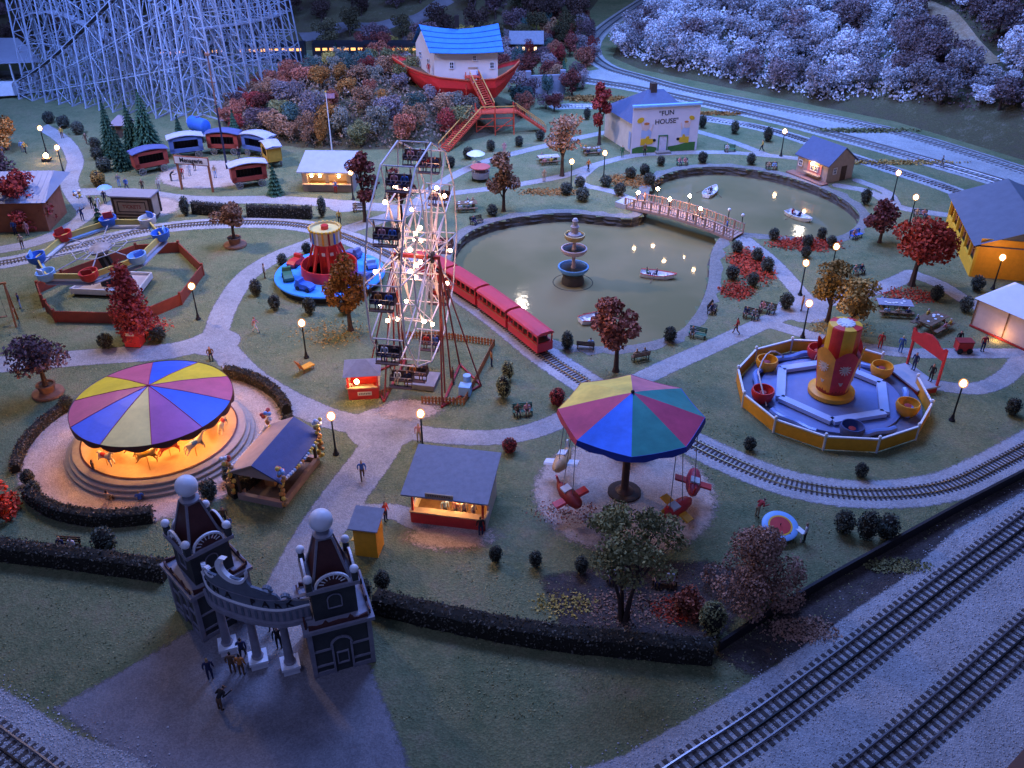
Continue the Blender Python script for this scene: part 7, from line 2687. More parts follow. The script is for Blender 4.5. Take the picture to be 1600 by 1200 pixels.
# ------------------------------------------------------------------ lamp posts
LP_BASE = MB().lathe([(.26, 0), (.26, .12), (.17, .22), (.13, .5), (.1, .6)], 12).mesh('lamp_base', BLACK, True)
LP_POST = MB().lathe([(.085, .6), (.06, 3.2), (.12, 3.28), (.13, 3.36), (.05, 3.42)], 10).mesh('post', BLACK, True)
LP_GLOBE = MB().sphere((0, 0, 3.68), .23, 14, 10, 1.2).mesh('globe', GLOBE, True)
LP_HALO = MB().sphere((0, 0, 3.68), .37, 18, 12, 1.12).mesh('halo_shell', HALOGLOBE, True)  # added shell round the globe, stands in for its halo
for px, py, h, lab in [
    (73, 239, 1.0, 'on the upper lawn beside the curving path and orange tree'), (100, 271, 1.0, 'at the path edge near the glowing ground lantern'), (310, 499, 1.0, 'in front of the red octagonal fence'),
    (479, 559, 1.0, 'on the lawn near the orange chair'), (525, 710, 1.0, 'between the balloon pavilion and the path fork'), (661, 706, 1.0, 'behind the lit food stall at the path fork'),
    (552, 312, 1.0, 'at the corner of the snack stand'), (943, 280, 1.0, 'above the pond on the path to the fun house'), (892, 294, 1.0, 'beside the tiered brown tree'),
    (1220, 244, 1.0, 'by the boathouse path beyond the fun house'), (1394, 313, 1.0, 'between the boathouse and the yellow pavilion'), (1420, 353, 1.0, 'behind the scarlet maple'),
    (1297, 434, 1.0, 'behind the golden trees'), (1250, 461, 1.0, 'at the end of the bush-lined bridge path'), (1254, 527, 1.0, 'behind the cup ride at the path fork'),
    (1551, 452, 1.0, 'against the end wall of the yellow pavilion'), (1487, 657, 1.0, 'beside the red entrance board of the cup ride')]:
    t = thing('lamp_post', 'lit globe lamp post ' + lab, 'lamp post', P(px, py), 0, 'globe lamp posts in the park', (1, 1, h))
    link('lamp_base', LP_BASE, t)
    link('post', LP_POST, t)
    g_ = link('globe', LP_GLOBE, t)
    link('halo_shell', LP_HALO, g_)
gl = thing('ground_lantern', 'glowing lantern on a low cart on the upper lawn', 'lantern', P(74, 252))
MB().box((0, 0, .35), (1.2, .7, .3)).obj('cart_body', DKWOOD, gl)
for x in (-.4, .4):
    MB(Matrix.Translation((x, -.38, .22)) @ Matrix.Rotation(PI / 2, 4, 'X')).lathe([(.22, -.05), (.22, .05)], 12).obj('wheel', BLACK, gl)
MB().sphere((0, 0, .85), .33, 12, 8).obj('lamp_globe', HOTBULB, gl, True)

# ------------------------------------------------------------------ people
def body(pose):
    b = {'pel': ((0, 0, .95), (.15, .11)), 'che': ((0, 0, 1.28), (.18, .12)), 'nek': ((0, -.01, 1.47), .065), 'hd': ((0, -.02, 1.60), (.095, .105)), 'top': ((0, -.01, 1.71), (.075, .085))}
    for s, n in ((-1, 'l'), (1, 'r')):
        b['hip' + n] = ((s * .10, 0, .86), .095)
        b['kne' + n] = ((s * .11, -.02, .48), .068)
        b['ank' + n] = ((s * .11, .02, .09), .05)
        b['toe' + n] = ((s * .12, -.15, .04), .042)
        b['sho' + n] = ((s * .21, 0, 1.40), .068)
        b['elb' + n] = ((s * .27, .02, 1.12), .05)
        b['wri' + n] = ((s * .27, -.08, .88), .037)
        b['han' + n] = ((s * .26, -.12, .79), .042)
    def mv(k, p):
        b[k] = (p, b[k][1])
    if pose == 'walk':
        mv('knel', (-.11, -.2, .50)); mv('ankl', (-.11, -.26, .1)); mv('toel', (-.11, -.42, .08))
        mv('kner', (.11, .06, .48)); mv('ankr', (.11, .34, .16)); mv('toer', (.11, .24, .04))
        mv('elbl', (-.28, .12, 1.13)); mv('wril', (-.27, .14, .9)); mv('hanl', (-.27, .13, .8))
        mv('elbr', (.28, -.06, 1.13)); mv('wrir', (.26, -.26, .97)); mv('hanr', (.25, -.34, .92))
    if pose == 'wave':
        mv('elbr', (.42, -.05, 1.45)); mv('wrir', (.46, -.12, 1.68)); mv('hanr', (.45, -.14, 1.78))
        mv('elbl', (-.38, -.05, 1.2)); mv('wril', (-.30, -.2, 1.05)); mv('hanl', (-.24, -.26, 1.02))
    if pose == 'sit':
        d = .48
        for k in b:
            p = b[k][0]
            b[k] = ((p[0], p[1], p[2] - d), b[k][1])
        for s, n in ((-1, 'l'), (1, 'r')):
            mv('hip' + n, (s * .1, -.05, .45)); mv('kne' + n, (s * .12, -.46, .46)); mv('ank' + n, (s * .12, -.46, .08)); mv('toe' + n, (s * .12, -.62, .04))
            mv('elb' + n, (s * .28, -.06, .66)); mv('wri' + n, (s * .2, -.28, .58)); mv('han' + n, (s * .15, -.36, .55))
    if pose == 'bend':
        for k in ('che', 'nek', 'hd', 'top', 'shol', 'shor', 'elbl', 'elbr', 'wril', 'wrir', 'hanl', 'hanr'):
            p = Vector(b[k][0]) - Vector((0, 0, .95))
            a = R(50)
            q = Vector((p.x, p.y * math.cos(a) - p.z * math.sin(a), p.y * math.sin(a) + p.z * math.cos(a))) + Vector((0, 0, .95))
            b[k] = (tuple(q), b[k][1])
        for s, n in ((-1, 'l'), (1, 'r')):
            mv('wri' + n, (s * .22, -.75, .95)); mv('han' + n, (s * .2, -.84, .9))
    return b


BE = [('pel', 'che'), ('che', 'nek'), ('nek', 'hd'), ('hd', 'top')] + [e for n in 'lr' for e in (('pel', 'hip' + n), ('hip' + n, 'kne' + n), ('kne' + n, 'ank' + n), ('ank' + n, 'toe' + n), ('che', 'sho' + n), ('sho' + n, 'elb' + n), ('elb' + n, 'wri' + n), ('wri' + n, 'han' + n))]


def person_mesh(pose):
    b = body(pose)
    keys = list(b)
    ix = {k: i for i, k in enumerate(keys)}
    segs = []
    for e in BE:
        a, c = Vector(b[e[0]][0]), Vector(b[e[1]][0])
        slot = 2
        if e[0] in ('hd', 'nek'):
            slot = 0
        if e[0] in ('wril', 'wrir'):
            slot = 0
        if e[0] in ('hipl', 'hipr', 'knel', 'kner') or e[1] in ('hipl', 'hipr'):
            slot = 3
        if e[0] in ('ankl', 'ankr'):
            slot = 4
        segs.append((a, c, slot))
    hd = Vector(b['hd'][0])
    up = (Vector(b['top'][0]) - hd).normalized()

    def paint(c):
        best, bs = 1e9, 0
        for a, e, s in segs:
            d = e - a
            t = max(0, min(1, (c - a).dot(d) / d.length_squared))
            q = (c - a - d * t).length
            if q < best:
                best, bs = q, s
        if bs == 0 and (c - hd).length < .3:
            h = (c - hd).dot(up)
            if h > .085 or (h > -.05 and c.y > hd.y + .03):
                return 1
        return bs
    return skin_mesh('person', [b[k] for k in keys], [(ix[a], ix[c]) for a, c in BE], [SKIN, DKWOOD, BLUE, DARK, BLACK], paint, 1)


PERSON = {p: person_mesh(p) for p in ('stand', 'walk', 'wave', 'sit', 'bend')}
CL = {n: mat('cloth_' + n, c, 0.9, 0.12, 6) for n, c in {'white': (0.6, 0.58, 0.56), 'red': (0.42, 0.04, 0.035), 'blue': (0.06, 0.14, 0.4), 'navy': (0.025, 0.03, 0.08), 'tan': (0.42, 0.30, 0.18), 'green': (0.04, 0.14, 0.06), 'yellow': (0.55, 0.36, 0.06),
                                                                'grey': (0.2, 0.2, 0.21), 'brown': (0.14, 0.075, 0.04), 'black': (0.02, 0.02, 0.022), 'orange': (0.5, 0.18, 0.04), 'pink': (0.55, 0.25, 0.25), 'lblue': (0.25, 0.4, 0.62)}.items()}
HAIR = {n: mat('hair_' + n, c, 0.8, 0.1, 8) for n, c in {'dark': (0.02, 0.014, 0.01), 'brown': (0.09, 0.045, 0.02), 'fair': (0.34, 0.22, 0.09), 'white': (0.5, 0.5, 0.5), 'straw': (0.55, 0.42, 0.22)}.items()}


def person(loc, pose, yaw, top, legs, hair, label, group=None, s=1.0):
    o = link('person', PERSON[pose], None, loc, R(yaw), (s, s, s))
    recolour(o, [None, HAIR[hair], CL[top], CL[legs], CL['black']])
    tag(o, label, 'person', group)
    return o


for px, py, pose, yaw, top, legs, hair, lab in [
    (567, 749, 'walk', 15, 'blue', 'brown', 'brown', 'person in a blue shirt walking down the path to the gate'),
    (603, 814, 'stand', 60, 'red', 'navy', 'dark', 'person in a red top standing between the yellow booth and food stall'),
    (352, 822, 'stand', 20, 'brown', 'black', 'dark', 'person in brown standing behind the gate beside a child in blue'),
    (330, 1062, 'stand', 200, 'navy', 'navy', 'fair', 'person in navy standing in the forecourt before the gate'),
    (345, 1110, 'bend', 150, 'black', 'brown', 'dark', 'person in black bending over in the forecourt'),
    (365, 1052, 'stand', 190, 'brown', 'brown', 'dark', 'person in brown beside the gate columns'),
    (379, 1055, 'stand', 175, 'orange', 'brown', 'dark', 'person in rust orange beside the gate columns'),
    (381, 1030, 'walk', 190, 'navy', 'black', 'dark', 'person in navy walking in between the gate columns'),
    (425, 985, 'stand', 0, 'navy', 'black', 'dark', 'person in navy under the gate arch'),
    (437, 1012, 'stand', 20, 'black', 'black', 'dark', 'person in black behind the last gate column'),
    (151, 748, 'stand', 130, 'brown', 'grey', 'brown', 'person in brown standing at the carousel steps'),
    (171, 788, 'sit', 180, 'tan', 'brown', 'dark', 'person in tan sitting on the carousel sand by the hedge'),
    (221, 788, 'sit', 200, 'blue', 'navy', 'fair', 'person in blue sitting on the carousel sand by the hedge'),
    (330, 560, 'sit', 20, 'brown', 'black', 'dark', 'person in brown sitting by the path behind the carousel'),
    (130, 345, 'wave', 30, 'navy', 'navy', 'dark', 'balloon seller in navy holding up a bunch of balloons'),
    (178, 350, 'stand', 60, 'tan', 'tan', 'straw', 'person in a tan coat standing beside the ticket wagon'),
    (155, 328, 'walk', 40, 'white', 'white', 'white', 'person in white walking by the ticket wagon'),
    (145, 326, 'stand', 10, 'black', 'black', 'white', 'person in black beside the person in white'),
    (165, 318, 'stand', 0, 'navy', 'navy', 'dark', 'person in navy under a pale blue parasol'),
    (187, 292, 'stand', 0, 'grey', 'lblue', 'brown', 'person in grey near the golden bush'),
    (199, 298, 'walk', 0, 'blue', 'navy', 'dark', 'person in blue walking along the plaza by the cage wagon'),
    (224, 300, 'walk', 30, 'brown', 'black', 'dark', 'person in brown stooping along the plaza by the cage wagon'),
    (249, 298, 'stand', 0, 'white', 'grey', 'white', 'person in a white hat on the menagerie sand'),
    (286, 280, 'stand', 0, 'red', 'brown', 'straw', 'person in a red shirt and straw hat under the menagerie sign'),
    (297, 275, 'stand', 30, 'white', 'white', 'dark', 'person in white behind the menagerie sign'),
    (305, 267, 'stand', 0, 'navy', 'black', 'dark', 'person in navy behind the menagerie sign'),
    (337, 278, 'stand', 0, 'tan', 'lblue', 'brown', 'person in a tan shirt and pale trousers on the menagerie sand'),
    (268, 283, 'bend', 90, 'black', 'black', 'dark', 'person in black bending beside the cage wagon'),
    (374, 248, 'stand', 0, 'black', 'navy', 'dark', 'person in black before the red cage wagon'),
    (36, 238, 'stand', 0, 'lblue', 'grey', 'dark', 'person in pale blue on the upper lawn'),
    (41, 240, 'walk', 60, 'yellow', 'black', 'fair', 'person in yellow striding across the upper lawn'),
    (136, 226, 'walk', 60, 'brown', 'brown', 'fair', 'person in brown strolling past the round bushes'),
    (92, 245, 'stand', 0, 'white', 'grey', 'white', 'person in white between the two upper lamp posts'),
    (98, 216, 'stand', 0, 'yellow', 'brown', 'dark', 'person in yellow on the upper path'),
    (25, 366, 'stand', 0, 'blue', 'navy', 'brown', 'person in blue beside the rust-walled hall'),
    (44, 368, 'stand', 0, 'pink', 'pink', 'brown', 'person in pink beside the rust-walled hall'),
    (36, 388, 'stand', 10, 'tan', 'brown', 'brown', 'person in tan on the path below the rust-walled hall'),
    (33, 482, 'stand', 300, 'navy', 'lblue', 'dark', 'person in navy and pale blue beside the orange swing frame'),
    (400, 520, 'walk', 90, 'pink', 'white', 'fair', 'person in pink walking on the lawn below the kiddie ride'),
    (414, 435, 'stand', 100, 'tan', 'brown', 'brown', 'person in tan at the path by the kiddie ride'),
    (531, 350, 'stand', 0, 'yellow', 'black', 'dark', 'person in yellow and black beside the end of the hedge'),
    (525, 302, 'stand', 0, 'blue', 'red', 'dark', 'customer in blue at the snack stand hatch'),
    (768, 573, 'stand', 100, 'orange', 'navy', 'dark', 'person in an orange top outside the ferris wheel fence'),
    (708, 600, 'stand', 90, 'brown', 'brown', 'brown', 'operator in brown beside the ferris wheel motor'),
    (850, 284, 'stand', 0, 'tan', 'tan', 'grey' if False else 'brown', 'person in tan on the path above the pond'),
    (919, 268, 'walk', 40, 'orange', 'black', 'dark', 'person in orange walking between two lamp posts'),
    (863, 224, 'stand', 0, 'white', 'grey', 'white', 'person in white on the path beyond the tiered brown tree'),
    (788, 240, 'stand', 0, 'pink', 'pink', 'brown', 'person in pink on the path by the red-topped cart'),
    (972, 246, 'stand', 0, 'green', 'green', 'dark', 'person in green beside the fun house wall'),
    (1007, 243, 'stand', 0, 'brown', 'black', 'dark', 'person in brown in front of the painted fun house lawn'),
    (1035, 236, 'stand', 0, 'red', 'white', 'dark', 'person in red and white in the fun house doorway'),
    (1190, 237, 'walk', 260, 'yellow', 'black', 'dark', 'person in yellow striding beyond the fun house'),
    (1150, 522, 'walk', 250, 'red', 'brown', 'brown', 'person in dull red walking along the pond path'),
    (1252, 486, 'stand', 250, 'orange', 'brown', 'brown', 'person in orange by the lamp post at the path fork'),
    (1374, 545, 'stand', 150, 'red', 'red', 'fair', 'person in red behind the cup ride fence'),
    (1406, 551, 'stand', 150, 'blue', 'blue', 'straw', 'person in blue behind the red entrance board'),
    (1534, 549, 'stand', 0, 'red', 'navy', 'brown', 'person in a red shirt beside the white tent'),
    (1182, 808, 'bend', 120, 'red', 'tan', 'dark', 'person in red leaning over the round target game'),
    (1256, 848, 'stand', 240, 'white', 'black', 'fair', 'person in white standing at the round target game'),
    (655, 690, 'stand', 0, 'pink', 'tan', 'brown', 'person in pink beside the lamp post behind the food stall'),
    (548, 622, 'stand', 190, 'pink', 'pink', 'brown', 'customer in pink leaning at the red ticket booth'),
    (360, 826, 'stand', 20, 'blue', 'blue', 'brown', 'child in blue holding on to a person behind the gate'),
    (1470, 262, 'walk', 60, 'grey', 'grey', 'dark', 'person in grey beside the narrow gauge track'),
]:
    person(P(px, py), pose, yaw, top, legs, hair, lab, None, .62 if lab.startswith('child') else 1.06)

bal = thing('balloon_bunch', 'bunch of white and amber balloons above the balloon seller', 'balloons', P(130, 345) + Vector((.45, -.1, 1.9)))
MB().bar((0, 0, -.1), (-.25, .1, 1.2), .02).obj('string', WHITE, bal)
for k in range(11):
    link('balloon', BME[[3, 0, 3, 1, 3, 5, 2, 3, 0, 3, 1][k]], bal, (-.3 + random.uniform(-.4, .4), random.uniform(-.3, .3), 1.5 + random.uniform(-.3, .5)), None, (1.15,) * 3)
par = thing('parasol', 'pale blue parasol held above a person in navy', 'parasol', P(165, 318) + Vector((.3, 0, 1.2)))
MB().bar((0, 0, 0), (.1, 0, 1.2), .03).obj('parasol_stick', WOOD, par)
MB().lathe([(.95, .9), (.6, 1.15), (0, 1.3)], 12).obj('parasol_cover', LTBLUE, par)

# riders, diners, boaters and bench sitters
tint = ['red', 'navy', 'white', 'pink', 'tan', 'black', 'blue', 'brown', 'lblue', 'green']
rr2 = random.Random(3)
fwM = Matrix.Translation(fw.location) @ Matrix.Rotation(fw.rotation_euler.z, 4, 'Z')
for k, p in FSEATS:
    for x, c in ((-.45, rr2.choice(['red', 'pink', 'white', 'orange'])), (.45, rr2.choice(['navy', 'grey', 'blue', 'black']))):
        q = fwM @ (p + Vector((x * .9, .16, -1.75)))
        person(q, 'sit', -10, c, rr2.choice(['tan', 'brown', 'navy']), rr2.choice(['dark', 'brown', 'fair']), 'rider in a %s top on a hanging ferris wheel bench' % {'lblue': 'pale-blue'}.get(c, c), 'riders on the ferris wheel')

# stools and customers of the food stall stand inside behind the counter
for k, (x, c) in enumerate(((2.3, 'lblue'), (3.1, 'pink'), (3.7, 'white'), (4.4, 'white'))):
    m_ = Matrix.Translation(fs_.location) @ Matrix.Rotation(fs_.rotation_euler.z, 4, 'Z')
    person(m_ @ Vector((x, .85, .08)), 'stand', [20, -30, 10, 60][k], c, 'grey', ['brown', 'fair', 'white', 'fair'][k], ['cook in pale blue behind the food stall counter under the bulb', 'cook in pink behind the food stall counter', 'cook in white with white hair in the food stall', 'fair-haired cook in white at the end of the food stall'][k])
m_ = Matrix.Translation(fs_.location) @ Matrix.Rotation(fs_.rotation_euler.z, 4, 'Z')
person(m_ @ Vector((5.2, -.55, 0)), 'stand', 190, 'black', 'navy', 'dark', 'customer in black leaning at the end of the food stall counter')
# people of the cup ride entrance and the ark
person(P(1424, 588) + Vector((0, 0, .7)), 'stand', -60, 'navy', 'navy', 'dark', 'attendant in navy on the cup ride ramp under the red board', None, 1.06)
person(P(1450, 606) + Vector((0, 0, .7)), 'stand', -60, 'black', 'black', 'dark', 'attendant in black at the end of the cup ride ramp', None, 1.06)
am_ = Matrix.Translation(ark.location) @ Matrix.Rotation(ark.rotation_euler.z, 4, 'Z')
person(am_ @ Vector((1.5, -3.2, 3.0)), 'stand', 0, 'lblue', 'blue', 'white', 'person in pale blue standing on the ark deck by the gangway')
person(am_ @ Vector((-6.2, -2.6, 3.95)), 'stand', 0, 'red', 'red', 'dark', 'person in red at the corner of the ark house')
bm_ = Matrix.Translation(br.location) @ Matrix.Rotation(br.rotation_euler.z, 4, 'Z')
BL_ = (P(1152, 372) - P(985, 322)).length
for f, s, c, lab in ((.36, .3, 'navy', 'person in navy strolling over the footbridge'), (.62, -.5, 'black', 'person in black leaning on the footbridge rail'), (.66, .4, 'grey', 'person in grey on the footbridge'), (.9, 0, 'blue', 'person in blue at the far end of the footbridge'), (.14, -.2, 'pink', 'person in pink at the pale end of the footbridge')):
    person(bm_ @ Vector((BL_ * f, s, camber(BL_ * f) + .05)), 'walk' if s > 0 else 'stand', 80, c, 'black', 'dark', lab)

# ------------------------------------------------------------------ picnic tables, benches and small furniture
def picnic(px, py, rz, label, cloth=None, diners=4, seed=0, s=1.0):
    t = thing('picnic_table', label, 'picnic table', P(px, py), R(rz), 'picnic tables on the lawns', (s, s, s))
    for k in range(4):
        MB().box((0, -.42 + k * .28, .78), (2.5, .26, .06)).obj('table_plank', cloth or WOOD, t)
    for y in (-.95, .95):
        MB().box((0, y, .45), (2.5, .34, .06)).obj('seat_plank', WOOD, t)
    for x in (-.9, .9):
        m = MB()
        m.bar((x, -.75, 0), (x, -.25, .75), .1).bar((x, .75, 0), (x, .25, .75), .1)
        m.bar((x, -1.05, .4), (x, 1.05, .4), .08, .1)
        m.obj('leg_frame', WOOD, t)
    rg = random.Random(seed)
    tm = Matrix.Translation(t.location) @ Matrix.Rotation(R(rz), 4, 'Z')
    pl = thing('tableware', 'plates on the ' + label.replace('wooden ', ''), 'tableware', tm @ Vector((0, 0, .82 * s)), R(rz), 'plates on the picnic tables')
    for k in range(7):
        MB().lathe([(.06, 0), (.14, .03), (.15, .035), (0, .02)], 10, (rg.uniform(-1.1, 1.1), rg.uniform(-.4, .4), 0)).obj('plate', WHITE, pl)
    spots = [(-.7, -.95, 180), (.1, -.95, 180), (.8, -.95, 180), (-.6, .95, 0), (.3, .95, 0), (.9, .95, 0)]
    rg.shuffle(spots)
    for x, y, a in spots[:diners]:
        c = rg.choice(['white', 'lblue', 'tan', 'grey', 'pink', 'navy', 'yellow'])
        person(tm @ Vector((x * s, y * s, 0.0)), 'sit', rz + a, c, rg.choice(['navy', 'brown', 'grey']), rg.choice(['fair', 'white', 'brown', 'dark']), 'diner in %s at the %s' % ({'lblue': 'pale-blue'}.get(c, c), label.replace('wooden ', '').replace(' on the lawn', '')), 'diners at the picnic tables')
    return t


picnic(728, 327, 8, 'wooden picnic table behind the ferris wheel', None, 4, 1, 1.15)
picnic(857, 254, 12, 'wooden picnic table with pink cloth by the tiered tree', mat('cloth_pinkish', (0.55, 0.45, 0.47), 0.8, 0.1), 3, 2, 1.2)
picnic(924, 240, 10, 'wooden picnic table by the path to the fun house', None, 3, 3, 1.1)
picnic(1395, 487, -8, 'wooden picnic table full of plates beside the scarlet maple', mat('cloth_greyblue', (0.30, 0.30, 0.36), 0.8, 0.15), 6, 4, 1.35)
picnic(1455, 512, 38, 'wooden picnic table with bare boards beside the white tent', None, 4, 5, 1.3)


def bench(px, py, rz, label, m=GREENP, sit=2, seed=0, group=None):
    t = thing('bench', label, 'bench', P(px, py), R(rz), group)
    for k in range(3):
        MB().box((0, -.18 + k * .17, .46), (1.7, .14, .05)).obj('seat_slat', m, t)
    for k in range(3):
        MB().box((0, .3 + .03 * k, .6 + k * .16), (1.7, .05, .12)).obj('back_slat', m, t)
    for x in (-.75, .75):
        q = MB()
        q.box((x, -.2, .22), (.07, .07, .44)).box((x, .26, .45), (.07, .08, .9)).box((x, .02, .42), (.07, .5, .06))
        q.obj('leg', BLACK, t)
    tm = Matrix.Translation(t.location) @ Matrix.Rotation(R(rz), 4, 'Z')
    rg = random.Random(seed + 50)
    for k in range(sit):
        c = rg.choice(['navy', 'grey', 'white', 'tan', 'pink', 'lblue', 'brown'])
        person(tm @ Vector((-.45 + .8 * k, -.02, .02)), 'sit', rz + rg.uniform(-12, 12), c, rg.choice(['navy', 'black', 'brown']), rg.choice(['dark', 'fair', 'brown']), 'person in %s on the %s' % ({'lblue': 'pale-blue'}.get(c, c), label), 'people sitting on benches')


bench(1089, 527, -25, 'green bench with one sitter on the near pond bank', sit=1, seed=1)
bench(1140, 237, 0, 'green bench on the lawn beside the fun house', sit=1, seed=2)
bench(1066, 258, 5, 'bench before the fun house facing the pond', sit=2, seed=3)
bench(1000, 562, -160, 'bench under the rusty red tree by the pond', WOOD, 2, 4)
bench(745, 350, 30, 'dark bench on the far pond bank behind the ferris wheel', DKWOOD, 1, 5)
bench(817, 648, 10, 'bench on the lawn beside the small red bush', GREENP, 2, 6)
bench(1173, 497, -30, 'bench on the lawn below the rust flower bed', DKWOOD, 2, 7)
bench(1198, 488, -30, 'second bench below the rust flower bed beside a round bush', DKWOOD, 2, 8)
bench(1340, 428, 20, 'bench on the lawn between the scarlet maple and golden trees', GREENP, 2, 9)
bench(965, 905, 5, 'dark bench under the spreading olive tree', DKWOOD, 2, 10)
bench(1038, 912, -5, 'brown bench next to the olive tree and rusty shrub', WOOD, 2, 11)
bench(1337, 372, 30, 'blue bench at the small pond by the maroon tree', BLUE, 1, 12)
bench(1205, 265, 0, 'bench between the boathouse and the far pond wall', DKWOOD, 2, 13)
bench(1437, 340, -10, 'dark bench with sitters beside the pavilion path', DKWOOD, 2, 14)
bench(562, 330, 5, 'bench beside the narrow maroon tree', DKWOOD, 1, 15)
bench(108, 860, -5, 'low bench by the boundary hedge on the carousel lawn', DKWOOD, 2, 16)
bench(1113, 487, 60, 'dark bench on the pond bank below the flower bed', DKWOOD, 1, 17)
bench(915, 545, 170, 'dark bench at the pond rim near the rusty tree', DKWOOD, 1, 18)

ch = thing('lounge_chair', 'orange lounge chair on the lawn beside a lamp post', 'chair', P(476, 580), R(140))
q = MB().bar((-.3, -.9, .35), (-.3, .3, .45), .12, .06).bar((.3, -.9, .35), (.3, .3, .45), .12, .06)
q.box((0, -.3, .42), (.7, 1.3, .08))
q.obj('seat', AMBER, ch)
MB().bar((0, .3, .42), (0, .75, 1.3), .7, .08).obj('backrest', mat('chair_orange', (0.5, 0.16, 0.04), 0.7), ch)
for x in (-.3, .3):
    for y in (-.8, .3):
        MB().box((x, y, .2), (.06, .06, .4)).obj('leg', WOOD, ch)

# red kiosk by the dark red tree
rk = thing('red_kiosk', 'small red kiosk box with pale notice at the foot of the dark red tree', 'kiosk', P(209, 543), R(-3))
MB().box((0, .5, .95), (1.5, 1.2, 1.7)).obj('kiosk_body', RED, rk)
MB().box((0, .5, 1.86), (1.7, 1.4, .12)).obj('kiosk_top', DKRED, rk)
MB().box((-.05, -.12, 1.45), (.85, .04, .3)).obj('notice', OFFWHITE, rk)
MB().box((0, .5, .05), (1.4, 1.1, .1)).obj('kiosk_foot', BLACK, rk)

# round target game
tg = thing('target_game', 'round target game with blue, yellow and red rings beside the dry brown shrub', 'game stall', P(1216, 836), R(0), None, (.85, .85, .9))
TT = Matrix.Translation((0, 0, .95)) @ Matrix.Rotation(R(14), 4, 'X')
MB(TT).lathe([(1.45, -.12), (1.5, 0), (1.42, .06), (1.0, .062)], 40).obj('outer_ring', LTBLUE, tg, True)
MB(TT).lathe([(1.0, .05), (1.0, .075), (.85, .08)], 36).obj('middle_ring', YELLOW, tg, True)
MB(TT).lathe([(.86, .06), (.85, .09), (0, .1)], 36).obj('bullseye', RED, tg, True)
MB(TT).bar((0, 0, .1), (0, 0, .35), .05).obj('centre_pin', BLACK, tg)
for a in range(4):
    MB().bar((1.0 * math.cos(a * PI / 2 + .7), 1.0 * math.sin(a * PI / 2 + .7), 0), (1.0 * math.cos(a * PI / 2 + .7), 1.0 * math.sin(a * PI / 2 + .7), .85), .1).obj('leg', WOOD, tg)
MB().box((1.55, -.5, .9), (.5, .9, .06), .5).obj('side_shelf', WHITE, tg)
MB().bar((1.6, -.9, 0), (1.6, -.8, .88), .09).obj('shelf_leg', WHITE, tg)

# red-topped cart and white umbrella table near the ark lawn
ct = thing('snack_cart', 'small grey snack cart with a round red top', 'cart', P(751, 282))
MB().lathe([(1.15, .5), (1.25, 1.2), (1.25, 1.35)], 20).obj('cart_body', mat('cart_grey', (0.25, 0.25, 0.28), 0.6, 0.2), ct, True)
MB().lathe([(1.35, 1.9), (1.35, 2.0), (.2, 2.1), (0, 2.15)], 24).obj('cart_top', mat('cart_top_red', (0.55, 0.12, 0.10), 0.6, 0.1), ct, True)
for k in range(4):
    a = PI / 4 + k * PI / 2
    MB().bar((1.1 * math.cos(a), 1.1 * math.sin(a), 1.3), (1.1 * math.cos(a), 1.1 * math.sin(a), 1.95), .07).obj('top_post', WHITE, ct)
for x in (-1.1, 1.1):
    MB(Matrix.Translation((x, 0, .45)) @ Matrix.Rotation(PI / 2, 4, 'Y')).lathe([(.45, -.07), (.45, .07)], 16).obj('wheel', BLACK, ct)
ut = thing('umbrella_table', 'small table under a white umbrella beside the ark lawn path', 'table', P(744, 262))
MB().lathe([(.7, .7), (.7, .78)], 16).obj('table_top', WHITE, ut)
MB().bar((0, 0, 0), (0, 0, 2.4), .08).obj('umbrella_pole', WHITE, ut)
MB().lathe([(1.3, 2.0), (.8, 2.3), (0, 2.5)], 16).obj('umbrella_cover', WHITE, ut, True)
rc2 = thing('ice_cart', 'small red handcart with a seller beside the white tent', 'cart', P(1503, 549))
MB().box((0, 0, .7), (1.4, .9, .9)).obj('cart_body', RED, rc2)
MB().box((0, 0, 1.18), (1.5, 1.0, .08)).obj('cart_lid', DKRED, rc2)
for x in (-.45, .45):
    MB(Matrix.Translation((x, -.5, .28)) @ Matrix.Rotation(PI / 2, 4, 'X')).lathe([(.28, -.05), (.28, .05)], 14).obj('wheel', BLACK, rc2)
person(P(1503, 549) + Vector((0, 1.0, 0)), 'stand', 0, 'black', 'black', 'dark', 'seller in black behind the small red handcart')

# menagerie sign
s0, s1 = P(285, 296), P(333, 300)
ms = thing('menagerie_sign', 'white lettered sign board on two tall rust-red posts', 'sign', (s0 + s1) / 2, math.atan2((s1 - s0).y, (s1 - s0).x))
d_ = (s1 - s0).length / 2
for x in (-d_, d_):
    MB().box((x, 0, 2.35), (.24, .24, 4.7)).obj('post', mat('rust_post', (0.32, 0.11, 0.05), 0.7, 0.2), ms)
MB().box((0, -.15, 4.15), (d_ * 2 + .5, .14, 1.15)).obj('sign_frame', mat('rust_post', (0, 0, 0)), ms)
MB().box((0, -.23, 4.15), (d_ * 2 + .25, .04, .9)).obj('sign_face', WHITE, ms)
text('Menagerie', .86, BLACK, ms, (0, -.27, 4.17), (PI / 2, 0, 0), 'lettering', .01, .022, sx=.92)

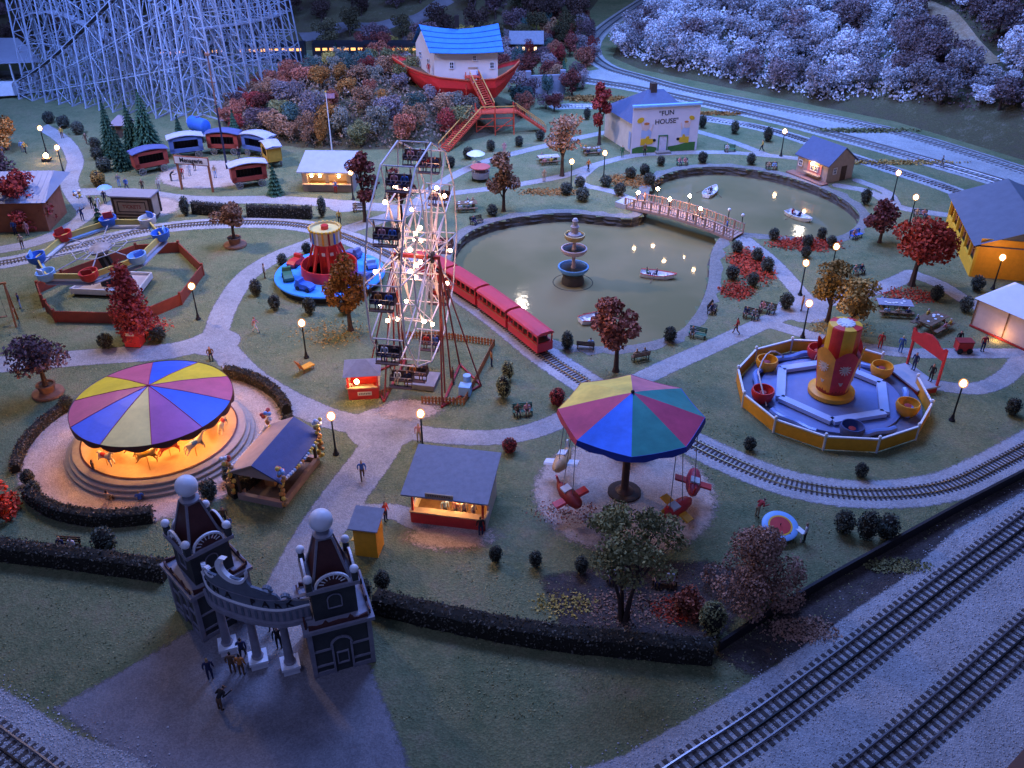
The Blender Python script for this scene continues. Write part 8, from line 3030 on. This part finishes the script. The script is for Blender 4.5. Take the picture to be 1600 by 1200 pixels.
# cage wagons
def wagon(px, py, rz, col, roof, label, L=4.6):
    t = thing('cage_wagon', label, 'wagon', P(px, py), R(rz), 'cage wagons of the menagerie')
    m = MB()
    m.box((0, 0, 1.15), (L, 2.0, .24)).box((0, .95, 2.15), (L, .12, 1.9)).box((-L / 2 + .06, 0, 2.15), (.12, 2.0, 1.9)).box((L / 2 - .06, 0, 2.15), (.12, 2.0, 1.9))
    m.box((0, -.95, 1.42), (L, .12, .4)).box((0, -.95, 2.92), (L, .12, .4))
    m.box((-L / 2 + .3, -.95, 2.15), (.6, .12, 1.9)).box((L / 2 - .3, -.95, 2.15), (.6, .12, 1.9))
    m.obj('wagon_body', col, t)
    vs, fs = [], []
    for i in range(9):
        x = -L / 2 - .25 + (L + .5) * i / 8
        z = 3.12 + .38 * math.sin(PI * i / 8)
        for y, dz in ((-1.15, 0), (0, .14), (1.15, 0)):
            vs.append((x, y, z + dz))
        for y, dz in ((-1.15, -.1), (1.15, -.1)):
            vs.append((x, y, z + dz))
    for i in range(8):
        a, b = i * 5, (i + 1) * 5
        fs += [(a, b, b + 1, a + 1), (a + 1, b + 1, b + 2, a + 2), (a + 3, b + 3, b, a), (a + 2, b + 2, b + 4, a + 4), (a + 3, a + 4, b + 4, b + 3)]
    MB().add(vs, fs).obj('roof', roof, t)
    for k in range(8):
        x = -L / 2 + .75 + (L - 1.5) * k / 7
        MB().bar((x, -.96, 1.6), (x, -.96, 2.75), .035).obj('cage_bar', BLACK, t)
    MB().box((0, .3, 1.9), (L - .4, .1, 1.2)).obj('cage_back', DARK, t)
    for x in (-L / 2 + .8, L / 2 - .8):
        for y in (-.95, .95):
            wh = MB(Matrix.Translation((x, y, .52)) @ Matrix.Rotation(PI / 2, 4, 'X')).lathe([(.52, -.05), (.52, .05), (.42, .05), (.42, -.05), (.52, -.05)], 18, cap=False).obj('wheel', STONE, t)
            sp = MB(Matrix.Translation((x, y, .52)) @ Matrix.Rotation(PI / 2, 4, 'X'))
            for k in range(4):
                a = PI * k / 4
                sp.bar((.46 * math.cos(a), .46 * math.sin(a), 0), (-.46 * math.cos(a), -.46 * math.sin(a), 0), .06)
            sp.obj('spoke_set', STONE, wh)
    MB().box((0, 0, .85), (L * .9, 1.2, .16)).obj('underframe', DKWOOD, t)


WRED = mat('wagon_red', (0.36, 0.055, 0.035), 0.6, 0.15)
WBLUE = mat('wagon_blue', (0.10, 0.17, 0.40), 0.6, 0.15)
WYEL = mat('wagon_yellow', (0.55, 0.32, 0.04), 0.6, 0.15)
WROOF = mat('wagon_roof_pale', (0.46, 0.46, 0.56), 0.7, 0.15)
NROOF = mat('wagon_roof_navy', (0.10, 0.12, 0.26), 0.7, 0.15)
wagon(238, 268, 36, WRED, NROOF, 'red cage wagon with navy roof next to the pines')
wagon(294, 245, 22, WBLUE, WROOF, 'blue cage wagon with pale roof behind the menagerie sign')
wagon(354, 239, -3, WRED, NROOF, 'red cage wagon with dark flat side behind the tall pole')
wagon(407, 243, -28, WBLUE, WROOF, 'navy cage wagon with pale roof beside the yellow wagon')
wagon(427, 258, -62, WYEL, WROOF, 'yellow cage wagon at the foot of the autumn mound', 3.4)
wagon(391, 290, 24, WRED, WROOF, 'red cage wagon with pale roof near the small pine')
tk = thing('tank_wagon', 'bright blue water tank on a white wheeled cradle', 'wagon', P(315, 219), R(-38), None, (1, 1, 1.25))
MB(Matrix.Translation((0, 0, 1.9)) @ Matrix.Rotation(PI / 2, 4, 'Y')).lathe([(0, -2.0), (.6, -1.95), (.85, -1.8), (.9, -1.5), (.9, 1.5), (.85, 1.8), (.6, 1.95), (0, 2.0)], 22).obj('tank', BLUE, tk, True)
MB().lathe([(.28, 2.7), (.28, 2.95), (0, 2.98)], 12).obj('tank_hatch', mat('slate_blue', (0, 0, 0)), tk)
MB().box((0, 0, .95), (3.8, 1.2, .2)).obj('cradle', WHITE, tk)
for x in (-1.2, 1.2):
    for y in (-.7, .7):
        MB(Matrix.Translation((x, y, .45)) @ Matrix.Rotation(PI / 2, 4, 'X')).lathe([(.45, -.08), (.45, .08)], 14).obj('wheel', BLACK, tk)

# poles
tp = thing('tall_pole', 'tall dark pole with a crossbar standing before the coaster', 'pole', P(355, 264))
MB().tube([(0, 0, 0), (0, 0, 9)], [.16, .12], 8).obj('lower_pole', mat('pole_navy', (0.02, 0.025, 0.06), 0.5), tp)
MB().tube([(0, 0, 9), (0, 0, 15.6)], [.13, .09], 8).obj('upper_pole', mat('pole_brown', (0.22, 0.12, 0.09), 0.6), tp)
MB().bar((-.5, 0, 12), (.5, 0, 12), .09).obj('crossbar', mat('pole_brown', (0, 0, 0)), tp)
MB().box((0, 0, 15.6), (.6, .5, .3)).obj('lamp_head', mat('pole_brown', (0, 0, 0)), tp)
fp_ = thing('flagpole', 'white flagpole with a small flag behind the snack stand', 'flagpole', P(519, 238))
MB().tube([(0, 0, 0), (0, 0, 8.8)], [.1, .06], 8).obj('pole', WHITE, fp_)
MB().sphere((0, 0, 8.85), .12, 8, 6).obj('pole_ball', YELLOW, fp_)
vs = [(x * .2, .06 * math.sin(x * 1.3), z) for x in range(7) for z in (7.9, 8.6)]
MB().add(vs, [(2 * i, 2 * i + 2, 2 * i + 3, 2 * i + 1) for i in range(6)]).obj('flag', mat('flag_cloth', (0.35, 0.22, 0.32), 0.8), fp_)
# orange swing frame at the edge
sf = thing('swing_frame', 'orange wooden swing frame beside the red octagonal fence', 'swing frame', P(6, 508), R(20))
for x, y in ((-2.2, -.9), (-2.2, .9), (1.2, -.9), (1.2, .9)):
    MB().bar((x, y, 0), (x, 0, 4.4), .16).obj('leg', ORW, sf)
MB().bar((-2.4, 0, 4.4), (1.4, 0, 4.4), .18).obj('top_beam', ORW, sf)
MB().bar((1.2, -.6, 1.4), (1.2, .6, 1.4), .12).obj('cross_tie', ORW, sf)
for x in (-1.2, .2):
    sr = MB().box((x, 0, .9), (.7, .3, .06)).obj('swing_seat', WOOD, sf)
    MB().bar((x - .3, 0, .9), (x - .3, 0, 4.3), .025).bar((x + .3, 0, .9), (x + .3, 0, 4.3), .025).obj('rope', BLACK, sr)

# parked truck by the pavilion
tr_ = thing('parked_truck', 'white box truck parked beside the open pavilion', 'truck', P(14, 152), R(12))
MB().box((-.5, 0, 1.5), (3.6, 2.0, 2.0)).obj('cargo_box', WHITE, tr_)
MB().board([(1.35, .5), (2.9, .5), (2.9, 1.1), (2.4, 1.25), (2.1, 2.0), (1.35, 2.0)], -.95, .95).obj('cab', mat('truck_grey', (0.3, 0.32, 0.36), 0.4), tr_)
MB().board([(2.18, 1.3), (2.42, 1.3), (2.15, 1.9), (2.1, 1.9)], -.97, .97).obj('windscreen', GLASS, tr_)
for x in (-1.5, 2.1):
    for y in (-.95, .95):
        MB(Matrix.Translation((x, y, .42)) @ Matrix.Rotation(PI / 2, 4, 'X')).lathe([(.42, -.1), (.42, .1)], 14).obj('wheel', BLACK, tr_)

# ------------------------------------------------------------------ rowing boats and swan
def boat(px, py, rz, label, crew, rim=RED, s=1.0):
    t = thing('rowing_boat', label, 'boat', P(px, py, WATER_Z), R(rz), 'rowing boats on the pond', (s, s, s))
    stn = []
    for x, hw, zk, zs in ((-1.9, .55, .02, .55), (-1.2, .75, -.12, .5), (0, .82, -.15, .48), (1.0, .62, -.1, .52), (1.7, .3, .1, .6), (2.1, .04, .4, .68)):
        stn.append([(x, -hw, zs), (x, -hw * .7, zk + .05), (x, hw * .7, zk + .05), (x, hw, zs)])
    vs = [p for q in stn for p in q]
    fs = [(i * 4 + k, i * 4 + k + 1, (i + 1) * 4 + k + 1, (i + 1) * 4 + k) for i in range(5) for k in range(3)] + [(3, 2, 1, 0)]
    MB().add(vs, fs).obj('hull', mat('boat_white', (0.85, 0.85, 0.85), 0.4, 0.05), t)
    MB().prism([(-1.8, -.5), (0, -.62), (1.0, -.45), (1.7, -.1), (1.7, .1), (1.0, .45), (0, .62), (-1.8, .5)], .1, .14).obj('floor_board', mat('boat_white', (0, 0, 0)), t)
    m = MB()
    for i in range(5):
        for k in (0, 3):
            m.bar(stn[i][k], stn[i + 1][k], .07, .07)
    m.obj('gunwale', rim, t)
    for x in (-1.2, -.1, .9):
        MB().box((x, 0, .32), (.3, 1.3, .05)).obj('thwart', OFFWHITE, t)
    for y in (-1, 1):
        MB().bar((-.2, y * .5, .65), (-.6, y * 1.8, .02), .05).obj('oar', WOOD, t)
    tm = Matrix.Translation(t.location) @ Matrix.Rotation(R(rz), 4, 'Z')
    for x, c, a, lab in crew:
        person(tm @ Vector((x * s, .0, -.08)), 'sit', rz + a, c, 'navy', random.choice(['dark', 'brown', 'fair']), lab)


boat(1027, 433, -14, 'white rowing boat with red rim beside the fountain', [(-1.2, 'green', 90, 'rower in green in the boat beside the fountain'), (-.1, 'navy', -90, 'passenger in navy in the boat beside the fountain')])
boat(932, 500, 24, 'white rowing boat with red rim half hidden by the rusty tree', [(-.1, 'navy', 90, 'rower in navy in the boat near the rusty tree'), (.8, 'white', -90, 'passenger in white in the boat near the rusty tree')])
boat(1110, 303, 60, 'white rowing boat on the small pond beside the footbridge', [(-1.1, 'white', 90, 'rower in white in the boat near the footbridge'), (0, 'navy', -90, 'passenger in navy in the boat near the footbridge')], WHITE)
boat(1247, 341, -55, 'white rowing boat on the small pond facing the boathouse', [(-1.0, 'red', 90, 'rower in red in the boat facing the boathouse'), (.2, 'navy', -90, 'passenger in navy in the boat facing the boathouse')], WHITE)

# ------------------------------------------------------------------ every thing's empty sits at its own base
bpy.context.view_layer.update()
for o in list(scene.objects):
    if o.parent is None and o.type == 'EMPTY' and o.location.length < 1e-6 and o.children:
        cs = []
        for c in o.children_recursive:
            if c.type == 'MESH':
                cs += [c.matrix_world @ Vector(b) for b in c.bound_box]
        if not cs:
            continue
        cx = (min(p.x for p in cs) + max(p.x for p in cs)) / 2
        cy = (min(p.y for p in cs) + max(p.y for p in cs)) / 2
        o.location = (cx, cy, 0)
        for c in o.children:
            c.matrix_parent_inverse = Matrix.Translation((-cx, -cy, 0))
